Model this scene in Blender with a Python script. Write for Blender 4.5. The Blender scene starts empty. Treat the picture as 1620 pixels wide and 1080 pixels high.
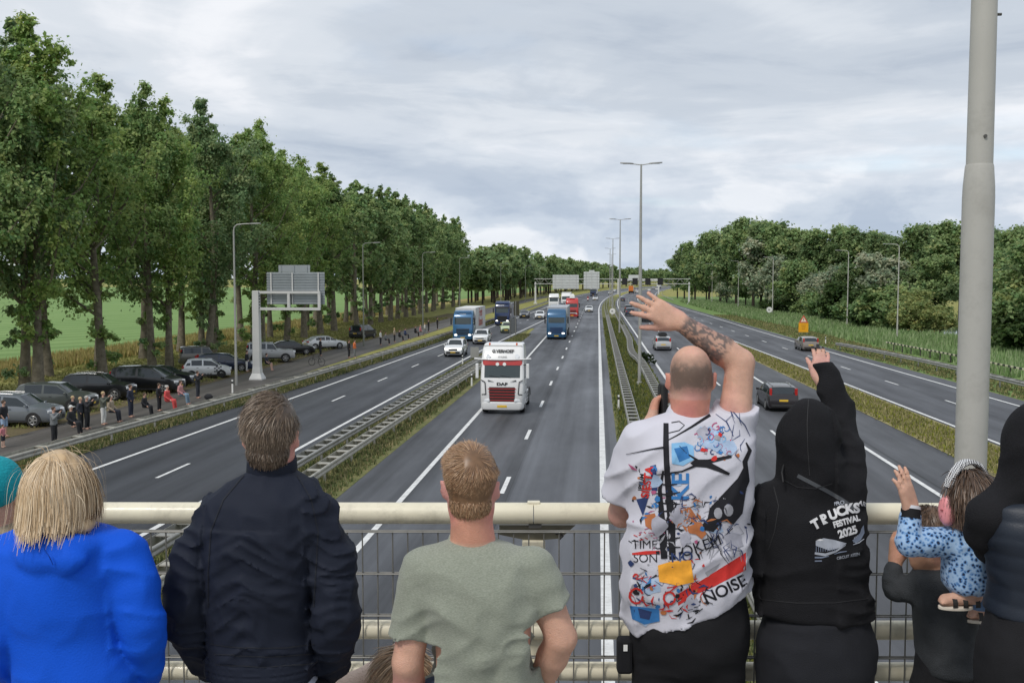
import bpy, bmesh, math, random
import numpy as np
from mathutils import Vector, Matrix, Quaternion
from mathutils.bvhtree import BVHTree
from math import sin, cos, tan, pi, radians, sqrt, atan2

SC = bpy.context.scene
COL = SC.collection

# ------------------------------------------------------------------ camera
CAM_H = 7.75
FPX = 1560.0
PITCH = math.atan(100 / FPX)
cam = bpy.data.cameras.new('camera')
cam.sensor_width = 36.0
cam.lens = 36.0 * FPX / 1620.0
cam.clip_start = 0.05
cam.clip_end = 20000
camo = bpy.data.objects.new('camera', cam)
camo.location = (0, 0, CAM_H)
camo.rotation_euler = (pi / 2 - PITCH, 0, 0)
COL.objects.link(camo)
SC.camera = camo

# ------------------------------------------------------------------ sky, sun, exposure
SUN_EL, SUN_AZ = radians(52), radians(215)      # azimuth clockwise from +Y
world = bpy.data.worlds.new('World')
SC.world = world
world.use_nodes = True


def build_sky():
    nt = world.node_tree
    N, L = nt.nodes, nt.links
    N.clear()
    out = N.new('ShaderNodeOutputWorld')
    bg = N.new('ShaderNodeBackground')
    bg.inputs['Strength'].default_value = 0.12
    L.new(bg.outputs[0], out.inputs[0])
    sky = N.new('ShaderNodeTexSky')
    sky.sky_type = 'NISHITA'
    sky.sun_disc = False
    sky.sun_elevation = SUN_EL
    sky.sun_rotation = SUN_AZ
    tc = N.new('ShaderNodeTexCoord')
    sep = N.new('ShaderNodeSeparateXYZ')
    L.new(tc.outputs['Generated'], sep.inputs[0])

    def math_(op, a, b=None, c=None, clamp=False):
        n = N.new('ShaderNodeMath')
        n.operation = op
        n.use_clamp = clamp
        for i, v in enumerate((a, b, c)):
            if v is None:
                continue
            if hasattr(v, 'is_linked'):
                L.new(v, n.inputs[i])
            else:
                n.inputs[i].default_value = v
        return n.outputs[0]
    # a flat cloud deck: direction / height
    zz = math_('ADD', math_('MAXIMUM', sep.outputs[2], 0.0), 0.10)
    u = math_('DIVIDE', sep.outputs[0], zz)
    v = math_('DIVIDE', sep.outputs[1], zz)
    comb = N.new('ShaderNodeCombineXYZ')
    L.new(u, comb.inputs[0])
    L.new(v, comb.inputs[1])

    def noise(scale, detail, rough, dist, vec, stretch=(1, 1, 1), off=(0, 0, 0)):
        mp = N.new('ShaderNodeMapping')
        mp.inputs['Scale'].default_value = stretch
        mp.inputs['Location'].default_value = off
        L.new(vec, mp.inputs[0])
        n = N.new('ShaderNodeTexNoise')
        n.inputs['Scale'].default_value = scale
        n.inputs['Detail'].default_value = detail
        n.inputs['Roughness'].default_value = rough
        n.inputs['Distortion'].default_value = dist
        L.new(mp.outputs[0], n.inputs[0])
        return n.outputs[0]

    def ramp(fac, stops):
        r = N.new('ShaderNodeValToRGB')
        cr = r.color_ramp
        cr.interpolation = 'EASE'
        while len(cr.elements) < len(stops):
            cr.elements.new(0.5)
        for e, (p, c) in zip(cr.elements, stops):
            e.position = p
            e.color = (*c, 1)
        L.new(fac, r.inputs[0])
        return r.outputs[0]

    def mix(fac, a, b):
        m = N.new('ShaderNodeMix')
        m.data_type = 'RGBA'
        m.clamp_result = False
        if hasattr(fac, 'is_linked'):
            L.new(fac, m.inputs[0])
        else:
            m.inputs[0].default_value = fac
        L.new(a, m.inputs[6])
        L.new(b, m.inputs[7])
        return m.outputs[2]
    # streaky deck
    n1 = noise(0.46, 7, 0.54, 0.9, comb.outputs[0], (1.0, 0.75, 1), (5.3, 1.7, 0))
    n2 = noise(1.9, 7, 0.6, 0.5, comb.outputs[0], (0.85, 1.0, 1), (0.4, 8.1, 0))
    f = math_('ADD', math_('MULTIPLY', n1, 0.72), math_('MULTIPLY', n2, 0.28))
    deck = ramp(f, [(0.37, (.43, .49, .58)), (0.46, (.54, .595, .67)), (0.53, (.65, .695, .755)), (0.62, (.82, .84, .88))])
    # low cumulus banks seen against the horizon
    dirv = N.new('ShaderNodeVectorMath')
    dirv.operation = 'NORMALIZE'
    L.new(tc.outputs['Generated'], dirv.inputs[0])
    n3 = noise(7.0, 8, 0.55, 0.25, dirv.outputs[0], (1, 1, 2.2), (1.3, 0, 0.6))
    cum = ramp(n3, [(0.38, (.42, .50, .62)), (0.50, (.57, .64, .735)), (0.60, (.82, .85, .90))])
    low = math_('SUBTRACT', 1.0, math_('DIVIDE', math_('SUBTRACT', sep.outputs[2], 0.045), 0.13), clamp=True)
    low = math_('MULTIPLY', math_('MINIMUM', math_('MAXIMUM', low, 0.0), 1.0), 0.85)
    cloud = mix(low, deck, cum)
    # thin places where the blue comes through
    n4 = noise(0.55, 4, 0.5, 0.2, comb.outputs[0], (1, 1, 1), (3.1, 4.4, 0))
    hole = ramp(n4, [(0.56, (0, 0, 0)), (0.72, (.55, .55, .55))])
    sc = N.new('ShaderNodeVectorMath')
    sc.operation = 'SCALE'
    sc.inputs['Scale'].default_value = 6.2
    L.new(cloud, sc.inputs[0])
    both = mix(hole, sc.outputs[0], sky.outputs[0])
    L.new(both, bg.inputs['Color'])


build_sky()
sun = bpy.data.lights.new('sun', 'SUN')
sun.energy = 1.5
sun.angle = radians(14)
sun.color = (1.0, 0.955, 0.89)
suno = bpy.data.objects.new('sun', sun)
_sd = Vector((sin(SUN_AZ) * cos(SUN_EL), cos(SUN_AZ) * cos(SUN_EL), sin(SUN_EL)))
suno.rotation_euler = _sd.to_track_quat('Z', 'Y').to_euler()
suno.location = (-40, -40, 60)
COL.objects.link(suno)
SC.view_settings.view_transform = 'Standard'
SC.view_settings.look = 'None'
SC.view_settings.exposure = 0.56
SC.view_settings.gamma = 1.0
SC.view_settings.use_curve_mapping = False
SC.cycles.max_bounces = 6
SC.cycles.transparent_max_bounces = 6
SC.cycles.caustics_reflective = False
SC.cycles.caustics_refractive = False


# ------------------------------------------------------------------ measuring: line of sight from the viewpoint
def sight(u, v):
    x, y = (u - 810) / FPX, -(v - 540) / FPX
    return Vector((x, cos(PITCH) + y * sin(PITCH), -sin(PITCH) + y * cos(PITCH)))


def at(u, v, d):
    r = sight(u, v)
    return Vector((0, 0, CAM_H)) + r * (d / r.y)


# ------------------------------------------------------------------ motorway alignment
RA = math.atan(136 / (FPX / cos(PITCH)))
RD, RN = Vector((sin(RA), cos(RA), 0)), Vector((cos(RA), -sin(RA), 0))


def bend(s):
    if s <= 230:
        return 0.0
    if s <= 1000:
        return 1.3e-4 * (s - 230) ** 2
    return 1.3e-4 * 770 ** 2 + 2 * 1.3e-4 * 770 * (s - 1000)


def bend_angle(s):
    return math.atan(2 * 1.3e-4 * (min(max(s, 230), 1000) - 230))


def P(s, t, z=0.0):
    # lateral offsets follow the local normal of the bending axis
    a = bend_angle(s)
    q = RD * (s - t * sin(a)) + RN * (bend(s) + t * cos(a))
    return Vector((q.x, q.y, z))


def heading(s, extra=0.0):
    """world z-rotation of something whose local +Y runs along the road away from the viewpoint"""
    return -(RA + bend_angle(s) + extra)


class Tab:
    """smooth lateral position against distance"""

    def __init__(self, pts):
        self.s = np.array([p[0] for p in pts], float)
        self.t = np.array([p[1] for p in pts], float)
        h = np.diff(self.s)
        dl = np.diff(self.t) / h
        m = np.zeros(len(self.s))
        m[0], m[-1] = dl[0], dl[-1]
        for i in range(1, len(m) - 1):
            if dl[i - 1] * dl[i] > 0:
                w1, w2 = 2 * h[i] + h[i - 1], h[i] + 2 * h[i - 1]
                m[i] = (w1 + w2) / (w1 / dl[i - 1] + w2 / dl[i])
        self.m = m

    def __call__(self, x):
        if x <= self.s[0]:
            return float(self.t[0] + self.m[0] * (x - self.s[0]))
        if x >= self.s[-1]:
            return float(self.t[-1])
        i = int(np.searchsorted(self.s, x) - 1)
        h = self.s[i + 1] - self.s[i]
        q = (x - self.s[i]) / h
        return float((2 * q**3 - 3 * q**2 + 1) * self.t[i] + (q**3 - 2 * q**2 + q) * h * self.m[i]
                     + (-2 * q**3 + 3 * q**2) * self.t[i + 1] + (q**3 - q**2) * h * self.m[i + 1])

    def __add__(self, k):
        return Tab([(a, b + k) for a, b in zip(self.s, self.t)])


def const(v):
    return lambda s: v


# ------------------------------------------------------------------ tags
def tag(o, label=None, cat=None, group=None, kind=None):
    if label:
        o['label'] = label
    if cat:
        o['category'] = cat
    if group:
        o['group'] = group
    if kind:
        o['kind'] = kind
    return o


def empty(name, loc=(0, 0, 0), rz=0.0, label=None, cat=None, group=None):
    o = bpy.data.objects.new(name, None)
    o.location = loc
    o.rotation_euler = (0, 0, rz)
    o.empty_display_size = 0.3
    COL.objects.link(o)
    return tag(o, label, cat, group)


def link(name, me, parent=None, loc=None, rz=None):
    o = bpy.data.objects.new(name, me)
    COL.objects.link(o)
    if parent is not None:
        o.parent = parent
    if loc is not None:
        o.location = loc
    if rz is not None:
        o.rotation_euler = (0, 0, rz)
    return o


def copy_tree(o, parent=None):
    c = o.copy()
    COL.objects.link(c)
    c.parent = parent
    for ch in o.children:
        copy_tree(ch, c)
    return c


# ------------------------------------------------------------------ materials
MATS = {}


def mat(name, col, rough=0.6, metal=0.0, var=0.0, vscale=5.0, bump=0.0, bscale=40.0, spec=0.5, emit=0.0, coat=0.0, trans=0.0, sheen=0.0, dirt=0.0, dscale=1.5):
    if name in MATS:
        return MATS[name]
    m = bpy.data.materials.new(name)
    m.use_nodes = True
    nt = m.node_tree
    N, L = nt.nodes, nt.links
    b = N['Principled BSDF']
    b.inputs['Base Color'].default_value = (*col, 1)
    b.inputs['Roughness'].default_value = rough
    b.inputs['Metallic'].default_value = metal
    b.inputs['Specular IOR Level'].default_value = spec
    if coat:
        b.inputs['Coat Weight'].default_value = coat
        b.inputs['Coat Roughness'].default_value = 0.06
    if trans:
        b.inputs['Transmission Weight'].default_value = trans
    if sheen:
        b.inputs['Sheen Weight'].default_value = sheen
    if emit:
        b.inputs['Emission Color'].default_value = (*col, 1)
        b.inputs['Emission Strength'].default_value = emit
    tc = N.new('ShaderNodeTexCoord')
    last = None
    if var:
        n = N.new('ShaderNodeTexNoise')
        n.inputs['Scale'].default_value = vscale
        n.inputs['Detail'].default_value = 6
        n.inputs['Roughness'].default_value = 0.6
        L.new(tc.outputs['Object'], n.inputs[0])
        r = N.new('ShaderNodeValToRGB')
        r.color_ramp.elements[0].position = 0.3
        r.color_ramp.elements[1].position = 0.7
        r.color_ramp.elements[0].color = (*[c * (1 - var) for c in col], 1)
        r.color_ramp.elements[1].color = (*[min(1, c * (1 + var)) for c in col], 1)
        L.new(n.outputs[0], r.inputs[0])
        last = r.outputs[0]
    if dirt:
        n = N.new('ShaderNodeTexNoise')
        n.inputs['Scale'].default_value = dscale
        n.inputs['Detail'].default_value = 9
        n.inputs['Roughness'].default_value = 0.72
        L.new(tc.outputs['Object'], n.inputs[0])
        r = N.new('ShaderNodeValToRGB')
        r.color_ramp.elements[0].position = 0.5
        r.color_ramp.elements[1].position = 0.78
        L.new(n.outputs[0], r.inputs[0])
        mu = N.new('ShaderNodeMath')
        mu.operation = 'MULTIPLY'
        mu.inputs[1].default_value = dirt
        L.new(r.outputs[0], mu.inputs[0])
        mx = N.new('ShaderNodeMix')
        mx.data_type = 'RGBA'
        L.new(mu.outputs[0], mx.inputs[0])
        if last is not None:
            L.new(last, mx.inputs[6])
        else:
            mx.inputs[6].default_value = (*col, 1)
        mx.inputs[7].default_value = (.085, .07, .05, 1)
        last = mx.outputs[2]
    if last is not None:
        L.new(last, b.inputs['Base Color'])
    if bump:
        n = N.new('ShaderNodeTexNoise')
        n.inputs['Scale'].default_value = bscale
        n.inputs['Detail'].default_value = 5
        L.new(tc.outputs['Object'], n.inputs[0])
        bp = N.new('ShaderNodeBump')
        bp.inputs['Strength'].default_value = bump
        bp.inputs['Distance'].default_value = 0.02
        L.new(n.outputs[0], bp.inputs['Height'])
        L.new(bp.outputs[0], b.inputs['Normal'])
    MATS[name] = m
    return m


def mat_attr(name, rough=0.7, spec=0.4, translucent=0.0, bump=0.0, bscale=60.0, sss=0.0, aniso=False):
    """colour from the mesh's own colour attribute 'col' (leaf, hair or skin tone varying over one thing)"""
    if name in MATS:
        return MATS[name]
    m = bpy.data.materials.new(name)
    m.use_nodes = True
    nt = m.node_tree
    N, L = nt.nodes, nt.links
    b = N['Principled BSDF']
    a = N.new('ShaderNodeAttribute')
    a.attribute_name = 'col'
    L.new(a.outputs['Color'], b.inputs['Base Color'])
    b.inputs['Roughness'].default_value = rough
    b.inputs['Specular IOR Level'].default_value = spec
    if sss:
        b.inputs['Subsurface Weight'].default_value = sss
        b.inputs['Subsurface Radius'].default_value = (0.010, 0.004, 0.002)
        b.inputs['Subsurface Scale'].default_value = 1.0
    if bump:
        tc = N.new('ShaderNodeTexCoord')
        n = N.new('ShaderNodeTexNoise')
        n.inputs['Scale'].default_value = bscale
        n.inputs['Detail'].default_value = 5
        L.new(tc.outputs['Object'], n.inputs[0])
        bp = N.new('ShaderNodeBump')
        bp.inputs['Strength'].default_value = bump
        bp.inputs['Distance'].default_value = 0.01
        L.new(n.outputs[0], bp.inputs['Height'])
        L.new(bp.outputs[0], b.inputs['Normal'])
    if translucent:
        t = N.new('ShaderNodeBsdfTranslucent')
        L.new(a.outputs['Color'], t.inputs['Color'])
        mx = N.new('ShaderNodeMixShader')
        mx.inputs[0].default_value = translucent
        L.new(b.outputs[0], mx.inputs[1])
        L.new(t.outputs[0], mx.inputs[2])
        L.new(mx.outputs[0], N['Material Output'].inputs[0])
    MATS[name] = m
    return m


# ------------------------------------------------------------------ mesh building
def np_mesh(name, V, F, m=None, smooth=False, col=None, sharp=None):
    """V (n,3) array, F (m,k) int array of equal-sized faces"""
    V = np.asarray(V, dtype=np.float32)
    F = np.asarray(F, dtype=np.int32)
    me = bpy.data.meshes.new(name)
    k = F.shape[1]
    me.vertices.add(len(V))
    me.vertices.foreach_set('co', V.ravel())
    me.loops.add(F.size)
    me.loops.foreach_set('vertex_index', F.ravel())
    me.polygons.add(len(F))
    me.polygons.foreach_set('loop_start', np.arange(0, F.size, k, dtype=np.int32))
    me.polygons.foreach_set('loop_total', np.full(len(F), k, dtype=np.int32))
    if smooth:
        me.polygons.foreach_set('use_smooth', np.ones(len(F), dtype=bool))
    me.update(calc_edges=True)
    if col is not None:
        a = me.color_attributes.new('col', 'FLOAT_COLOR', 'POINT')
        c = np.ones((len(V), 4), dtype=np.float32)
        c[:, :3] = col
        a.data.foreach_set('color', c.ravel())
    if m is not None:
        me.materials.append(m)
    if sharp is not None:
        me.set_sharp_from_angle(angle=sharp)
    return me


class MB:
    """collects shapes for ONE mesh"""

    def __init__(self):
        self.v, self.f = [], []

    def add(self, vs, fs):
        o = len(self.v)
        self.v += [tuple(p) for p in vs]
        self.f += [tuple(i + o for i in q) for q in fs]
        return self

    def box(self, c, d, M=None, taper=(1, 1)):
        x, y, z = d[0] / 2, d[1] / 2, d[2] / 2
        vs = []
        for sz in (-1, 1):
            k = (1, 1) if sz < 0 else taper
            for sx, sy in ((-1, -1), (1, -1), (1, 1), (-1, 1)):
                p = Vector((sx * x * k[0], sy * y * k[1], sz * z))
                if M is not None:
                    p = M @ p
                vs.append(p + Vector(c))
        return self.add(vs, [(0, 3, 2, 1), (4, 5, 6, 7), (0, 1, 5, 4), (1, 2, 6, 5), (2, 3, 7, 6), (3, 0, 4, 7)])

    def bar(self, a, b, w, h=None, up=(0, 0, 1)):
        a, b = Vector(a), Vector(b)
        h = h or w
        d = (b - a).normalized()
        s = d.cross(Vector(up))
        if s.length < 1e-4:
            s = d.cross(Vector((1, 0, 0)))
        s.normalize()
        t = s.cross(d)
        vs = []
        for p in (a, b):
            for i, j in ((-1, -1), (1, -1), (1, 1), (-1, 1)):
                vs.append(p + s * (i * w / 2) + t * (j * h / 2))
        return self.add(vs, [(3, 2, 1, 0), (4, 5, 6, 7), (0, 1, 5, 4), (1, 2, 6, 5), (2, 3, 7, 6), (3, 0, 4, 7)])

    def tube(self, pts, rad, n=10, cap=True):
        pts = [Vector(p) for p in pts]
        if not hasattr(rad, '__len__'):
            rad = [rad] * len(pts)
        rings = []
        ref = None
        for i, p in enumerate(pts):
            d = (pts[min(i + 1, len(pts) - 1)] - pts[max(i - 1, 0)]).normalized()
            if ref is None:
                ref = Vector((0, 0, 1)) if abs(d.z) < 0.9 else Vector((1, 0, 0))
            s = d.cross(ref).normalized()
            ref = s.cross(d)
            rings.append([p + (s * cos(2 * pi * k / n) + ref * sin(2 * pi * k / n)) * rad[i] for k in range(n)])
        vs = [q for r in rings for q in r]
        fs = []
        for i in range(len(pts) - 1):
            for k in range(n):
                a, b = i * n + k, i * n + (k + 1) % n
                fs.append((a, b, b + n, a + n))
        if cap:
            fs.append(tuple(range(n - 1, -1, -1)))
            fs.append(tuple(range((len(pts) - 1) * n, len(pts) * n)))
        return self.add(vs, fs)

    def disc(self, c, r, axis, n=20, th=0.02):
        a = Vector(axis).normalized() * th / 2
        return self.tube([Vector(c) - a, Vector(c) + a], r, n)

    def loft(self, rings, closed=True, caps=True):
        n = len(rings[0])
        vs = [q for r in rings for q in r]
        fs = []
        for i in range(len(rings) - 1):
            for k in range(n if closed else n - 1):
                a, b = i * n + k, i * n + (k + 1) % n
                fs.append((a, b, b + n, a + n))
        if caps and closed:
            fs.append(tuple(range(n - 1, -1, -1)))
            fs.append(tuple(range((len(rings) - 1) * n, len(rings) * n)))
        return self.add(vs, fs)

    def prism(self, poly, z0, z1, plane='xy'):
        """extrude a 2-D outline"""
        def w(p, h):
            if plane == 'xy':
                return (p[0], p[1], h)
            if plane == 'xz':
                return (p[0], h, p[1])
            return (h, p[0], p[1])
        n = len(poly)
        vs = [w(p, z0) for p in poly] + [w(p, z1) for p in poly]
        fs = [(k, (k + 1) % n, (k + 1) % n + n, k + n) for k in range(n)]
        fs += [tuple(range(n - 1, -1, -1)), tuple(range(n, 2 * n))]
        return self.add(vs, fs)

    def mesh(self, name, m=None, smooth=None, bevel=0.0, fix=True):
        me = bpy.data.meshes.new(name)
        me.from_pydata(self.v, [], self.f)
        if fix or bevel:
            bm = bmesh.new()
            bm.from_mesh(me)
            if bevel:
                bmesh.ops.bevel(bm, geom=[e for e in bm.edges if len(e.link_faces) == 2 and e.calc_face_angle(0) > 0.6], offset=bevel, segments=2, profile=0.5, affect='EDGES', clamp_overlap=True)
            bmesh.ops.recalc_face_normals(bm, faces=bm.faces)
            bm.to_mesh(me)
            bm.free()
        if m is not None:
            me.materials.append(m)
        if smooth is not None:
            me.polygons.foreach_set('use_smooth', np.ones(len(me.polygons), dtype=bool))
            me.set_sharp_from_angle(angle=radians(smooth))
        return me

    def build(self, name, m=None, parent=None, smooth=None, bevel=0.0, loc=None, rz=None):
        return link(name, self.mesh(name, m, smooth, bevel), parent, loc, rz)


def text_mesh(body, size=1.0, bold=0.0, shear=0.0, align='CENTER'):
    cu = bpy.data.curves.new('lettering', 'FONT')
    cu.body = body
    cu.size = size
    cu.align_x = align
    cu.align_y = 'CENTER'
    cu.offset = bold
    cu.shear = shear
    ob = bpy.data.objects.new('lettering', cu)
    COL.objects.link(ob)
    dg = bpy.context.evaluated_depsgraph_get()
    me = bpy.data.meshes.new_from_object(ob.evaluated_get(dg))
    bpy.data.objects.remove(ob)
    bpy.data.curves.remove(cu)
    return me


def text_on(name, body, size, m, parent, M, bold=0.0, shear=0.0):
    """flat lettering placed by matrix M (text lies in its local xy, facing +z)"""
    me = text_mesh(body, size, bold, shear)
    me.transform(M)
    me.materials.clear()
    me.materials.append(m)
    return link(name, me, parent)


def strip(name, tl, tr, s0, s1, z, m, step=6.0, nt=1, parent=None, smooth=True):
    """ribbon of ground between two lateral tables; UV = (t, s) in metres"""
    ss = np.unique(np.concatenate([np.arange(s0, min(s1, 260), step), np.arange(max(s0, 260), s1, max(step, 10)), [s1]]))
    vs, uv = [], []
    for s in ss:
        a, b = tl(s), tr(s)
        for k in range(nt + 1):
            t = a + (b - a) * k / nt
            vs.append(P(s, t, z if not callable(z) else z(s, t)))
            uv.append((t, s))
    fs = []
    w = nt + 1
    for i in range(len(ss) - 1):
        for k in range(nt):
            a = i * w + k
            fs.append((a, a + 1, a + 1 + w, a + w))
    me = np_mesh(name, np.array(vs), np.array(fs), m, smooth)
    u = me.uv_layers.new(name='road')
    li = np.array([l for f in fs for l in f])
    u.data.foreach_set('uv', np.array(uv, dtype=np.float32)[li].ravel())
    return link(name, me, parent)
# ================================================================== GROUND, ROADS, MARKINGS
def asphalt(name, base, track=0.16, lane0=0.0, lanew=3.45, seams=(), split=None, seed=0.0):
    m = bpy.data.materials.new(name)
    m.use_nodes = True
    nt = m.node_tree
    N, L = nt.nodes, nt.links
    b = N['Principled BSDF']
    b.inputs['Roughness'].default_value = 0.72
    b.inputs['Specular IOR Level'].default_value = 0.35
    uv = N.new('ShaderNodeUVMap')
    uv.uv_map = 'road'
    sep = N.new('ShaderNodeSeparateXYZ')
    L.new(uv.outputs[0], sep.inputs[0])

    def M(op, a, bb=None, clamp=False):
        n = N.new('ShaderNodeMath')
        n.operation = op
        n.use_clamp = clamp
        for i, v in enumerate((a, bb)):
            if v is None:
                continue
            if hasattr(v, 'is_linked'):
                L.new(v, n.inputs[i])
            else:
                n.inputs[i].default_value = v
        return n.outputs[0]

    def noise(scale, st, detail=5, rough=0.6):
        mp = N.new('ShaderNodeMapping')
        mp.inputs['Scale'].default_value = st
        mp.inputs['Location'].default_value = (seed, seed * 2.3, 0)
        L.new(uv.outputs[0], mp.inputs[0])
        n = N.new('ShaderNodeTexNoise')
        n.inputs['Scale'].default_value = scale
        n.inputs['Detail'].default_value = detail
        n.inputs['Roughness'].default_value = rough
        L.new(mp.outputs[0], n.inputs[0])
        return n.outputs[0]
    # worn wheel tracks, two to a lane, streaked along the road
    wv = M('COSINE', M('MULTIPLY', M('SUBTRACT', sep.outputs[0], lane0), 4 * pi / lanew))
    streak = noise(1.0, (2.2, 0.035, 1), 4)
    patch = noise(1.0, (0.25, 0.05, 1), 5)
    grain = noise(34.0, (1, 1, 1), 4, 0.8)
    v = M('MULTIPLY', wv, -track * 0.55)
    v = M('ADD', v, M('MULTIPLY', M('SUBTRACT', streak, 0.5), track * 4.2))
    v = M('ADD', v, M('MULTIPLY', M('SUBTRACT', patch, 0.5), track * 3.6))
    v = M('ADD', v, M('MULTIPLY', M('SUBTRACT', grain, 0.5), 0.55))
    if split is not None:      # a newer, darker lane laid beside an older one
        side = M('GREATER_THAN', sep.outputs[0], split[0])
        v = M('ADD', v, M('MULTIPLY', side, split[1]))
    for sm in seams:
        e = M('LESS_THAN', M('ABSOLUTE', M('SUBTRACT', M('ADD', sep.outputs[0], M('MULTIPLY', M('SUBTRACT', streak, .5), .15)), sm)), 0.07)
        v = M('ADD', v, M('MULTIPLY', e, -0.4))
    v = M('ADD', v, 1.0)
    v = M('MAXIMUM', v, 0.25)
    c = N.new('ShaderNodeVectorMath')
    c.operation = 'SCALE'
    c.inputs[0].default_value = base
    L.new(v, c.inputs['Scale'])
    L.new(c.outputs[0], b.inputs['Base Color'])
    L.new(M('SUBTRACT', .95, M('MULTIPLY', patch, .75)), b.inputs['Roughness'])
    bp = N.new('ShaderNodeBump')
    bp.inputs['Strength'].default_value = 0.25
    bp.inputs['Distance'].default_value = 0.01
    L.new(grain, bp.inputs['Height'])
    L.new(bp.outputs[0], b.inputs['Normal'])
    return m


def grassmat(name, cols, scale=0.5, fine=9.0, rows=None, bump=0.6):
    m = bpy.data.materials.new(name)
    m.use_nodes = True
    nt = m.node_tree
    N, L = nt.nodes, nt.links
    b = N['Principled BSDF']
    b.inputs['Roughness'].default_value = 0.9
    b.inputs['Specular IOR Level'].default_value = 0.15
    tc = N.new('ShaderNodeTexCoord')
    n = N.new('ShaderNodeTexNoise')
    n.inputs['Scale'].default_value = scale
    n.inputs['Detail'].default_value = 9
    n.inputs['Roughness'].default_value = 0.7
    L.new(tc.outputs['Object'], n.inputs[0])
    n2 = N.new('ShaderNodeTexNoise')
    n2.inputs['Scale'].default_value = fine
    n2.inputs['Detail'].default_value = 5
    n2.inputs['Roughness'].default_value = 0.75
    L.new(tc.outputs['Object'], n2.inputs[0])
    ad = N.new('ShaderNodeMath')
    ad.operation = 'MULTIPLY_ADD'
    ad.inputs[1].default_value = 0.45
    L.new(n2.outputs[0], ad.inputs[0])
    sc = N.new('ShaderNodeMath')
    sc.operation = 'MULTIPLY'
    sc.inputs[1].default_value = 0.55
    L.new(n.outputs[0], sc.inputs[0])
    L.new(sc.outputs[0], ad.inputs[2])
    r = N.new('ShaderNodeValToRGB')
    cr = r.color_ramp
    while len(cr.elements) < len(cols):
        cr.elements.new(0.5)
    for i, (e, c) in enumerate(zip(cr.elements, cols)):
        e.position = 0.34 + 0.32 * i / (len(cols) - 1)
        e.color = (*c, 1)
    L.new(ad.outputs[0], r.inputs[0])
    last = r.outputs[0]
    if rows:
        mp = N.new('ShaderNodeMapping')
        mp.inputs['Rotation'].default_value = (0, 0, rows[0])
        L.new(tc.outputs['Object'], mp.inputs[0])
        w = N.new('ShaderNodeTexWave')
        w.inputs['Scale'].default_value = rows[1]
        w.inputs['Distortion'].default_value = 1.5
        w.inputs['Detail'].default_value = 3
        L.new(mp.outputs[0], w.inputs[0])
        mx = N.new('ShaderNodeMix')
        mx.data_type = 'RGBA'
        mx.blend_type = 'MULTIPLY'
        ml = N.new('ShaderNodeMath')
        ml.operation = 'MULTIPLY'
        ml.inputs[1].default_value = rows[2]
        L.new(w.outputs[1], ml.inputs[0])
        L.new(ml.outputs[0], mx.inputs[0])
        L.new(last, mx.inputs[6])
        mx.inputs[7].default_value = (.55, .62, .5, 1)
        last = mx.outputs[2]
    L.new(last, b.inputs['Base Color'])
    bp = N.new('ShaderNodeBump')
    bp.inputs['Strength'].default_value = bump
    bp.inputs['Distance'].default_value = 0.08
    L.new(n2.outputs[0], bp.inputs['Height'])
    L.new(bp.outputs[0], b.inputs['Normal'])
    return m


M_VERGE = grassmat('verge_grass', [(.14, .15, .045), (.25, .245, .075), (.37, .335, .13)], 0.35, 6.0)
M_MED = grassmat('median_grass', [(0.064, 0.064, 0.032), (0.113, 0.132, 0.049), (0.189, 0.180, 0.078), (0.247, 0.204, 0.120)], 0.8, 10.0)
M_MEDR = grassmat('median_dry_grass', [(0.087, 0.078, 0.041), (0.200, 0.186, 0.081), (0.332, 0.292, 0.141), (0.389, 0.316, 0.189)], 0.7, 9.0)
M_FIELD = grassmat('crop_field', [(.15, .245, .08), (.19, .295, .10), (.235, .335, .125)], 0.06, 3.0, rows=(0.62, 0.055, 0.55), bump=.3)
M_STRAW = grassmat('straw_grass', [(.21, .17, .07), (.34, .28, .11), (.44, .37, .16)], 0.5, 5.0)
M_BANK = grassmat('bank_grass', [(0.088, 0.141, 0.046), (0.149, 0.232, 0.073), (0.224, 0.300, 0.117)], 0.3, 5.0)
M_DIRT = grassmat('dirt_verge', [(.07, .055, .035), (.13, .105, .06), (.15, .14, .05)], 0.6, 5.0)

A_R = Tab([(0, -13.75), (30, -13.65), (45, -13.5), (60, -13.25), (103, -12.45), (180, -9.95), (270, -6.9), (330, -6.9)])
A_L = Tab([(0, -21.4), (20, -20.95), (38, -20.36), (53, -19.9), (114, -18.1), (180, -16.1), (270, -13.75), (330, -13.75)])
A_D = Tab([(0, -17.3), (38, -17.0), (60, -16.65), (71, -16.45), (114, -15.25), (180, -13.0), (270, -10.3), (330, -10.3)])
RAIL_L = Tab([(0, -25.2), (20, -24.3), (36, -23.35), (42, -23.0), (69, -21.3), (120, -19.6), (180, -18.0), (270, -16.2), (330, -16.0)])
B_L, B_D, B_R = const(-6.82), const(-3.41), const(0.24)
C_L, C_D, C_R = const(5.28), const(8.82), const(12.2)
D_L = Tab([(0, 19.9), (56, 18.55), (85, 17.85), (115, 16.95), (200, 14.9), (300, 13.0), (380, 12.4)])
D_R = Tab([(0, 26.9), (62, 25.46), (103, 24.35), (120, 23.95), (245, 21.9), (320, 20.3), (380, 19.4)])
D_D = Tab([(0, 23.4), (74, 21.75), (84, 21.4), (120, 20.4), (245, 17.9), (320, 16.4), (380, 15.9)])
FAR = 1500.0

# one sheet to the horizon
g = MB()
g.add([(-6000, -400, 0), (6000, -400, 0), (6000, 9000, 0), (-6000, 9000, 0)], [(0, 1, 2, 3)])
ground = tag(g.build('ground', M_VERGE), kind='structure')

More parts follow.
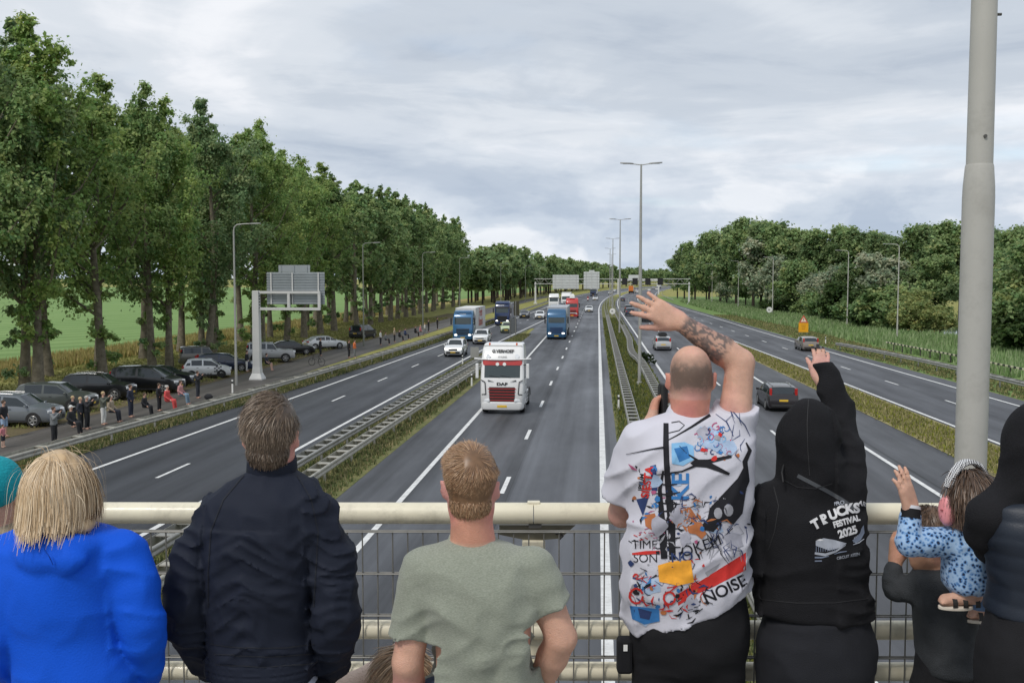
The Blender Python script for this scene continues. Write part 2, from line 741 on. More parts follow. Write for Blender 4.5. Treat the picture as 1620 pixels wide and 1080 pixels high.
# the crop field left of the trees and the straw-coloured strip at its edge
fld = strip('field', const(-900), const(-52), -20, 760, .004, M_FIELD, 30)
tag(fld, kind='structure')
tag(strip('field_edge', const(-52), Tab([(0, -46.0), (120, -46.5), (800, -47)]), -20, 760, .006, M_STRAW, 30), kind='structure')
tag(strip('parking_verge', const(-33.0), Tab([(0, -28.6), (330, -28.2)]), -10, 215, .005, M_DIRT, 10), kind='structure')
bank = strip('bank', D_R + 1.6, const(62), -10, 420, lambda s, t: 0.008, M_BANK, 20)
tag(bank, kind='structure')

asph_A = asphalt('asphalt_dark', (0.0457, 0.0488, 0.0562), .24, -13.6, 3.42, seed=3.1)
asph_B = asphalt('asphalt_grey', (0.0587, 0.0623, 0.0699), .34, -6.82, 3.45, seams=(-3.1, .5), split=(-3.15, .50), seed=11.0)
asph_C = asphalt('asphalt_mid', (0.0667, 0.0697, 0.0778), .28, 5.28, 3.46, seams=(12.6,), split=(12.6, -.22), seed=23.0)
asph_D = asphalt('asphalt_old', (0.0641, 0.0671, 0.0760), .28, 18.6, 3.46, seams=(), seed=37.0)
asph_S = asphalt('asphalt_service', (.088, .080, .072), .25, 0, 3.0, seed=51.0)

road_A = tag(strip('road', RAIL_L + .35, A_R + .75, -30, 330, .020, asph_A, 5, 2), kind='structure')
road_B = tag(strip('road', Tab([(0, -9.35), (37, -9.27), (72, -9.0), (110, -9.2), (150, -9.7), (200, -9.3), (300, -7.4), (330, -7.4)]), Tab([(0, .98), (240, .95), (330, 1.2)]), -30, FAR, .024, asph_B, 5, 2), kind='structure')
road_B2 = tag(strip('road', const(-16.2), const(-7.3), 328, FAR, .020, asph_A, 8, 2), kind='structure')
road_C = tag(strip('road', const(4.55), Tab([(0, 15.7), (44, 15.45), (95, 14.75), (200, 14.0), (330, 14.1)]), -30, FAR, .020, asph_C, 5, 2), kind='structure')
road_D = tag(strip('road', D_L + -.35, Tab([(0, 28.2), (62, 26.9), (120, 25.4), (245, 23.4), (380, 20.4)]), -30, FAR, .024, asph_D, 5, 2), kind='structure')
# the gore: asphalt between the two carriageways beyond the grass tip
tag(strip('road', A_R + .7, Tab([(140, -9.2), (200, -9.0), (330, -7.0)]), 152, 330, .016, asph_A, 5), kind='structure')
tag(strip('service_road', const(-28.5), Tab([(0, -26.6), (20, -25.4), (42, -24.6), (69, -23.9), (330, -23.7)]), -30, 420, .012, asph_S, 8), kind='structure')
tag(strip('grass_median', A_R + .55, Tab([(0, -9.2), (37, -9.1), (72, -8.85), (110, -9.1), (152, -10.6)]), -30, 152, .034, M_MED, 5), kind='structure')
tag(strip('grass_median', const(.93), const(4.6), -30, 420, .034, M_MED, 5), kind='structure')
tag(strip('grass_median', Tab([(0, 15.6), (44, 15.4), (95, 14.7), (200, 13.75), (330, 12.9)]), D_L + -.30, -30, 300, .036, M_MEDR, 5), kind='structure')

M_PAINT = mat('road_paint', (.66, .665, .655), 0.6, var=.14, vscale=2.0, bump=.1, bscale=120, dirt=.55, dscale=7.0)


def edge_line(road, t, s0, s1, w=0.20, z=.030):
    f0 = (lambda s: t(s) - w / 2)
    f1 = (lambda s: t(s) + w / 2)
    strip('edge_line', f0, f1, s0, s1, z, M_PAINT, 4, parent=road)


def dashes(road, t, s0, s1, ph=0.0, w=0.15, ln=3.0, per=12.0, z=.030):
    s = s0 + ph
    while s < s1:
        strip('lane_dash', lambda q: t(q) - w / 2, lambda q: t(q) + w / 2, s, s + ln, z, M_PAINT, 1.5, parent=road)
        s += per


edge_line(road_A, A_R, -10, 300, .20)
edge_line(road_A, A_L, -10, 330, .20)
edge_line(road_B, B_L, -10, 300, .20)
edge_line(road_B, B_R, -10, 900, .26, .032)
edge_line(road_B2, const(-13.75), 328, 900, .20)
edge_line(road_C, C_L, -10, 900, .22)
edge_line(road_C, C_R, -10, 380, .20)
edge_line(road_D, D_L, -10, 380, .20, .034)
edge_line(road_D, D_R, -10, 900, .20, .034)
dashes(road_A, A_D, 12.5, 330, 0)
dashes(road_B, B_D, 10.9, 520, 0, .17)
dashes(road_B, const(-6.85), 304, 520)
dashes(road_C, C_D, 11.8, 500, 0)
dashes(road_D, D_D, 13.4, 400, 0)


# ------------------------------------------------------------------ grass blades (uncountable: one mesh per strip)
def tufts(name, tl, tr, s0, s1, n, hmin, hmax, cols, seed, wid=.03, zb=.03, label=None, cat='grass', power=1.6, lean=.5, blades=3, keep=None):
    rng = np.random.default_rng(seed)
    q = rng.random(n) ** power
    ss = s0 + (s1 - s0) * q
    tt = rng.random(n)
    base = np.array([P(s, tl(s) + (tr(s) - tl(s)) * u, zb)[:] for s, u in zip(ss, tt)])
    if keep is not None:
        k = keep(base)
        base = base[k]
        ss = ss[k]
    n = len(base)
    base = np.repeat(base, blades, 0)
    ss = np.repeat(ss, blades)
    m = len(base)
    base[:, :2] += rng.normal(0, .07, (m, 2))
    h = rng.uniform(hmin, hmax, m)
    w = wid * (0.7 + ss / 45.0)
    a = rng.uniform(0, 2 * pi, m)
    l = rng.uniform(0, lean, m) * h
    b = rng.uniform(0, 2 * pi, m)
    sd = np.stack([np.cos(a) * w, np.sin(a) * w, np.zeros(m)], 1)
    tip = base + np.stack([np.cos(b) * l, np.sin(b) * l, h], 1)
    V = np.stack([base - sd, base + sd, tip], 1).reshape(-1, 3)
    cols = np.array(cols)
    c = cols[rng.integers(0, len(cols), m)] * rng.uniform(.75, 1.25, (m, 1))
    me = np_mesh(name, V, np.arange(3 * m).reshape(-1, 3), mat_attr('grass_blades', .8, .2, .3), col=np.repeat(c, 3, 0))
    return tag(link(name, me), label, cat, kind='stuff')


GR = [(0.109, 0.150, 0.055), (0.166, 0.192, 0.074), (0.227, 0.222, 0.098), (0.080, 0.111, 0.042)]
DRY = [(0.273, 0.245, 0.114), (0.369, 0.313, 0.173), (0.201, 0.192, 0.085), (0.339, 0.320, 0.133)]
tufts('grass', A_R + .75, const(-9.3), 18, 135, 15000, .06, .22, GR + DRY[1:3], 1, .022, label='rough grass and weeds between the two oncoming carriageways')
tufts('grass', const(1.05), const(4.5), 14, 190, 15000, .07, .28, GR + [(.20, .21, .03)], 2, .022, label='green and yellow weeds between the pair of ladder guardrails')
tufts('grass', Tab([(0, 15.7), (44, 15.5), (95, 14.9), (200, 14.2)]), D_L + -.6, 30, 180, 13000, .06, .22, DRY + [(.24, .26, .03), (.12, .14, .03)], 3, .024, label='dry yellow grass strip between the two right-hand carriageways')
tufts('grass', (lambda s: RAIL_L(s) - 1.2), RAIL_L + .45, 22, 190, 14000, .06, .24, GR + DRY[1:3], 4, .022, label='grass growing under the long guardrail beside the service road')
tufts('grass', Tab([(0, 28.4), (62, 27.1), (120, 25.6), (245, 23.6)]), Tab([(0, 31), (200, 31)]), 55, 210, 9000, .06, .22, GR + DRY, 5, .026, label='roadside grass around the right-hand guardrail', power=1.2)
tufts('grass', const(-46), const(-29), 48, 190, 16000, .05, .2, [(.26, .26, .09), (.33, .30, .13), (.20, .22, .07)], 6, .03, label='mown yellow-green verge under the tall poplars', power=1.1)
tufts('straw_grass', const(-52.5), const(-46), 50, 260, 16000, .3, .9, [(.40, .33, .13), (.33, .27, .10), (.46, .39, .17), (.28, .28, .09)], 7, .03, label='tall straw-coloured grass along the edge of the field', power=1.2, lean=.3)
REED = [(0.205, 0.313, 0.122), (0.282, 0.381, 0.175), (0.155, 0.246, 0.089), (0.337, 0.413, 0.221)]
tufts('reeds', Tab([(0, 33), (120, 31.5), (240, 27), (420, 25)]), const(57), 60, 330, 36000, .25, .95, REED, 8, .038, label='tall pale green reeds on the bank below the wood', cat='reeds', power=1.25, lean=.35,
      keep=lambda b: ~((np.hypot(b[:, 0] - 66.5, (b[:, 1] - 132) * .5) < 9.5)))
# pond glimpsed between the bushes
w = MB()
w.add([(66.5 + cos(k * pi / 12) * 11, 136 + sin(k * pi / 12) * 26, .02) for k in range(24)], [tuple(range(24))])
tag(w.build('water', mat('pond_water', (.05, .06, .06), .06, bump=.06, bscale=1.5, spec=.8)), kind='structure')
# ================================================================== GUARDRAILS
M_GALV = mat('galvanised_steel', (.34, .335, .31), .5, .35, var=.22, vscale=2.5, dirt=.6, dscale=1.2)
M_GALVD = mat('weathered_steel', (.30, .30, .28), .55, .45, var=.25, vscale=3.0, dirt=.5)
M_RAILW = mat('pale_weathered_rail', (.40, .385, .33), .55, .2, var=.2, vscale=3.0, dirt=.7, dscale=1.4)
M_DARKST = mat('dark_steel', (.09, .088, .082), .6, .4, var=.3, vscale=4)


def beam_mesh(tf, side, s0, s1, z, m, step=4.0):
    """W-beam running along the road; side +1/-1 is the way its face looks"""
    prof = [(0, .15), (.045, .11), (.045, .05), (.004, .015), (.004, -.015), (.045, -.05), (.045, -.11), (0, -.15), (-.012, -.15), (-.012, .15)]
    rings = []
    s = s0
    ss = []
    while s < s1:
        ss.append(s)
        s += step if s < 200 else step * 3
    ss.append(s1)
    for s in ss:
        t = tf(s)
        rings.append([P(s, t + side * a, z(s) + b) for a, b in prof])
    mb = MB()
    mb.loft(rings)
    return mb.mesh('beam', m, smooth=50)


def guardrail(label, tf, s0, s1, gap, m, rung=1.333, rung_end=None, post=4.0, group=None, h=.62, single=0, z=None, rm=None):
    z = z or (lambda s: h)
    root = empty('guardrail', P(s0, tf(s0)), 0, label, 'guardrail', group)
    inv = Matrix.Translation(-root.location)

    def put(name, me):
        me.transform(inv)
        return link(name, me, root)
    if single:
        put('beam', beam_mesh(tf, single, s0, s1, z, m))
    else:
        put('beam', beam_mesh(lambda s: tf(s) - gap / 2, -1, s0, s1, z, m))
        put('beam', beam_mesh(lambda s: tf(s) + gap / 2, 1, s0, s1, z, m))
    pm = MB().box((0, 0, h / 2), (.10, .055, h)).mesh('post', M_GALVD)
    s = s0 + .4
    while s < min(s1, 230):
        o = link('post', pm, root)
        o.location = P(s, tf(s) - (single * .07 if single else 0)) - root.location
        o.rotation_euler.z = heading(s)
        s += post
    if not single:
        sm = MB().box((0, 0, 0), (gap - .03, .30, .03)).box((0, 0, -.07), (gap * .5, .06, .11)).mesh('spacer', rm or m)
        s = s0 + .4
        n = 0
        while s < (rung_end or s1) and n < 290:
            o = link('spacer', sm, root)
            o.location = P(s, tf(s), z(s) + .11) - root.location
            o.rotation_euler.z = heading(s)
            s += rung
            n += 1
    return root


guardrail('ladder guardrail on the left of the central lamp masts', const(1.82), 4, 330, .52, M_GALV, 1.333, 190)
guardrail('ladder guardrail on the right of the central lamp masts, along the departing traffic', Tab([(0, 3.72), (60, 3.75), (86, 3.75), (92, 3.35), (97, 3.3), (120, 3.75), (330, 3.75)]), 4, 330, .56, M_GALV, 1.333, 150)
guardrail('double guardrail along the dark oncoming lanes, left one in the wedge of grass', Tab([(0, -12.0), (40, -11.6), (70, -10.75), (92, -10.2)]), 8, 92, .50, M_GALV, 1.333)
guardrail('double guardrail beside the white lorry, right one in the wedge of grass', Tab([(0, -10.6), (40, -10.3), (70, -9.75), (86, -9.5)]), 8, 86, .50, M_RAILW, 1.333, z=lambda s: .62 if s < 80 else .62 - (s - 80) * .08)
guardrail('long guardrail between the service road with spectators and the motorway', RAIL_L, 4, 320, .50, M_RAILW, 2.667, 200, rm=M_RAILW)
guardrail('pale guardrail on the far right edge of the right-hand road', Tab([(0, 29.5), (68, 28.55), (82, 28.2), (100, 26.9), (109, 25.9)]), 20, 109, .5, M_GALV, 2.0, 109, h=.68)
guardrail('far guardrail along the verge past the overhead gantry', Tab([(300, 24.0), (420, 22.5)]), 330, 600, .5, M_RAILW, single=-1)

# striped low marker fence on the bank
root = empty('marker_fence', P(76, 32.6), 0, 'low fence with black and cream striped rail on the right bank', 'fence')
cream, blk = mat('cream_paint', (.62, .58, .42), .6, var=.15), mat('black_paint', (.03, .03, .03), .6)
tfn = Tab([(60, 33.2), (78, 32.6), (92, 32.3), (111, 31.4)])
mc = MB().box((0, 0, 0), (.06, .50, .16)).mesh('stripe', cream, bevel=.008)
mk = MB().box((0, 0, 0), (.055, .50, .15)).mesh('stripe', blk, bevel=.008)
pf = MB().box((0, 0, .42), (.09, .09, .84)).mesh('post', mat('dark_wood_post', (.05, .045, .04), .8))
for k in range(100):
    s = 61 + k * .5
    o = link('stripe', mc if k % 2 else mk, root)
    o.location = P(s, tfn(s), .78) - root.location
    o.rotation_euler.z = heading(s)
    if k % 5 == 0:
        o = link('post', pf, root)
        o.location = P(s, tfn(s) + .08, 0) - root.location

# ================================================================== LAMP POSTS
M_POLE = mat('lamp_pole_grey', (.36, .36, .34), .5, .25, var=.08, vscale=2)
M_POLEP = mat('pale_pole_paint', (.43, .42, .385), .55, .0, var=.06, vscale=1.2, dirt=.25, dscale=3.5)
M_POLED = mat('lamp_pole_dull', (.20, .21, .18), .6, .1)
M_HEAD = mat('lamp_head_grey', (.20, .205, .20), .5, .2)


def tall_lamp(s, label, big=False):
    H = 15.9
    root = empty('street_lamp', P(s, 3.18 if big else 3.05), heading(s), label, 'street lamp', 'double-armed lamp masts in the middle of the motorway')
    mp = M_POLEP if big else M_POLE
    n = 40 if big else 14
    mb = MB()
    # wide lower section with a shoulder, then the slim upper tube
    mb.tube([(0, 0, 0), (0, 0, 8.30), (0, 0, 8.42), (0, 0, 8.52), (0, 0, 8.68), (0, 0, 8.70)], [.127, .127, .127, .124, .112, .107], n)
    mb.build('pole', mp, root, smooth=40)
    MB().tube([(0, 0, 8.69), (0, 0, 12.2), (0, 0, H)], [.105, .095, .065], n).build('upper_pole', mp, root, smooth=40)
    MB().tube([(0, 0, 0.0), (0, 0, .22), (0, 0, .26)], [.20, .20, .15], n).build('base_collar', mp, root, smooth=40)
    if big:
        MB().disc((.0, -.108, 8.92), .014, (0, 1, 0), 12, .02).build('bolt', M_DARKST, root)
        MB().disc((.115, 0, 9.93), .012, (1, 0, 0), 12, .05).build('bolt', M_DARKST, root)
        MB().box((0.02, -.1305, 1.1), (.13, .012, .42)).build('hatch', mp, root)
    for sx in (-1, 1):
        MB().tube([(0, 0, H - .05), (sx * .5, 0, H + .02), (sx * .9, 0, H + .05)], .035, 8).build('arm', mp, root, smooth=40)
        hd = MB()
        hd.loft([[(sx * x, y * w, H + zz + hh) for y, hh in ((-.13, -.03), (.13, -.03), (.10, .05), (-.10, .05))] for x, w, zz in ((.55, .5, .03), (.75, 1, .06), (1.35, 1, .09), (1.5, .6, .10))])
        h = hd.build('lamp_head', M_HEAD, root, smooth=30)
        MB().box((sx * 1.05, 0, H + .035), (.5, .18, .02)).build('lens', mat('lamp_lens', (.5, .5, .48), .2), h)


tall_lamp(8.65, 'thick pale lamp mast standing close in front of the bridge on the right', True)
for k, s in enumerate((72, 139, 206, 274, 341)):
    tall_lamp(s, ['tall grey double-armed lamp mast right behind the waving hand', 'second double-armed lamp mast along the central strip', 'third double-armed lamp mast along the central strip', 'fourth double-armed lamp mast along the central strip', 'farthest double-armed lamp mast near the overhead gantry'][k])


def side_lamp(s, t, H, way, label, group, m=None):
    root = empty('street_lamp', P(s, t), heading(s), label, 'street lamp', group)
    m = m or M_POLE
    MB().tube([(0, 0, 0), (0, 0, H * .2), (0, 0, H * .21), (0, 0, H - .5)], [.10, .10, .085, .06], 12).build('pole', m, root, smooth=40)
    MB().tube([(0, 0, H - .5), (way * .06, 0, H - .2), (way * .25, 0, H - .03), (way * .7, 0, H + .02), (way * 1.25, 0, H + .04)], [.06, .055, .05, .045, .04], 8).build('arm', m, root, smooth=50)
    MB().loft([[(way * x, y * w, H + zz + hh) for y, hh in ((-.12, -.03), (.12, -.03), (.09, .05), (-.09, .05))] for x, w, zz in ((1.15, .5, .03), (1.3, 1, .04), (1.85, 1, .06), (2.0, .6, .06))]).build('lamp_head', M_HEAD, root, smooth=30)
    return root


gl = 'single-armed lamp posts along the left service road'
side_lamp(69.2, -26.1, 11.6, 1, 'slim lamp post next to the cantilever sign post by the service road', gl)
for s, t, w_ in ((110, -26.5, 'beside the orange-clad spectator'), (151, -27, 'beside the far group of sitting spectators'), (192, -27, 'behind the blue lorry with the white box'), (268, -26.6, 'nearest of three before the gantry'), (314, -24.0, 'middle of three before the gantry'), (356, -23, 'at the left foot of the gantry')):
    side_lamp(s, t, 11.7, 1, 'single-armed lamp post on the left verge ' + w_, gl, M_POLED)
gr = 'curved lamp posts along the right bank'
for s, t, w_ in ((128.5, 37.8, 'rightmost, nearest the big mast'), (157, 38.6, 'second from the right'), (205, 35.5, 'above the round kilometre marker'), (250, 34.8, 'fourth from the right'), (298, 33.2, 'farthest from the big mast')):
    side_lamp(s, t, 12.0, -1, 'curved lamp post on the right bank, ' + w_, gr, M_POLEP)

# ================================================================== SIGNS AND GANTRIES
M_ALU = mat('sign_back_aluminium', (.36, .39, .41), .45, .45, var=.1, vscale=1.5)
M_ALUL = mat('sign_back_pale', (.58, .60, .59), .5, .1, var=.08, vscale=1.0)
M_WPOST = mat('white_box_post', (.60, .60, .585), .5, .1, var=.06, vscale=1)
M_BLACK = mat('matt_black', (.014, .014, .015), .6)


def panel_back(root, x0, x1, z0, z1, y, ribs, ups, m):
    """sign seen from behind: face sheet, horizontal stiffening ribs, upright stringers"""
    MB().box(((x0 + x1) / 2, y, (z0 + z1) / 2), (x1 - x0, .03, z1 - z0)).build('sign_panel', m, root)
    rm = MB().box((0, 0, 0), (x1 - x0 + .02, .07, (z1 - z0) / ribs * .42), None).mesh('rib', m)
    for k in range(ribs):
        o = link('rib', rm, root)
        o.location = ((x0 + x1) / 2, y - .05, z0 + (z1 - z0) * (k + .5) / ribs)
    um = MB().box((0, 0, 0), (.09, .08, z1 - z0 - .04)).mesh('stringer', M_WPOST)
    for k in ups:
        o = link('stringer', um, root)
        o.location = (x0 + (x1 - x0) * k, y - .125, (z0 + z1) / 2)


# cantilever sign by the service road
root = empty('cantilever_sign', P(73.4, -26.0), heading(73), 'grey cantilever road sign seen from behind on a thick pale post', 'road sign')
MB().loft([[(x * w, y * w, z) for x, y in ((-1, -1), (1, -1), (1, 1), (-1, 1))] for z, w in ((0, .52), (.10, .50), (.5, .33), (1.0, .28), (6.8, .245))]).build('post', M_WPOST, root, bevel=.02)
MB().bar((0.2, 0, 6.68), (5.0, 0, 6.68), .22, .2).build('upper_beam', M_WPOST, root)
MB().bar((0.2, 0, 5.42), (5.0, 0, 5.42), .22, .2).build('lower_beam', M_WPOST, root)
for x in (2.55, 4.92):
    MB().box((x, 0, 6.05), (.2, .2, 1.04)).build('strut', M_WPOST, root)
panel_back(root, .75, 5.25, 5.75, 8.2, .35, 12, (.08, .45, .90), M_ALU)
MB().box((2.9, .35, 8.48), (2.45, .05, .54)).build('upper_panel', M_ALU, root)
for x in (1.9, 2.9, 3.9):
    MB().box((x, .30, 8.48), (.06, .06, .5)).build('stringer', M_ALU, root)
for k in range(6):
    MB().box((.27, -.06, 5.5 + .22 * k), (.05, .14, .08)).build('bolt_plate', M_DARKST, root)

# the long gantry
GS = 300.0
root = empty('gantry', P(GS, 4), heading(GS), 'long lattice gantry across all carriageways with sign backs', 'gantry')
x0, x1 = -23.6, 22.6
for x in (x0, x1):
    MB().box((x, 0, 3.3), (.55, .55, 6.6), None, (.8, .8)).build('post', M_WPOST, root, bevel=.03)
    MB().box((x, 0, .15), (1.1, 1.1, .3)).build('footing', M_WPOST, root)
for zz in (6.05, 7.55):
    for yy in (-.5, .5):
        MB().bar((x0 - .3, yy, zz), (x1 + .3, yy, zz), .16).build('chord', M_WPOST, root)
n = 34
dm = {}
for k in range(n):
    xa, xb = x0 + (x1 - x0) * k / n, x0 + (x1 - x0) * (k + 1) / n
    for yy in (-.5, .5):
        MB().bar((xa, yy, 6.05 if k % 2 else 7.55), (xb, yy, 7.55 if k % 2 else 6.05), .08).build('diagonal', M_GALVD, root)
panel_back(root, -18.3, -10.4, 4.5, 8.75, -.72, 5, (.1, .35, .65, .9), M_ALUL)
panel_back(root, -8.9, -4.2, 4.5, 9.7, -.72, 6, (.15, .5, .85), M_ALUL)
MB().box((-6.5, -.72, 9.95), (1.6, .05, .45)).build('upper_panel', M_ALUL, root)
for x in (3.4, 6.5, 10.3, 14.0):
    b = MB().box((x, -.7, 6.75), (1.5, .25, 1.9)).build('lane_signal', M_BLACK, root, bevel=.03)
    MB().box((x, -.84, 6.75), (1.62, .02, 2.05)).build('backboard', M_BLACK, b)
root = empty('gantry', P(470, 8), heading(470), 'far gantry with one pale sign board behind the long gantry', 'gantry')
for x in (-6, 13):
    MB().box((x, 0, 3.3), (.6, .6, 6.6)).build('post', M_WPOST, root)
MB().bar((-6.3, 0, 6.9), (13.3, 0, 6.9), .5, .9).build('beam', M_WPOST, root)
MB().box((1.5, -.5, 8.0), (5.2, .1, 2.6)).build('sign_panel', M_ALUL, root)

# dark sign plates on a post at the tip of the wedge
root = empty('road_sign', P(131, -10.9), heading(131), 'two dark sign plates seen from behind at the tip of the grass wedge', 'road sign')
MB().tube([(0, 0, 0), (0, 0, 4.7)], .06, 10).build('post', M_GALVD, root)
MB().tube([(-.75, 0, 0), (-.75, 0, 2.3)], .05, 10).build('post', M_GALVD, root)
MB().box((.1, .1, 3.75), (.72, .05, 1.95)).build('upper_plate', mat('dark_plate', (.055, .05, .03), .5), root, bevel=.01)
MB().box((-.38, .1, 1.45), (.95, .05, 1.95)).build('lower_plate', mat('grey_plate', (.13, .14, .145), .5, .3), root, bevel=.01)
root = empty('road_sign', P(92.5, -11.6), heading(92), 'small grey sign plate at the end of the wedge guardrail', 'road sign')
MB().box((0, 0, .75), (.8, .05, 1.0)).build('plate', mat('pale_plate', (.32, .32, .30), .5, .2, dirt=.4), root)
MB().box((-.3, .05, .4), (.06, .06, .8)).build('post', M_GALVD, root)
MB().box((.3, .05, .4), (.06, .06, .8)).build('post', M_GALVD, root)

# round white kilometre discs
M_SIGNW = mat('sign_white', (.74, .74, .72), .4)
for s, t, lab, h in ((196, 2.9, 'round white marker disc between the central guardrails', 1.0), (204.5, 34.8, 'round white marker disc on the right bank below a lamp post', 1.1)):
    root = empty('marker_sign', P(s, t), heading(s), lab, 'sign')
    MB().tube([(0, .03, 0), (0, .03, h + .3)], .03, 8).build('post', M_GALVD, root)
    MB().disc((0, 0, h + .25), .58, (0, 1, 0), 28, .03).build('disc', M_SIGNW, root)
    MB().bar((-.22, -.02, h + .38), (.1, -.02, h + .1), .1, .02, (0, 1, 0)).bar((-.22, -.02, h + .12), (.1, -.02, h + .38), .1, .02, (0, 1, 0)).build('symbol', mat('sign_grey', (.16, .17, .17), .5), root)

# yellow roadworks board with a warning triangle
root = empty('warning_sign', P(137, 27.9), heading(137), 'yellow sign board topped by a red-edged warning triangle on the right verge', 'road sign')
for x in (-.5, .5):
    MB().box((x, .06, .9), (.06, .06, 1.8)).build('post', M_GALVD, root)
MB().box((0, 0, 1.05), (1.3, .04, 1.25)).build('board', mat('sign_yellow', (.78, .36, .01), .4), root)
for k, zz in enumerate((1.35, 1.1, .85)):
    MB().box((0, -.025, zz), (.62 - .1 * k, .01, .06)).build('print_line', mat('sign_print', (.35, .14, .01), .5), root)
MB().prism([(-.62, 1.70), (.62, 1.70), (0, 2.75)], -.02, .02, 'xz').build('triangle', mat('sign_red', (.55, .06, .03), .4), root)
MB().prism([(-.40, 1.83), (.40, 1.83), (0, 2.50)], -.03, -.022, 'xz').build('triangle_face', mat('sign_pale', (.78, .62, .50), .4), root)
MB().bar((0, -.034, 2.0), (0, -.034, 2.35), .07, .01, (0, 1, 0)).build('symbol', M_BLACK, root)

# white reflector posts
pm1 = MB().box((0, 0, .45), (.11, .08, .9), None, (.9, .8)).mesh('body', mat('reflector_white', (.70, .70, .68), .5), bevel=.01)
pm2 = MB().box((0, 0, .72), (.115, .085, .14)).mesh('band', M_BLACK)
for s, t, lab in ((64.5, -24.6, 'white reflector post beside the service road near the black hatchback'), (60.8, -27.6, 'white reflector post between the spectators and the white hatchback'), (75.2, 16.6, 'short white reflector post in the dry grass strip'), (118, 26.6, 'white reflector post at the start of the right guardrail'), (58, 1.25, 'small white reflector post left of the ladder guardrail'), (70, -9.0, 'white reflector post beside the white lorry'), (87, -12.0, 'white reflector post in the grass wedge')):
    root = empty('reflector_post', P(s, t), heading(s), lab, 'post')
    link('body', pm1, root)
    link('band', pm2, root)

# ================================================================== BRIDGE: deck, kerb, railing
DECK = 5.62
RAIL_Y = 3.80
M_CONC = mat('bridge_concrete', (.30, .29, .27), .85, var=.15, vscale=2.0, bump=.3, bscale=40)
dk = MB()
dk.box((0, -1.6, DECK - .45), (70, 12.2, .9))
deck = tag(dk.build('bridge_deck', M_CONC), kind='structure')
MB().box((0, 4.2, DECK + .06), (70, .6, .12)).build('kerb', M_CONC, deck)
for x in (-24.9, 17.8):
    MB().box((x, -1.6, 2.36), (1.2, 10.5, 4.72)).build('pier', M_CONC, deck)

M_CREAM = mat('cream_railing_paint', (.70, .65, .50), .42, var=.08, vscale=6.0, dirt=.45, dscale=9.0, coat=.1)
M_WIRE = mat('grey_mesh_wire', (.20, .195, .18), .5, .5, var=.25, vscale=9)
rail = empty('bridge_railing', (0, RAIL_Y, DECK), radians(-.25), 'cream tubular bridge railing with wire mesh panels', 'railing')
zt, z2, z3 = 6.835 - DECK, 6.372 - DECK, 6.205 - DECK
XR = 5.2
for zz, r in ((zt, .0415), (z2, .037), (z3, .036)):
    a = -XR
    for b in (-1.95, .085, 2.12, XR):     # tube lengths meeting at the joints
        MB().tube([(a, 0, zz), (b - .003, 0, zz)], r, 28).build('rail_tube', M_CREAM, rail, smooth=40)
        a = b
for k, x in enumerate((-1.95, .085, 2.12)):
    MB().box((x, 0, zt + .037), (.050, .03, .022)).build('joint_clip', M_CREAM, rail, bevel=.004)
    MB().box((x + .005, 0, zt - .046), (.050, .04, .016)).build('joint_plate', M_DARKST, rail)
    MB().prism([(-.14, -.052), (.16, -.052), (.10, -.105), (-.02, -.115), (-.14, -.09)], .02, .035, 'xz').build('bracket', mat('bracket_olive', (.17, .16, .12), .5, .3, dirt=.3), rail, loc=(x + .005, 0, zt))
    MB().tube([(x + .085, -.0, zt - .08), (x + .105, -.0, zt - .075), (x + .112, 0, zt - .09), (x + .1, 0, zt - .1)], .006, 8).build('catch', M_BLACK, rail)
    MB().box((x, .03, (zt - .09 - .02) / 2), (.09, .05, zt - .11)).build('post', M_CREAM, rail, bevel=.006)
MB().prism([(-.06, .012), (.055, .018), (.06, .034), (-.05, .03)], 0, .0012, 'xy').build('sticker', mat('sticker_blue', (.02, .30, .62), .35), rail, loc=(-.66, -.035, zt + .018))
# mesh: vertical wires in front of the lower tubes, doubled horizontal wires
zb, ztop = -.02, zt - .058
wv = MB().tube([(0, 0, zb), (0, 0, ztop)], .0030, 6, False).mesh('wire', M_WIRE, smooth=60)
x = -XR
while x < XR:
    o = link('wire', wv, rail, (x, -.046, 0))
    x += .0585
for zz in (zt - .060, zt - .225, zt - .39, zt - .555, zt - .72, zt - .885, zt - 1.05, .0):
    MB().tube([(-XR, -.040, zz), (XR, -.040, zz)], .0042, 6).build('cross_wire', M_WIRE, rail, smooth=60)
    if zz > 0.05:
        MB().tube([(-XR, -.0525, zz - .001), (XR, -.0525, zz - .001)], .0036, 6).build('cross_wire', M_WIRE, rail, smooth=60)
# ================================================================== TREES
def bark(name, col):
    return mat(name, col, .9, var=.4, vscale=3.0, bump=.8, bscale=14, spec=.2)


M_BARK = bark('poplar_bark', (.17, .148, .11))
M_BARK2 = bark('dark_bark', (.06, .05, .038))
M_LEAF = mat_attr('foliage', .6, .3, .5)


def limb_tubes(mb, segs, n=7):
    for pts, rad in segs:
        mb.tube(pts, rad, n, cap=False)


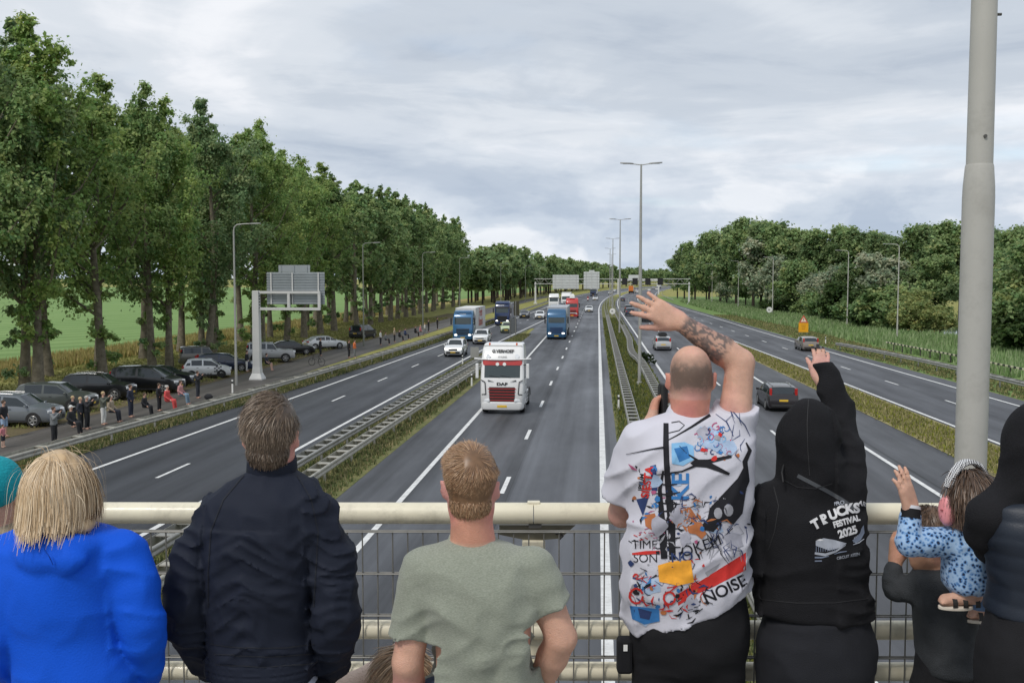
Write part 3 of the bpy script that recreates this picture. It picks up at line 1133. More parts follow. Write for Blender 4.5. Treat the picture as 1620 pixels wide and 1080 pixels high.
def leaves_mesh(name, C, N, size, rng, base, spread, tint=.22, droop=.25, shade=None):
    """leaf-sized quads (bent kites) round cluster centres C (k,3) with N leaves each"""
    k = len(C)
    cen = np.repeat(C, N, 0)
    m = len(cen)
    d = rng.normal(0, 1, (m, 3))
    d /= np.linalg.norm(d, axis=1)[:, None]
    r = np.abs(rng.normal(0, .55, m))
    sp = np.repeat(spread if hasattr(spread, '__len__') else np.full(k, spread), N)
    cen = cen + d * (r * sp)[:, None] * np.array([1, 1, .8])
    # leaf frames: mostly facing outward/upward, with scatter
    nrm = d * .8 + rng.normal(0, .55, (m, 3)) + np.array([0, 0, .8])
    nrm /= np.linalg.norm(nrm, axis=1)[:, None]
    ax = np.cross(nrm, rng.normal(0, 1, (m, 3)))
    ax /= np.linalg.norm(ax, axis=1)[:, None] + 1e-9
    bx = np.cross(nrm, ax)
    s = size * rng.uniform(.6, 1.3, m)[:, None]
    tip = cen + ax * s * .75 - np.array([0, 0, 1]) * s * droop
    V = np.stack([cen - ax * s * .65, cen + bx * s * .5, tip, cen - bx * s * .5], 1).reshape(-1, 3)
    F = np.arange(4 * m).reshape(-1, 4)
    cl = np.repeat(rng.normal(0, 1, (k, 1)) * .5, N, 0)          # whole clumps lean lighter or darker in leaf colour
    f = 1 + tint * (cl + rng.normal(0, .6, (m, 1)))
    col = np.array(base)[None] * np.clip(f, .45, 1.8)
    col[:, 0] *= 1 + .16 * cl[:, 0] + .07 * rng.normal(0, 1, m)
    col = np.clip(col, .004, .55)
    return np_mesh(name, V, F, M_LEAF, col=np.repeat(col, 4, 0))


def poplar(seed, H, nclump, nleaf, size, base, R=3.3, low=4.2):
    """tall poplar: straight trunk, steep limbs, broad column crown with a ragged top and holes"""
    rng = np.random.default_rng(seed)
    tr = MB()
    pts, rad = [], []
    wob = rng.normal(0, .25, 2)
    for i in range(9):
        q = i / 8
        pts.append((wob[0] * sin(q * 4) + .25 * q * rng.normal(0, .6), wob[1] * sin(q * 3.3) + .25 * q * rng.normal(0, .6), H * .93 * q))
        rad.append(.33 * (1 - q) ** .8 + .03 + (.12 if i == 0 else 0))
    tr.tube(pts, rad, 10, cap=False)
    cl, sp = [], []
    nl = 26
    for i in range(nl):
        q = (i + rng.random()) / nl
        z0 = low * .75 + (H * .86 - low * .75) * q
        a = rng.uniform(0, 2 * pi) + i * 2.4
        # crown half-width against height
        w = R * (0.62 + .55 * sin(pi * min(1, .12 + q * .95))) * (1 - .62 * q ** 2.6) * rng.uniform(.75, 1.18)
        up = w * rng.uniform(.9, 1.6)
        p0 = Vector(np.array([np.interp(z0, [p[2] for p in pts], [p[k] for p in pts]) for k in (0, 1)]).tolist() + [z0])
        p1 = p0 + Vector((cos(a) * w * .55, sin(a) * w * .55, up * .35))
        p2 = p0 + Vector((cos(a) * w, sin(a) * w, up))
        tr.tube([p0, p1, p2], [.11 * (1 - q) + .035, .07 * (1 - q) + .025, .015], 5, cap=False)
        nc = max(2, int(nclump / nl))
        for j in range(nc):
            f = rng.uniform(.25, 1.08)
            c = p0.lerp(p1, f * 2) if f < .5 else p1.lerp(p2, (f - .5) * 2)
            c = np.array(c) + rng.normal(0, .42, 3) * np.array([1, 1, .9])
            cl.append(c)
            sp.append(rng.uniform(.7, 1.5) * (1 - .35 * q))
    for j in range(int(nclump * .10)):        # leader tufts at the top
        z = H * rng.uniform(.84, 1.0)
        rr = (H - z) * .28 + .25
        cl.append(np.array([pts[-1][0] + rng.normal(0, rr * .6), pts[-1][1] + rng.normal(0, rr * .6), z]))
        sp.append(rng.uniform(.35, .6))
    for j in range(int(nclump * .022)):        # sprouts low on the trunk
        a = rng.uniform(0, 2 * pi)
        c = np.array([cos(a) * rng.uniform(.5, 1.5), sin(a) * rng.uniform(.5, 1.5), rng.uniform(1.2, low + .5)])
        tr.tube([(0, 0, c[2] - .35), Vector((c * np.array([.6, .6, 1])).tolist()), Vector((c * np.array([1.2, 1.2, 1])).tolist())], [.035, .022, .008], 4, cap=False)
        for f_ in (.55, .8, 1.05):
            cl.append(c * np.array([f_, f_, 1]) + rng.normal(0, .12, 3))
            sp.append(rng.uniform(.3, .5))
    cm = leaves_mesh('crown', np.array(cl), nleaf, size, rng, base, np.array(sp))
    return tr.mesh('trunk', M_BARK, smooth=60, fix=False), cm


def round_tree(seed, H, R, nclump, nleaf, size, base, low=.18, bush=False, tint=.25, lumps=7):
    """broad tree of several leaf lobes on a forked trunk"""
    rng = np.random.default_rng(seed)
    tr = MB()
    fork = H * (.10 if bush else .28)
    tr.tube([(0, 0, 0), (.05, .03, fork * .5), (0, 0, fork)], [.035 * H ** .9 * .5 + .05, .03 * H * .5, .026 * H * .5], 8, cap=False)
    cl, sp = [], []
    for i in range(lumps):
        a = i * 2.4 + rng.uniform(-.5, .5)
        q = (i + .5) / lumps
        zc = H * (low + .12 + (1 - low - .3) * q) + rng.normal(0, .04 * H)
        rr = R * (.72 if q < .55 else .72 * (1.25 - .9 * q) + .05) * rng.uniform(.45, .95) * (1 if i else 0)
        c = np.array([cos(a) * rr, sin(a) * rr, zc])
        lr = R * rng.uniform(.42, .62) * (1 - .25 * q)
        tr.tube([(0, 0, fork * .8), Vector((c[0] * .5, c[1] * .5, (fork + c[2]) * .5)), Vector(c.tolist())], [.014 * H, .009 * H, .003 * H], 5, cap=False)
        for j in range(nclump // lumps):
            d = rng.normal(0, 1, 3)
            d /= np.linalg.norm(d)
            cl.append(c + d * lr * rng.random() ** .38 * np.array([1, 1, .82]))
            sp.append(rng.uniform(.13, .26) * R)
    cl = np.array(cl)
    cl[:, 2] = np.maximum(cl[:, 2], .25)
    cm = leaves_mesh('crown', cl, nleaf, size, rng, base, np.array(sp), tint)
    return tr.mesh('trunk', M_BARK2, smooth=60, fix=False), cm


def tree(name, meshes, s, t, rz, k, label, group, z=0.0):
    o = empty(name, P(s, t, z), rz, label, 'tree' if 'bush' not in name else 'bush', group)
    o.scale = (k[0], k[0], k[1])
    link('trunk', meshes[0], o)
    link('crown', meshes[1], o)
    return o


rt = random.Random(5)
ORD = 'first second third fourth fifth sixth seventh eighth ninth tenth eleventh twelfth thirteenth fourteenth fifteenth sixteenth seventeenth eighteenth nineteenth twentieth twenty-first twenty-second twenty-third twenty-fourth twenty-fifth twenty-sixth'.split()
seen_ = {}


def nth(key):
    seen_[key] = seen_.get(key, -1) + 1
    return ORD[seen_[key]]


PG = (.275, .385, .150)
near = [poplar(11 + k, 24, 520, 50, .205, (PG[0] * f, PG[1] * f, PG[2] * f2), R=3.9 + .2 * k, low=6.6) for k, (f, f2) in enumerate(((1.0, 1.0), (1.12, .9), (.88, 1.05), (1.0, .85)))]
mid = [poplar(31 + k, 24, 320, 30, .36, (PG[0] * f * .95, PG[1] * f * .95, PG[2] * f), R=3.6, low=6.2) for k, f in enumerate((1.0, 1.12, .9))]
high = [poplar(41 + k, 24, 330, 34, .34, (PG[0] * f, PG[1] * f, PG[2] * f), R=4.0, low=9.5) for k, f in enumerate((.92, 1.05))]
far = [round_tree(51 + k, 20, 6.5, 110, 22, 1.0, (PG[0] * f, PG[1] * f, PG[2] * f * 1.1)) for k, f in enumerate((.85, 1.0))]

gp = 'tall poplars in the row along the service road'
row = [(56.5, -37.6), (62.3, -37.1), (63.4, -38.7), (70.2, -36.7), (79.9, -37.4), (81.7, -36.7), (90.5, -36.9), (97.9, -35.1), (100.2, -40.2), (100.4, -41.6)]
wh = ['at the left edge of the view', 'left of the pair nearest the left edge', 'right of the pair nearest the left edge', 'with the thick trunk behind the dark estate car', 'left of the pair behind the black van', 'right of the pair behind the black van', 'behind the white hatchback', 'behind the cantilever sign post', 'left of the pair behind the parked off-roader', 'right of the pair behind the parked off-roader']
for i, (s, t) in enumerate(row):
    tree('poplar_tree', near[i % 4], s, t, rt.uniform(0, 6.3), (rt.uniform(.85, 1.0), rt.uniform(.93, 1.04)), 'tall poplar ' + wh[i], gp)
for i in range(6):       # second row behind, near end
    s = 57 + i * 8.6
    tree('poplar_tree', high[i % 2], s, -43.5 + rt.uniform(-.5, .5), rt.uniform(0, 6.3), (rt.uniform(.9, 1.05), rt.uniform(.9, 1.03)), nth('back') + ' poplar from the left in the second row at the left edge', 'poplars of the second row')
s = 108
i = 0
while s < 285:
    for t0 in (-37.5, -43.0):
        v = high[i // 2 % 2] if t0 < -40 and s < 200 else near[(i * 3 + 1) % 4] if s < 135 else mid[i % 3]
        tree('poplar_tree', v, s + rt.uniform(-1, 1), t0 + rt.uniform(-.8, .8) - (s - 108) * .012, rt.uniform(0, 6.3), (rt.uniform(.9, 1.1), rt.uniform(.94, 1.05)),
             nth(t0) + (' front-row poplar' if t0 > -40 else ' back-row poplar') + ' counting from the cantilever sign towards the gantry', 'poplars of the long double row')
        i += 1
    s += 8.6
s = 292
while s < 1250:       # beyond: a closed belt of trees that follows the bend
    for t0 in ((-34, -42) if s < 700 else (-38,)):
        tree('belt_tree', far[i % 2], s + rt.uniform(-3, 3), t0 + rt.uniform(-2, 2), rt.uniform(0, 6.3), (rt.uniform(.85, 1.15), rt.uniform(.80, 1.08)),
             'distant tree in the dark belt beside the motorway bend', 'trees of the distant left belt')
        i += 1
    s += 9.5 if s < 700 else 13
# a far hedge line across the field
for k in range(46):
    tree('hedge_tree', far[k % 2], 620 + rt.uniform(-12, 12), -80 - k * 11.5 + rt.uniform(-3, 3), rt.uniform(0, 6), (rt.uniform(.7, 1.2), rt.uniform(.4, .75)), 'low tree in the far hedge across the green field', 'trees of the far hedge')

# ---- wood on the right
DK, MDG, PALE, YEL = (.190, .270, .115), (.265, .365, .150), (.390, .445, .300), (.320, .370, .140)
rtv = {
    'd': [round_tree(71, 19, 6.6, 300, 44, .42, DK), round_tree(72, 17, 6.0, 280, 44, .42, DK)],
    'm': [round_tree(73, 18, 6.4, 300, 44, .42, MDG), round_tree(74, 16, 5.6, 280, 44, .40, MDG)],
    'p': [round_tree(75, 15, 5.2, 300, 44, .38, PALE, low=.10), round_tree(76, 13, 4.8, 280, 44, .36, PALE, low=.08)],
    'b': [round_tree(77, 6.0, 3.8, 220, 40, .30, MDG, low=.02, bush=True), round_tree(78, 5.0, 3.4, 220, 40, .28, (.066, .112, .032), low=.02, bush=True)],
    'y': [round_tree(79, 7.5, 4.6, 260, 44, .30, YEL, low=.02, bush=True)],
}
gw = 'trees of the wood on the right'


def wood(kind, u, v_top, d, label, dz=0.0, wide=1.0):
    """tree whose top is seen at height v_top when it stands d metres off in direction u"""
    d = max(d, float(np.interp(u, [1060, 1120, 1163, 1217, 1331, 1413, 1620], [400, 325, 275, 228, 174, 142, 95])))
    p = at(u, 440, d)
    top = at(u, v_top, d).z
    me = rtv[kind][hash((u, v_top)) % len(rtv[kind])] if False else rtv[kind][int(u) % len(rtv[kind])]
    H0 = max(v.co.z for v in me[1].vertices) if 'H' not in me[1] else me[1]['H']
    me[1]['H'] = H0
    k = top / H0
    nm = {'b': 'bush', 'y': 'bush'}.get(kind, 'broadleaf_tree')
    o = empty(nm, (p.x, p.y, 0), rt.uniform(0, 6.3), label, 'bush' if nm == 'bush' else 'tree', gw if nm != 'bush' else 'bushes in front of the right wood')
    o.scale = (k * wide, k * wide, k)
    link('trunk', me[0], o)
    link('crown', me[1], o)


W = [('m', 1072, 405, 330), ('d', 1083, 390, 300), ('m', 1100, 380, 285), ('d', 1122, 368, 265), ('m', 1140, 357, 250), ('d', 1165, 349, 245), ('m', 1192, 340, 240), ('d', 1218, 345, 240),
     ('m', 1240, 352, 236), ('d', 1262, 362, 235), ('d', 1285, 358, 225), ('m', 1310, 353, 222), ('d', 1338, 360, 215), ('m', 1362, 356, 215), ('d', 1392, 364, 205), ('d', 1415, 372, 200),
     ('d', 1440, 370, 190), ('m', 1462, 352, 185), ('d', 1490, 348, 180), ('m', 1520, 345, 175), ('d', 1552, 352, 170), ('d', 1580, 358, 165), ('m', 1610, 352, 150), ('d', 1640, 350, 150), ('m', 1668, 360, 145)]
for k_, (kd, u, vt, d) in enumerate(W):
    wood(kd, u, vt, d, nth('w') + ' tree from the left along the skyline of the right-hand wood')
W2 = [('p', 1150, 412, 215), ('p', 1205, 374, 205), ('p', 1232, 400, 195), ('m', 1265, 405, 190), ('p', 1290, 428, 180), ('d', 1180, 425, 200), ('p', 1395, 395, 168), ('d', 1350, 410, 175), ('p', 1322, 415, 180),
      ('d', 1440, 425, 165), ('m', 1480, 400, 160), ('d', 1545, 405, 150), ('m', 1590, 392, 120), ('m', 1628, 376, 108), ('d', 1608, 410, 112), ('m', 1095, 430, 285), ('d', 1118, 418, 262), ('d', 1250, 440, 185)]
for kd, u, vt, d in sorted(W2, key=lambda q: q[1]):
    wood(kd, u, vt, d, nth('w' + kd) + {'p': ' pale silvery willow', 'm': ' mid-green tree', 'd': ' dark green tree'}[kd] + ' from the left at the front of the right-hand wood', wide=1.15)
W3 = [('b', 1245, 457, 172), ('b', 1300, 448, 166), ('b', 1335, 440, 158), ('b', 1362, 452, 150), ('y', 1448, 452, 140), ('y', 1470, 470, 136), ('b', 1410, 440, 146), ('b', 1395, 462, 138), ('b', 1270, 470, 160), ('b', 1580, 470, 112), ('b', 1612, 450, 104), ('b', 1645, 460, 100), ('b', 1215, 470, 185), ('b', 1385, 445, 150), ('b', 1320, 470, 150)]
for kd, u, vt, d in sorted(W3, key=lambda q: q[1]):
    wood(kd, u, vt, d, nth('w' + kd) + {'b': ' green bush from the left at the foot of the right-hand wood', 'y': ' yellowish bush from the left beside the pond'}[kd], wide=1.25)
# small bush between the central guardrails
mb_ = round_tree(91, 1.5, 1.0, 60, 30, .14, (.035, .06, .018), low=.02, bush=True)
tree('bush', mb_, 89, 4.3, 1.0, (1.0, .8), 'dark green bush growing over the right ladder guardrail', None)
# ================================================================== VEHICLES
M_GLASS = mat('tinted_glass', (.018, .024, .028), .05, spec=.8)
M_GLASSC = mat('clear_dark_glass', (.035, .05, .052), .05, spec=.8)
M_TYRE = mat('tyre_rubber', (.018, .018, .018), .85)
M_RIM = mat('alloy_rim', (.42, .42, .42), .35, .7)
M_RIMD = mat('dark_rim', (.05, .05, .05), .4, .5)
M_TRIM = mat('black_trim', (.02, .02, .021), .55)
M_HL = mat('headlight_glass', (.72, .74, .76), .12, spec=.8)
M_HLON = mat('headlight_lit', (1.0, .97, .9), .2, emit=2.2)
M_TL = mat('tail_light_red', (.42, .015, .012), .2, spec=.7)
M_PLY = mat('yellow_plate', (.72, .46, .04), .5)


def paint(name, c, metal=.15):
    return mat('paint_' + name, c, .28, metal, coat=.7, dirt=.06, dscale=1.0)


WHEELS = {}


def wheel_meshes(r, w, dark=False, spokes=5):
    key = (round(r, 3), w, dark, spokes)
    if key in WHEELS:
        return WHEELS[key]
    n = 22
    ring = [(-w / 2, r * .66), (-w / 2, r * .93), (-w * .38, r), (w * .38, r), (w / 2, r * .93), (w / 2, r * .66)]
    rings = [[(x, cos(2 * pi * k / n) * q, sin(2 * pi * k / n) * q) for x, q in ring] for k in range(n + 1)]
    tm = MB().loft(rings, closed=False, caps=False)
    tm.disc((0, 0, 0), r * .67, (1, 0, 0), n, w * .7)
    ty = tm.mesh('tyre', M_TYRE, smooth=40, fix=True)
    rm = MB()
    for k in range(spokes):
        a = 2 * pi * k / spokes
        for sd in (-1, 1):
            rm.bar((sd * w * .44, 0, 0), (sd * w * .44, cos(a) * r * .62, sin(a) * r * .62), r * .2, .03, (1, 0, 0))
    for sd in (-1, 1):
        rr = [[(sd * (w * .46 + dx), cos(2 * pi * k / n) * q, sin(2 * pi * k / n) * q) for dx, q in ((0, r * .58), (.012, r * .62), (0, r * .67))] for k in range(n + 1)]
        rm.loft(rr, closed=False, caps=False)
        rm.disc((sd * w * .45, 0, 0), r * .16, (1, 0, 0), 12, .04)
    ri = rm.mesh('rim', M_RIMD if dark else M_RIM, smooth=40)
    WHEELS[key] = (ty, ri)
    return WHEELS[key]


def add_wheel(root, x, y, r, w, dark=False, spokes=5):
    ty, ri = wheel_meshes(r, w, dark, spokes)
    o = link('wheel', ty, root, (x, y, r))
    link('rim', ri, o)
    return o


CARS = {
    # L, W/2, H, low, belt(rear, front), profile (y 0 rear .. 1 front, z), indices of rear glass / windscreen spans, wheel r
    'suv': dict(L=4.45, W=.925, low=.25, belt=(1.08, 1.02), prof=[(0, .72), (.012, .98), (.03, 1.08), (.10, 1.55), (.17, 1.63), (.42, 1.66), (.60, 1.60), (.755, 1.09), (.87, 1.02), (.955, .93), (.99, .74), (1, .60)], rg=(2, 3), ws=(6, 7), wr=.36),
    'hatch': dict(L=3.6, W=.82, low=.20, belt=(.98, .90), prof=[(0, .62), (.012, .90), (.03, .98), (.10, 1.36), (.18, 1.46), (.42, 1.49), (.60, 1.42), (.79, .96), (.90, .88), (.96, .78), (.99, .62), (1, .5)], rg=(2, 3), ws=(6, 7), wr=.30),
    'estate': dict(L=4.7, W=.90, low=.20, belt=(1.0, .93), prof=[(0, .62), (.01, .92), (.022, 1.0), (.10, 1.38), (.17, 1.45), (.42, 1.49), (.57, 1.43), (.735, .98), (.86, .90), (.955, .80), (.99, .62), (1, .5)], rg=(2, 3), ws=(6, 7), wr=.325),
    'sedan': dict(L=4.6, W=.90, low=.19, belt=(.98, .92), prof=[(0, .62), (.01, .90), (.10, 1.0), (.20, 1.28), (.27, 1.38), (.45, 1.43), (.57, 1.38), (.735, .96), (.86, .88), (.955, .78), (.99, .62), (1, .5)], rg=(2, 4), ws=(6, 7), wr=.32),
    'mpv': dict(L=4.75, W=.93, low=.23, belt=(1.08, .99), prof=[(0, .72), (.008, 1.0), (.016, 1.09), (.055, 1.66), (.12, 1.74), (.42, 1.78), (.62, 1.70), (.84, 1.06), (.90, .98), (.96, .86), (.99, .70), (1, .55)], rg=(2, 3), ws=(6, 7), wr=.335),
    'offroad': dict(L=4.4, W=.90, low=.36, belt=(1.22, 1.16), prof=[(0, .75), (.008, 1.1), (.014, 1.22), (.03, 1.74), (.07, 1.80), (.42, 1.82), (.55, 1.78), (.645, 1.19), (.80, 1.14), (.955, 1.08), (.99, .9), (1, .7)], rg=(2, 3), ws=(6, 7), wr=.39),
}
CAR_CACHE = {}


def car_geo(kind):
    if kind in CAR_CACHE:
        return CAR_CACHE[kind]
    D = CARS[kind]
    L, W, low = D['L'], D['W'], D['low']
    st = []
    # refine the station list
    pr = D['prof']
    for i, (q, z) in enumerate(pr):
        taper = 1 - .13 * max(0, (q - .88) / .12) ** 2 - .09 * max(0, (.08 - q) / .08) ** 2
        w = W * taper
        zb = min(D['belt'][0] + (D['belt'][1] - D['belt'][0]) * q, z - .015)
        cab = z - zb
        lo = low + (.12 if i in (0, len(pr) - 1) else 0)
        wr = w * (.93 - .05 * min(1, cab / .1)) - max(0, cab - .05) * .17 if cab < .12 else w * .975 - cab * .27
        y = (q - .5) * L
        half = [(w * .88, lo), (w * .975, lo + .12), (w, lo + (zb - lo) * .52), (w * .975, zb), (wr, z - .04 * min(1, cab / .2) - .005), (wr * .78, z + .002), (wr * .4, z + .018), (0, z + .024)]
        st.append((y, half, zb, z))
    rings = [[(x, y, zz) for x, zz in h] + [(-x, y, zz) for x, zz in reversed(h[:-1])] for y, h, _, _ in st]
    body = MB().loft(rings, closed=False, caps=False)
    n = len(rings[0])
    body.f.append(tuple(range(n)))
    body.f.append(tuple(range((len(rings) - 1) * n, len(rings) * n)))
    for i in range(len(rings) - 1):            # floor
        a, b = i * n, i * n + n - 1
        body.f.append((a, b, b + n, a + n))
    bm_ = body.mesh('body', None, smooth=32)

    def patch(pts_grid, sx=.93, sy=.9, off=.006):
        rows, cols_ = len(pts_grid), len(pts_grid[0])
        flat = [Vector(p) for r in pts_grid for p in r]
        c = sum(flat, Vector()) / len(flat)
        nrm = (flat[cols_ - 1] - flat[0]).cross(flat[-cols_] - flat[0]).normalized()
        if nrm.dot(c - Vector((0, 0, .7))) < 0:
            nrm = -nrm
        out = []
        for i in range(rows):
            for j in range(cols_):
                p = Vector(pts_grid[i][j])
                # shrink within its own row and column
                mr = (Vector(pts_grid[i][0]) + Vector(pts_grid[i][-1])) / 2
                mc_ = (Vector(pts_grid[0][j]) + Vector(pts_grid[-1][j])) / 2
                p = p + (mr - p) * (1 - sx) + (mc_ - p) * (1 - sy)
                out.append(p + nrm * off)
        fs = [(i * cols_ + j, i * cols_ + j + 1, (i + 1) * cols_ + j + 1, (i + 1) * cols_ + j) for i in range(rows - 1) for j in range(cols_ - 1)]
        return MB().add(out, fs).mesh('glass', M_GLASS, smooth=40)

    def rows(i0, i1, j0, j1):
        return [[rings[i][j] for j in range(j0, j1 + 1)] for i in range(i0, i1 + 1)]
    ws = patch(rows(D['ws'][0], D['ws'][1], 4, n - 5), .94, .88)
    rg = patch(rows(D['rg'][0], D['rg'][1], 4, n - 5), .92, .92)
    sides = []
    i0, i1 = D['rg'][1], D['ws'][0]
    for spans in ((i0 - 1, i0 + 1), (i0 + 1, i0 + 2), (i0 + 2, D['ws'][1])):
        a, b = spans
        for sgn in (0, 1):
            j0 = 3 if sgn == 0 else n - 5
            sides.append(patch(rows(a, b, j0, j0 + 1), .86, .90, .006))
    CAR_CACHE[kind] = (bm_, ws, rg, sides, rings)
    return CAR_CACHE[kind]


def car(kind, colour, s, t, label, away=True, dz=0.0, turn=0.0, lit=False, box=False, group=None, small=False, name='car', metal=.15, dark=False, rails=False, plate='yellow'):
    D = CARS[kind]
    L, W = D['L'], D['W']
    bm_, ws, rg, sides, rings = car_geo(kind)
    root = empty(name, P(s, t, .026 + dz), heading(s) + (0 if away else pi) + turn, label, 'car', group)
    b = link('body', bm_, root)
    if not bm_.materials:
        bm_.materials.append(None)
    b.material_slots[0].link = 'OBJECT'
    b.material_slots[0].material = paint(*colour, metal) if isinstance(colour[0], str) else colour
    link('windscreen', ws, root)
    link('rear_window', rg, root)
    for k, sm in enumerate(sides):
        if small and k > 3:
            break
        link('side_window', sm, root)
    wr = D['wr']
    ya, yb = -L * .5 + L * .19, L * .5 - L * .195
    for x in (-1, 1):
        for y in (ya, yb):
            add_wheel(root, x * (W - .085), y, wr, .20, dark)
    if not small:
        for y in (ya, yb):
            for x in (-1, 1):
                nn = 18
                arc = [[(x * (W + dx), y + cos(pi * (k / nn * 1.16 - .08)) * q, wr + sin(pi * (k / nn * 1.16 - .08)) * q) for dx, q in ((.0, wr * .9), (.008, wr * 1.0), (.008, wr * 1.12), (-.01, wr * 1.16))] for k in range(nn + 1)]
                MB().loft(arc, closed=False, caps=False).build('wheel_arch', M_TRIM, root, smooth=50)
        for x in (-1, 1):
            MB().box((x * (W - .005), 0, D['low'] + .05), (.03, L * .46, .10)).build('sill', M_TRIM, root)
            m_ = MB().box((x * (W + .08), L * (D['prof'][D['ws'][1]][0] - .5) - .12, D['belt'][1] + .07), (.17, .10, .13)).build('mirror', b.material_slots[0].material, root, bevel=.02)
            for yy in (-.02 * L, -.24 * L):
                MB().box((x * (W * .995 + .004), yy + .2, D['belt'][0] - .16), (.02, .16, .03)).build('door_handle', M_TRIM, root)
    zf = D['belt'][1]
    MB().box((0, L / 2 - .035, D['low'] + .18), (W * 1.5, .10, .22), None, (.96, 1)).build('front_bumper', M_TRIM, root, bevel=.02)
    MB().box((0, L / 2 - .03, zf - .30), (W * .95, .10, .15)).build('grille', M_TRIM, root, bevel=.015)
    MB().box((0, -L / 2 + .02, D['low'] + .16), (W * 1.55, .10, .16)).build('rear_bumper', M_TRIM, root, bevel=.02)
    for x in (-1, 1):
        MB().box((x * W * .69, L / 2 - .11, zf - .235), (W * .40, .22, .14), Matrix.Rotation(-x * .42, 3, 'Z')).build('headlight', M_HLON if lit else M_HL, root, bevel=.03)
        tall = kind in ('estate', 'mpv', 'offroad')
        MB().box((x * W * .80, -L / 2 + .055 + (.09 if tall else .0), D['belt'][0] - (-.10 if tall else .11)), (W * (.16 if tall else .36), .13, .52 if tall else .16), Matrix.Rotation(x * .25, 3, 'Z')).build('tail_light', M_TL, root, bevel=.02)
    MB().box((0, L / 2 + .022, D['low'] + .22), (.50, .012, .11)).build('number_plate', M_PLY, root)
    MB().box((0, -L / 2 + .005, D['belt'][0] - .34), (.50, .03, .11)).build('number_plate', M_PLY, root)
    if rails:
        for x in (-1, 1):
            MB().tube([(x * W * .60, -L * .36, CARS[kind]['prof'][4][1] + .02), (x * W * .62, -L * .2, CARS[kind]['prof'][5][1] + .045), (x * W * .62, L * .03, CARS[kind]['prof'][6][1] + .07)], .018, 6).build('roof_rail', M_RIM, root)
    if box:
        zt = max(p[1] for p in D['prof'])
        for yy in (-.55, .35):
            MB().box((0, yy - .3, zt + .06), (W * 1.25, .06, .05)).build('roof_bar', M_TRIM, root)
        MB().loft([[(x * w, y, zt + .09 + z) for x, z in ((-.42, 0), (.42, 0), (.40, .25), (.25, .34), (-.25, .34), (-.40, .25))] for y, w in ((-1.35, .7), (-1.2, 1), (.4, 1), (.75, .6))]).build('roof_box', M_TRIM, root, smooth=30)
    return root


WHITE, SILV, BLACKP, DKGREY, NAVY = ('white', (.72, .73, .73)), ('silver', (.42, .43, .44)), ('black', (.010, .011, .013)), ('graphite', (.055, .06, .068)), ('navy', (.015, .025, .06))
MINT, TAUPE, REDP, GREYB = ('mint', (.50, .60, .36)), ('taupe', (.22, .19, .165)), ('red', (.50, .02, .02)), ('steel', (.17, .19, .215))
# --- oncoming lanes
tr_ = 'cars driving on the motorway'
car('suv', WHITE, 97.9, -14.15, 'white family car with headlights on in front of the blue box lorry', False, lit=True, group=tr_)
car('suv', WHITE, 116.5, -13.7, 'white car driving right beside the blue box lorry', False, group=tr_)
car('hatch', MINT, 140.3, -12.9, 'pale green car half hidden by the dark sign plates', False, group=tr_)
car('sedan', DKGREY, 193, -14.3, 'dark car behind the sign plates in the far left lane', False, group=tr_)
car('estate', WHITE, 188.5, -11.0, 'white car to the left of the leading blue lorry', False, group=tr_)
car('suv', GREYB, 243, -8.6, 'grey-blue car between the red lorry and the white lorries', False, group=tr_, small=True)
car('sedan', WHITE, 226, -2.0, 'white car partly hidden behind the red lorry', False, group=tr_, small=True)
car('sedan', WHITE, 345, -2.6, 'small white car beyond the red lorry in the nearer lane', False, group=tr_, small=True)
car('suv', SILV, 470, -1.6, 'silver car far off left of the lamp masts', False, group=tr_, small=True)
car('sedan', WHITE, 560, -5.2, 'white car far off under the gantry on the oncoming side', False, group=tr_, small=True)
# --- departing lanes
car('estate', SILV, 108.3, 7.0, 'silver estate car with a black roof box driving away', True, box=True, group=tr_)
car('estate', ('blackcherry', (.016, .012, .014)), 60.2, 10.75, 'black estate car with tall red tail lights driving away', True, group=tr_, rails=True)
car('estate', TAUPE, 108.8, 22.5, 'taupe estate car driving away on the far right road', True, group=tr_)
car('suv', NAVY, 205, 6.6, 'dark car left of the fingers of the waving hand', True, group=tr_)
car('suv', BLACKP, 228, 7.0, 'black car just ahead of another dark car by the waving fingers', True, group=tr_, small=True)
car('estate', BLACKP, 178, 8.6, 'dark car glimpsed under the palm of the waving hand', True, group=tr_)
car('hatch', NAVY, 330, 6.9, 'small dark car above the waving fingers', True, group=tr_, small=True)
lab_far = ['white car far off on the right-hand road under the gantry', 'silver car far off on the right-hand road under the gantry', 'red car far off on the right-hand road under the gantry', 'dark car far off on the right-hand road under the gantry', 'second white car far off beyond the gantry', 'grey car at the far bend on the right-hand road']
for k, (s, t, c, kd) in enumerate(((520, 9.5, WHITE, 'suv'), (575, 14, SILV, 'sedan'), (470, 16.5, REDP, 'hatch'), (600, 7.0, NAVY, 'suv'), (640, 16, WHITE, 'mpv'), (700, 10, GREYB, 'sedan'))):
    car(kd, c, s, t, lab_far[k], True, group=tr_, small=True)

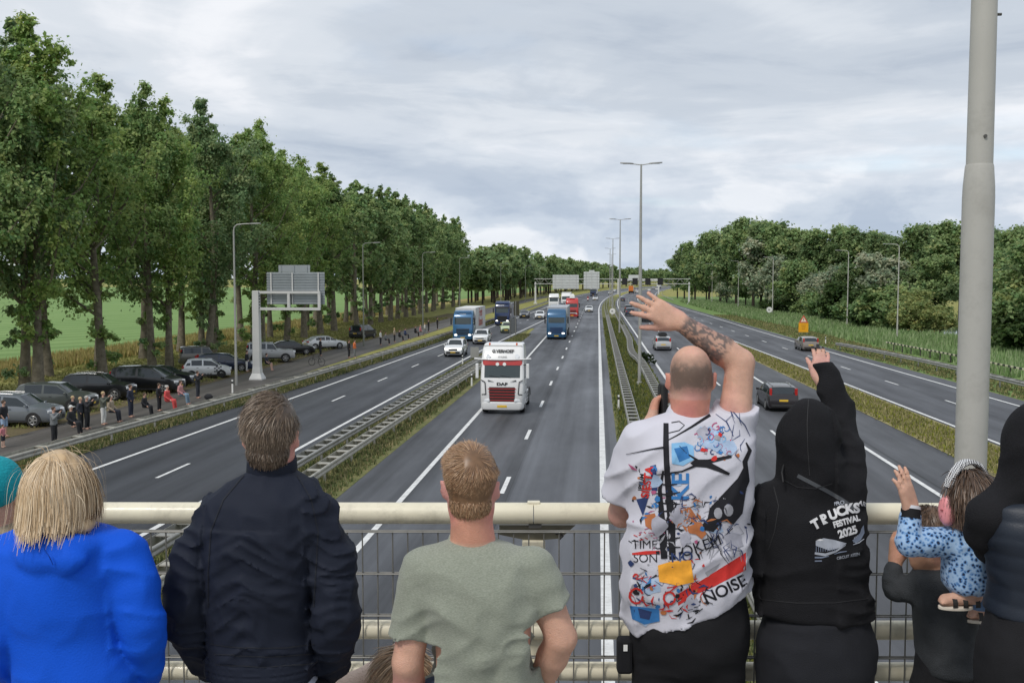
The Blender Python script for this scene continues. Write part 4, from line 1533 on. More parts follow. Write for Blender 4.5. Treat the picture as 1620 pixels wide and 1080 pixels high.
# --- parked along the service road
pk = 'cars parked on the verge beside the service road'
car('suv', GREYB, 49.4, -30.6, 'slate-blue SUV parked at the left edge with silver wheels', True, turn=radians(-88), group=pk, rails=True)
car('suv', ('greengrey', (.075, .085, .08)), 54.9, -31.6, 'grey-green SUV parked behind the slate-blue SUV', True, turn=radians(-86), group=pk)
car('suv', BLACKP, 60.4, -31.9, 'black SUV parked behind the grey-green SUV', True, turn=radians(-84), group=pk, rails=True)
car('mpv', BLACKP, 64.6, -30.6, 'long black van parked before the tree pair', True, turn=radians(-90), group=pk)
car('sedan', ('blackblue', (.012, .014, .02)), 68.6, -31.3, 'black hatchback parked just behind the white hatchback', True, turn=radians(-84), group=pk)
w_ = car('hatch', WHITE, 74.4, -30.4, 'white hatchback with dark checker decals on its side', True, turn=radians(-70), group=pk, dark=True)
car('estate', NAVY, 79.6, -31.0, 'dark blue car parked beyond the white hatchback', True, turn=radians(-74), group=pk)
car('offroad', ('bronze', (.13, .125, .11)), 83.4, -34.2, 'old dark off-roader parked under the poplars behind the white hatchback', True, turn=radians(-62), group=pk)
car('offroad', SILV, 88.9, -30.2, 'silver off-roader parked right of the cantilever post', True, turn=radians(-72), group=pk)
car('sedan', BLACKP, 97.6, -31.0, 'black car parked beyond the silver off-roader', True, turn=radians(-66), group=pk)
car('sedan', WHITE, 106.0, -29.9, 'white saloon parked near the orange-clad spectator', True, turn=radians(-52), group=pk)
car('mpv', BLACKP, 125, -30.2, 'black van parked far down the service road', True, turn=radians(-12), group=pk)
car('suv', DKGREY, 45.2, -35.2, 'dark car behind the slate-blue SUV at the left edge', True, turn=radians(-88), group=pk)
# checker decals on the white hatchback
dec = MB()
for i in range(4):
    for j in range(4):
        if (i + j) % 2 == 0 or (i, j) in ((1, 0),):
            dec.box((.826, .62 + i * .15, .52 + j * .12), (.012, .13, .10))
dec.build('checker_decal', M_TRIM, w_)
for k in range(5):
    MB().box((.826, -.55 + k * .22, .36), (.012, .15, .05)).build('side_lettering', M_TRIM, w_)


# ------------------------------------------------------------------ lorries
def rrect(w, y0, y1, r, n=4):
    """rounded rectangle outline (half width w, from rear y0 to front y1) with rounded front corners"""
    pts = [(-w, y0)]
    for k in range(n + 1):
        a = pi - pi / 2 * k / n
        pts.append((-w + r + cos(a) * r, y1 - r + sin(a) * r))
    for k in range(n + 1):
        a = pi / 2 - pi / 2 * k / n
        pts.append((w - r + cos(a) * r, y1 - r + sin(a) * r))
    pts.append((w, y0))
    return pts


def lorry(s, t, label, cab, H=3.85, visor=None, grille=None, trailer=None, lit=False, roof=None, skirt=None, text=None, glass=None, group='lorries driving in the convoy', full=False, bull=False):
    """oncoming lorry; local +Y is its front"""
    root = empty('lorry', P(s, t, .026), heading(s) + pi, label, 'lorry', group)
    w = 1.25
    y1 = 0.0
    # cab shell, front face leaning back towards the roof
    levels = [(.42, -.12, .97), (.60, 0, 1.0), (1.30, 0, 1.0), (1.95, -.03, 1.0), (2.05, -.06, 1.0), (2.95, -.30, .985), (3.10, -.34, .98), (H - .35, -.60, .955), (H - .06, -.95, .90), (H, -1.15, .84)]
    shell = MB().loft([[(x, y, z) for x, y in rrect(w * k, -2.25, y1 + dy, .22)] for z, dy, k in levels])
    cb = shell.build('cab', cab, root, smooth=35)

    def front(z):
        for (za, da, ka), (zb_, db, kb) in zip(levels, levels[1:]):
            if za <= z <= zb_:
                q = (z - za) / (zb_ - za)
                return y1 + da + (db - da) * q
        return y1

    def face(name, outline, m, off=.012, parent=None, seg=True):
        """plate following the leaning front: outline of (x, z)"""
        vs = []
        for x, z in outline:
            edge = max(0, abs(x) - (w - .24)) / .24
            vs.append((x, front(z) + off - .20 * edge ** 2, z))
        n = len(vs)
        vs2 = [(a, b - .02, c) for a, b, c in vs]
        return MB().add(vs + vs2, [tuple(range(n))] + [(k, (k + 1) % n, (k + 1) % n + n, k + n) for k in range(n)]).build(name, m, parent or root)
    # windscreen as a wrapped patch
    xs = [-1.13, -1.0, -.7, -.35, 0, .35, .7, 1.0, 1.13]
    zs = [2.08, 2.3, 2.62, 2.90]
    gv = [(x, front(z) + .012 - .18 * (max(0, abs(x) - 1.0) / .2) ** 2, z) for z in zs for x in xs]
    gf = [(i * 9 + j, i * 9 + j + 1, (i + 1) * 9 + j + 1, (i + 1) * 9 + j) for i in range(3) for j in range(8)]
    MB().add(gv, gf).build('windscreen', glass or M_GLASSC, root, smooth=50)
    for x in (-1, 1):
        MB().add([(x * 1.256, -.42, 2.0), (x * 1.25, -1.55, 2.0), (x * 1.232, -1.55, 2.85), (x * 1.235, -.62, 2.85)], [(0, 1, 2, 3)]).build('side_window', M_GLASS, root)
        m_ = MB().box((x * 1.45, -.22, 2.45), (.17, .14, .85)).build('mirror', M_TRIM if not full else cab, root, bevel=.04)
        MB().bar((x * 1.2, -.30, 2.8), (x * 1.45, -.22, 2.8), .04).build('mirror_arm', M_TRIM, m_)
    for x in (-.5, .15):
        MB().bar((x, front(2.1) + .03, 2.10), (x + .6, front(2.22) + .03, 2.2), .02).build('wiper', M_TRIM, root)
    if visor is not None:
        vz = [(2.78, .035), (3.06, .06)]
        vv = [(x, front(z) + o - .18 * (max(0, abs(x) - 1.0) / .2) ** 2, z) for z, o in vz for x in xs]
        MB().add(vv, [(j, j + 1, j + 10, j + 9) for j in range(8)]).build('sun_visor', visor, root, smooth=50)
    g_ = grille or [M_TRIM, cab]
    MB().box((0, y1 - .03, 1.13), (1.5 if full else 1.62, .08, .86)).build('grille', g_[0], root, bevel=.05)
    for k in range(5):
        MB().box((0, y1 + .022, .80 + k * .165), (1.60 - .06 * (4 - k) * (1 if full else .3), .03, .042)).build('grille_slat', g_[1], root)
    for x in (-1, 1):
        MB().box((x * .90, y1 - .07, .78), (.44, .2, .17), Matrix.Rotation(-x * .25, 3, 'Z')).build('headlight', M_HLON if lit else M_HL, root, bevel=.04)
        MB().box((x * .9, y1 - .05, .5), (.30, .14, .09)).build('fog_light', M_HL if not lit else M_HLON, root, bevel=.02)
    MB().loft([[(x, y, z) for x, y in rrect(w * k, -.55, y1 + .03 * (k > .97), .25)] for z, k in ((.26, .93), (.36, .985), (.66, .985), (.70, .96))]).build('bumper', cab, root, smooth=35)
    MB().box((0, y1 + .045, .46), (.55, .015, .13)).build('number_plate', M_PLY, root)
    # chassis, wheels, tank, fifth wheel
    for x in (-.42, .42):
        MB().box((x, -3.1, .92), (.10, 5.4, .26)).build('chassis_rail', M_TRIM, root)
    for y, r in ((-1.15, .50), (-4.75, .50)):
        for x in (-1, 1):
            add_wheel(root, x * 1.07, y, .5, .32, False, 8)
            if y < -2:
                MB().loft([[(x * xx, y + cos(pi * k / 8) * .6, .5 + sin(pi * k / 8) * .58) for xx in (.88, 1.26)] for k in range(9)], closed=False, caps=False).build('mudguard', M_TRIM, root)
    for x in (-1, 1):
        sk = MB().box((x * 1.2, -2.95, .72), (.08, 1.5, .72)).build('side_skirt', skirt or cab, root, bevel=.03)
        for k in range(3):
            MB().box((x * 1.245, -2.95, .52 + k * .2), (.02, 1.3, .05)).build('skirt_trim', M_TRIM, sk)
        MB().tube([(x * .85, -3.6, .75), (x * .85, -2.4, .75)], .33, 14).build('fuel_tank', M_RIM, root, smooth=40)
        MB().box((x * 1.0, -2.15, 1.9), (.06, .5, 2.6)).build('side_fairing', cab, root)
        MB().box((x * 1.255, -.95, 1.15), (.015, 1.0, .04)).build('door_seam', M_TRIM, root)
        MB().box((x * 1.258, -1.5, 1.55), (.02, .2, .06)).build('door_handle', M_TRIM, root)
    if roof:
        roof(root, front, H, y1, w, cab, face)
    if trailer:
        col, L, TH, red = trailer
        z0 = 1.15
        b = MB().box((0, -2.75 - L / 2, (z0 + TH) / 2), (2.52, L, TH - z0)).build('trailer_box', col, root, bevel=.03)
        for yy in (-2.74, -2.76 - L):
            for x in (-1, 1):
                MB().box((x * 1.24, yy + (.0 if yy > -3 else 0), (z0 + TH) / 2), (.07, .07, TH - z0 + .04)).build('corner_post', M_ALUL, b)
        for x in (-1, 1):
            MB().box((x * 1.25, -2.75 - L / 2, z0 + .02), (.06, L, .12)).build('bottom_rail', M_ALU, b)
            MB().box((x * 1.24, -2.75 - L / 2, TH - .02), (.07, L, .08)).build('top_rail', M_ALUL, b)
            MB().box((x * 1.15, -7.5, .85), (.05, 4.0, .6)).build('side_guard', M_ALU, root)
        for k in range(3):
            for x in (-1, 1):
                add_wheel(root, x * 1.07, -L - 2.75 + 2.2 + k * 1.31, .5, .34, False, 8)
        if text:
            for x in (-1, 1):
                M_ = Matrix.Translation((x * 1.275, -2.75 - L * .5, 2.85)) @ Matrix.Rotation(x * pi / 2, 4, 'Z') @ Matrix.Rotation(pi / 2, 4, 'X')
                for k, (tx, col_) in enumerate(text):
                    text_on('lettering', tx, 1.55, col_, b, Matrix.Translation((0, 0, .45 - 1.2 * k)) @ M_, .03, .2)
    return root


P_WHITE = paint('lorry_white', (.74, .74, .73), 0)
P_REDL = paint('lorry_red', (.46, .03, .025), 0)
P_BLUE = paint('lorry_blue', (.045, .15, .30), .2)
P_BLUED = paint('lorry_dark_blue', (.012, .03, .10), .1)
P_BLUEM = paint('lorry_mid_blue', (.030, .105, .21), .2)
M_BOX = mat('box_white', (.66, .66, .64), .5, var=.05, dirt=.12, dscale=.8)
M_BOXG = mat('box_grey', (.36, .38, .41), .5, var=.08, dirt=.15)


def daf_roof(root, front, H, y1, w, cab, face):
    # roof light bar with orange beacons and a row of letters, pelmet board with lights above the visor
    MB().box((0, -.86, 3.80), (2.2, .10, .26), Matrix.Rotation(-.35, 3, 'X')).build('roof_board', cab, root, bevel=.03)
    for x in (-.78, .78):
        MB().tube([(x, -.82, 3.88), (x, -.82, 4.0), (x, -.82, 4.03)], [.055, .05, .02], 10).build('beacon', mat('beacon_orange', (.62, .11, .02), .3), root)
        MB().disc((x * 1.06, front(3.28) + .05, 3.27), .13, (0, 1, .3), 16, .05).build('spot_lamp', M_HL, root)
    text_on('roof_lettering', 'G.VERHOEF', .24, M_TRIM, root, Matrix.Translation((0, front(3.56) + .07, 3.56)) @ Matrix.Rotation(pi, 4, 'Z') @ Matrix.Rotation(pi / 2 - .35, 4, 'X'), .012, .15)
    text_on('visor_lettering', 'STYLING', .13, mat('letter_grey', (.25, .25, .25), .5), root, Matrix.Translation((0, front(3.24) + .06, 3.24)) @ Matrix.Rotation(pi, 4, 'Z') @ Matrix.Rotation(pi / 2 - .3, 4, 'X'), .004)
    text_on('grille_lettering', 'DAF', .22, M_TRIM, root, Matrix.Translation((0, .012, 1.72)) @ Matrix.Rotation(pi, 4, 'Z') @ Matrix.Rotation(pi / 2, 4, 'X') @ Matrix.Scale(1.5, 4, (1, 0, 0)), .01)
    # wide board, white lower edge curling out past the cab sides
    pts = [(x, front(3.06) + .10 - .20 * (abs(x) / 1.6) ** 3, 3.09 + .05 * (abs(x) / 1.6) ** 2) for x in np.linspace(-1.62, 1.62, 15)]
    MB().tube(pts, .045, 8).build('visor_edge', cab, root, smooth=60)
    for x in (-1, 1):
        # dark outlines of the corner deflectors
        for a, b_ in (((.98, 1.85), (1.20, 1.95)), ((.98, 1.85), (.92, 1.15)), ((.92, 1.15), (1.16, 1.12))):
            MB().bar((x * a[0], .03 - .1 * max(0, a[0] - 1), a[1]), (x * b_[0], .02 - .25 * max(0, b_[0] - 1), b_[1]), .045, .03, (0, 1, 0)).build('corner_trim', M_TRIM, root)
        MB().prism([(x * .45, 1.86), (x * .80, 1.96), (x * .82, 1.90)], .005, .02, 'xz').build('air_slot', M_TRIM, root)
    for x in (-.12, .28):
        MB().disc((x, front(2.86) + .06, 2.84), .10, (0, 1, .2), 14, .03).build('screen_plate', M_SIGNW, root)


lorry(55.5, -5.4, 'white lorry tractor without trailer, red sun visor and red grille stripes', P_WHITE, 3.98, P_REDL, [M_TRIM, P_REDL], None, roof=daf_roof, full=True)


def blue_roof(root, front, H, y1, w, cab, face):
    MB().box((0, -.45, 3.55), (2.1, .12, .16), Matrix.Rotation(-.4, 3, 'X')).build('roof_visor', cab, root, bevel=.03)
    text_on('roof_lettering', 'SCANIA', .2, M_SIGNW, root, Matrix.Translation((0, front(3.3) + .02, 3.3)) @ Matrix.Rotation(pi, 4, 'Z') @ Matrix.Rotation(pi / 2 - .3, 4, 'X'), .005)


lorry(119.8, -16.5, 'blue lorry pulling a white box trailer with red lettering', P_BLUE, 3.75, None, [M_TRIM, P_BLUE], (M_BOX, 10.5, 4.0, None), lit=True, roof=blue_roof,
      text=[('Fresh', mat('lettering_red', (.55, .10, .07), .5)), ('Brands', mat('lettering_red', (.55, .10, .07), .5))])
lorry(160.5, -15.6, 'dark blue lorry with black lower front behind the blue box lorry', P_BLUED, 3.95, M_TRIM, [M_TRIM, M_TRIM], (P_BLUED, 9.0, 3.6, None), lit=True, roof=blue_roof)
lorry(124.5, -5.2, 'blue lorry with grey box and lit headlights following the white tractor', P_BLUEM, 3.85, P_BLUE, [P_BLUED, P_BLUEM], (M_BOXG, 12.5, 4.0, None), lit=True)


def red_roof(root, front, H, y1, w, cab, face):
    MB().loft([[(x * k, -1.2 + y * k, z) for x, y in ((-.5, -.5), (.5, -.5), (.5, .5), (-.5, .5))] for z, k in ((H - .03, 1), (H + .5, .9), (H + .8, .5))]).build('roof_ornament', M_SIGNW, root, smooth=40)
    MB().box((0, .05, .95), (1.9, .1, .12)).build('bumper_stripe', M_SIGNW, root)


lorry(192.5, -5.0, 'red lorry with white roof ornament behind the leading blue lorry', P_REDL, 3.85, paint('lorry_bright_red', (.55, .05, .04), 0), [M_TRIM, paint('lorry_bright_red', (.55, .05, .04), 0)], None, roof=red_roof)
lorry(240, -10.7, 'white lorry tractor left behind the leading blue lorry', P_WHITE, 3.95, M_TRIM, [M_ALUL, P_WHITE], None)
lorry(262, -8.6, 'white high-roofed lorry half hidden beside the red lorry', P_WHITE, 3.7, None, [M_TRIM, P_WHITE], (M_BOX, 7, 3.9, None))
lorry(425, -7.0, 'dark lorry with white trailer far under the gantry', P_BLUED, 3.7, M_TRIM, [M_TRIM, M_TRIM], (M_BOX, 12, 4.0, None))
# orange lorry driving away, far right road
o = lorry(520, 3.5 + 3.3, 'orange lorry driving away far up the right-hand road', paint('lorry_orange', (.62, .18, .03), 0), 3.7, None, None, (paint('lorry_orange', (.62, .18, .03), 0), 9, 3.8, None))
o.rotation_euler.z += pi
lorry(780, 9, 'white box lorry far off at the bend', P_WHITE, 3.7, None, None, (M_BOX, 11, 4.0, None)).rotation_euler.z += pi
# motorcycle
root = empty('motorcycle', P(330, -4.6, .026), heading(330) + pi, 'small red motorcycle with rider far beyond the red lorry', 'motorcycle')
for y in (-.7, .72):
    add_wheel(root, 0, y, .32, .14, True)
MB().loft([[(x * k, y, z + zz) for x, zz in ((-.14, -.18), (.14, -.18), (.18, .1), (0, .2), (-.18, .1))] for y, z, k in ((-.8, .8, .5), (-.3, .75, .9), (.25, .78, 1.1), (.7, .82, .8))]).build('fairing', P_REDL, root, smooth=40)
MB().tube([(-.35, .45, 1.05), (0, .5, 1.0), (.35, .45, 1.05)], .02, 6).build('handlebar', M_TRIM, root)
MB().disc((0, .75, .85), .09, (0, 1, 0), 12, .04).build('headlight', M_HLON, root)
rd = MB()
rd.tube([(0, -.3, .85), (0, -.22, 1.15), (0, -.08, 1.42), (0, -.02, 1.5), (0, 0, 1.56), (0, .02, 1.68), (0, 0, 1.80)], [.19, .18, .21, .10, .13, .15, .05], 10)
for x in (-1, 1):
    rd.tube([(x * .2, -.1, 1.4), (x * .32, .12, 1.18), (x * .32, .42, 1.06)], [.07, .055, .045], 8)
    rd.tube([(x * .1, -.3, .85), (x * .25, .1, .8), (x * .2, -.1, .42)], [.11, .09, .06], 8)
tag(rd.build('person', mat('rider_suit', (.35, .04, .04), .6), None, smooth=60, loc=P(330, -4.6, .026), rz=heading(330) + pi), 'motorcycle rider in red suit and helmet', 'person')
# folded bicycle leaning by the service road
root = empty('bicycle', P(85.3, -24.8, .02), heading(85) + 1.3, 'thin dark bicycle standing on the service road behind the guardrail', 'bicycle')
for y in (-.5, .5):
    MB().loft([[(x, y + cos(2 * pi * k / 20) * q, .34 + sin(2 * pi * k / 20) * q) for x, q in ((-.015, .31), (.015, .31), (.015, .345), (-.015, .345))] for k in range(21)], closed=True, caps=False).build('wheel', M_TYRE, root)
fr = [((0, -.5, .34), (0, -.15, .35)), ((0, -.15, .35), (0, -.25, .85)), ((0, -.25, .80), (0, .35, .78)), ((0, -.15, .35), (0, .36, .72)), ((0, .33, .92), (0, .5, .34)), ((0, -.5, .34), (0, -.24, .75))]
f_ = MB()
for a, b in fr:
    f_.tube([a, b], .018, 6)
f_.build('frame', M_BLACK, root)
MB().box((0, -.27, .9), (.12, .25, .05)).build('saddle', M_BLACK, root, bevel=.015)
MB().tube([(-.28, .28, 1.0), (0, .34, .97), (.28, .28, 1.0)], .015, 6).build('handlebar', M_BLACK, root)
# ================================================================== FIGURES: implicit bodies turned into one continuous mesh
_rn = np.random.default_rng(99)
_LAT = _rn.random((32, 32, 32)).astype(np.float32)


def vn(p, seed=0):
    """smooth value noise, p (n,3) -> 0..1"""
    p = p + seed * 7.31
    i = np.floor(p).astype(np.int64)
    f = p - i
    f = f * f * (3 - 2 * f)
    i0, i1 = i & 31, (i + 1) & 31
    a = _LAT
    x0, y0, z0 = i0[:, 0], i0[:, 1], i0[:, 2]
    x1, y1, z1 = i1[:, 0], i1[:, 1], i1[:, 2]
    fx, fy, fz = f[:, 0], f[:, 1], f[:, 2]
    c00 = a[x0, y0, z0] * (1 - fx) + a[x1, y0, z0] * fx
    c10 = a[x0, y1, z0] * (1 - fx) + a[x1, y1, z0] * fx
    c01 = a[x0, y0, z1] * (1 - fx) + a[x1, y0, z1] * fx
    c11 = a[x0, y1, z1] * (1 - fx) + a[x1, y1, z1] * fx
    return (c00 * (1 - fy) + c10 * fy) * (1 - fz) + (c01 * (1 - fy) + c11 * fy) * fz


def ridge(p, sc, seed=0, warp=.5):
    w = np.stack([vn(p * 6, seed + 1), vn(p * 6, seed + 2), vn(p * 6, seed + 3)], 1) - .5
    n = vn((p + w * warp * .12) * np.array(sc), seed)
    return 1 - np.abs(2 * n - 1)


class Field:
    def __init__(self, lo, hi, h):
        self.h = h
        self.lo = np.array(lo, float)
        n = np.ceil((np.array(hi) - self.lo) / h).astype(int) + 1
        self.ax = [self.lo[i] + np.arange(n[i]) * h for i in range(3)]
        self.f = np.full(n, .08, np.float32)

    def _sl(self, lo, hi):
        s = []
        for i in range(3):
            a = int(max(0, np.floor((lo[i] - self.lo[i]) / self.h)))
            b = int(min(self.f.shape[i], np.ceil((hi[i] - self.lo[i]) / self.h) + 1))
            if b <= a:
                return None
            s.append(slice(a, b))
        return tuple(s)

    def _grid(self, s):
        return np.meshgrid(self.ax[0][s[0]], self.ax[1][s[1]], self.ax[2][s[2]], indexing='ij', sparse=True)

    def _mix(self, s, d, k, cut=False):
        a = self.f[s]
        d = d.astype(np.float32)
        if cut:
            d = -d
            h = np.maximum(k - np.abs(a - d), 0) / k
            self.f[s] = np.maximum(a, d) + h * h * k * .25
        else:
            h = np.maximum(k - np.abs(a - d), 0) / k
            self.f[s] = np.minimum(a, d) - h * h * k * .25

    def cone(self, a, b, ra, rb, k=.02, flat=None, cut=False):
        """tapered limb from a to b; flat=(axis, factor) squashes the section along axis"""
        a, b = np.array(a, float), np.array(b, float)
        m = max(ra, rb) * (1 if flat is None else max(1, 1 / flat[1] if flat[1] < 1 else 1)) + k + .03
        s = self._sl(np.minimum(a, b) - m, np.maximum(a, b) + m)
        if s is None:
            return self
        X, Y, Z = self._grid(s)
        ba = b - a
        L2 = max(ba @ ba, 1e-9)
        px, py, pz = X - a[0], Y - a[1], Z - a[2]
        t = np.clip((px * ba[0] + py * ba[1] + pz * ba[2]) / L2, 0, 1)
        qx, qy, qz = px - t * ba[0], py - t * ba[1], pz - t * ba[2]
        if flat is not None:
            n = np.array(flat[0], float)
            n /= np.linalg.norm(n)
            c = (qx * n[0] + qy * n[1] + qz * n[2]) * (1 / flat[1] - 1)
            qx, qy, qz = qx + c * n[0], qy + c * n[1], qz + c * n[2]
        d = np.sqrt(qx * qx + qy * qy + qz * qz) - (ra + (rb - ra) * t)
        if flat is not None and flat[1] < 1:
            d = d * .75
        self._mix(s, d, k, cut)
        return self

    def chain(self, pts, rad, k=.02, flat=None):
        for i in range(len(pts) - 1):
            self.cone(pts[i], pts[i + 1], rad[i], rad[i + 1], k if i == 0 else max(.008, k * .3), flat)
        return self

    def ell(self, c, r, k=.02, R=None, cut=False):
        c, r = np.array(c, float), np.array(r, float)
        m = r.max() + k + .03
        s = self._sl(c - m, c + m)
        if s is None:
            return self
        X, Y, Z = self._grid(s)
        px, py, pz = X - c[0], Y - c[1], Z - c[2]
        if R is not None:
            R = np.array(R)
            px, py, pz = (R[0, 0] * px + R[1, 0] * py + R[2, 0] * pz, R[0, 1] * px + R[1, 1] * py + R[2, 1] * pz, R[0, 2] * px + R[1, 2] * py + R[2, 2] * pz)
        q = np.sqrt((px / r[0]) ** 2 + (py / r[1]) ** 2 + (pz / r[2]) ** 2)
        g = np.sqrt((px / r[0] ** 2) ** 2 + (py / r[1] ** 2) ** 2 + (pz / r[2] ** 2) ** 2) + 1e-6
        self._mix(s, q * (q - 1) / g, k, cut)
        return self

    def stack(self, rows, k=.02, p=2.3, round_=.03):
        """trunk from rows (z, cx, cy, rx, ry), any order"""
        rows = sorted(rows)
        z = np.array([r[0] for r in rows])
        m = .05 + k
        rxm = max(r[3] for r in rows) + m
        rym = max(r[4] for r in rows) + m
        cxs, cys = [r[1] for r in rows], [r[2] for r in rows]
        s = self._sl((min(cxs) - rxm, min(cys) - rym, z[0] - m), (max(cxs) + rxm, max(cys) + rym, z[-1] + m))
        X, Y, Z = self._grid(s)
        zz = self.ax[2][s[2]]
        tabs = [Tab([(r[0], r[j]) for r in rows]) for j in (1, 2, 3, 4)]
        cx, cy, rx, ry = [np.array([t(min(max(q, z[0]), z[-1])) for q in zz])[None, None, :] for t in tabs]
        q = (np.abs((X - cx) / rx) ** p + np.abs((Y - cy) / ry) ** p) ** (1 / p)
        d = (q - 1) * np.minimum(rx, ry) * 1.0
        ez = np.maximum(np.maximum(Z - (z[-1] - round_), (z[0] + round_) - Z), 0)
        d = np.where(ez > 0, np.sqrt(np.maximum(d + round_, 0) ** 2 + ez ** 2) - round_, d)
        self._mix(s, np.broadcast_to(d, (len(self.ax[0][s[0]]), len(self.ax[1][s[1]]), len(zz))), k)
        return self

    def half(self, n, c, keep_below=True, k=.006):
        """cut the solid by the plane through c with normal n (the side n points to goes)"""
        n = np.array(n, float)
        n /= np.linalg.norm(n)
        X, Y, Z = np.meshgrid(*self.ax, indexing='ij', sparse=True)
        d = ((X - c[0]) * n[0] + (Y - c[1]) * n[1] + (Z - c[2]) * n[2]).astype(np.float32)
        self.f = np.maximum(self.f, d)
        return self

    def cut_cyl(self, c, n, r, depth):
        """remove a slice: everything within r of c that lies beyond the plane (for hems of sleeves)"""
        n = np.array(n, float)
        n /= np.linalg.norm(n)
        c = np.array(c, float)
        s = self._sl(c - r - depth, c + r + depth)
        X, Y, Z = self._grid(s)
        px, py, pz = X - c[0], Y - c[1], Z - c[2]
        h = px * n[0] + py * n[1] + pz * n[2]
        rr = np.sqrt(np.maximum(px * px + py * py + pz * pz - h * h, 0))
        out = np.minimum(np.minimum(h, r - rr), depth - h)
        self.f[s] = np.maximum(self.f[s], out.astype(np.float32))
        return self

    def disp(self, fn, band=.03):
        m = np.abs(self.f) < band
        idx = np.argwhere(m)
        if len(idx):
            p = self.lo + idx * self.h
            self.f[m] += fn(p).astype(np.float32)
        return self

    def net(self):
        """surface nets: vertices and quads"""
        f = self.f
        nx, ny, nz = f.shape
        ins = f < 0
        cs = np.zeros((nx - 1, ny - 1, nz - 1), np.int8)
        for dx in (0, 1):
            for dy in (0, 1):
                for dz in (0, 1):
                    cs += ins[dx:nx - 1 + dx, dy:ny - 1 + dy, dz:nz - 1 + dz]
        act = (cs > 0) & (cs < 8)
        cells = np.argwhere(act)
        if not len(cells):
            return np.zeros((0, 3)), np.zeros((0, 4), int)
        vid = np.full(act.shape, -1, np.int64)
        vid[act] = np.arange(len(cells))
        acc = np.zeros((len(cells), 3))
        cnt = np.zeros(len(cells))
        cor = {}
        for dx in (0, 1):
            for dy in (0, 1):
                for dz in (0, 1):
                    cor[dx, dy, dz] = f[cells[:, 0] + dx, cells[:, 1] + dy, cells[:, 2] + dz].astype(float)
        for a in cor:
            for ax in range(3):
                if a[ax]:
                    continue
                b = list(a)
                b[ax] = 1
                fa, fb = cor[a], cor[tuple(b)]
                x = (fa < 0) != (fb < 0)
                t = np.where(x, fa / np.where(np.abs(fa - fb) < 1e-12, 1, fa - fb), 0)
                pa = np.array(a, float)[None] + np.eye(3)[ax][None] * t[:, None]
                acc += np.where(x[:, None], pa, 0)
                cnt += x
        V = self.lo + (cells + acc / cnt[:, None]) * self.h
        Q = []
        for ax in range(3):
            sl0 = [slice(None)] * 3
            sl1 = [slice(None)] * 3
            sl0[ax] = slice(0, -1)
            sl1[ax] = slice(1, None)
            a, b = ins[tuple(sl0)], ins[tuple(sl1)]
            ch = a != b
            o1, o2 = [(1, 2), (2, 0), (0, 1)][ax]
            e = np.argwhere(ch)
            e = e[(e[:, o1] > 0) & (e[:, o2] > 0) & (e[:, o1] < f.shape[o1] - 1) & (e[:, o2] < f.shape[o2] - 1)]
            if not len(e):
                continue
            c = []
            for d1, d2 in ((1, 1), (0, 1), (0, 0), (1, 0)):
                q = e.copy()
                q[:, o1] -= d1
                q[:, o2] -= d2
                c.append(vid[q[:, 0], q[:, 1], q[:, 2]])
            q = np.stack(c, 1)
            fl = ~a[e[:, 0], e[:, 1], e[:, 2]]
            q[fl] = q[fl][:, ::-1]
            Q.append(q)
        Q = np.concatenate(Q)
        Q = Q[(Q >= 0).all(1)]
        return V, Q

    def build(self, name, m, parent, col=None, relax=1):
        V, Q = self.net()
        for _ in range(relax):
            acc = np.zeros_like(V)
            cnt = np.zeros(len(V))
            for j in range(4):
                for i in (Q[:, j],):
                    np.add.at(acc, i, V[Q[:, (j + 1) % 4]] + V[Q[:, (j + 3) % 4]])
                    np.add.at(cnt, i, 2)
            V = V * .5 + .5 * acc / np.maximum(cnt, 1)[:, None]
        c = None
        if col is not None:
            c = col(V) if callable(col) else np.tile(np.array(col, float), (len(V), 1))
        me = np_mesh(name, V, Q, m, True, c)
        o = link(name, me, parent)
        o_cache[o.name] = (V, Q)
        return o


o_cache = {}
SKIN = (.56, .33, .235)
M_SKIN = mat_attr('skin', .55, .4, 0, .4, 330, sss=.10)
M_EYE = mat('eye_white', (.75, .73, .70), .2)


def frame(d, up):
    d = np.array(d, float)
    d /= np.linalg.norm(d)
    s = np.cross(d, up)
    s /= np.linalg.norm(s) + 1e-9
    return d, s, np.cross(s, d)


def rotz(a):
    c, s = cos(a), sin(a)
    return np.array([[c, -s, 0], [s, c, 0], [0, 0, 1.0]])


def rotx(a):
    c, s = cos(a), sin(a)
    return np.array([[1, 0, 0], [0, c, -s], [0, s, c]])


def roty(a):
    c, s = cos(a), sin(a)
    return np.array([[c, 0, s], [0, 1, 0], [-s, 0, c]])


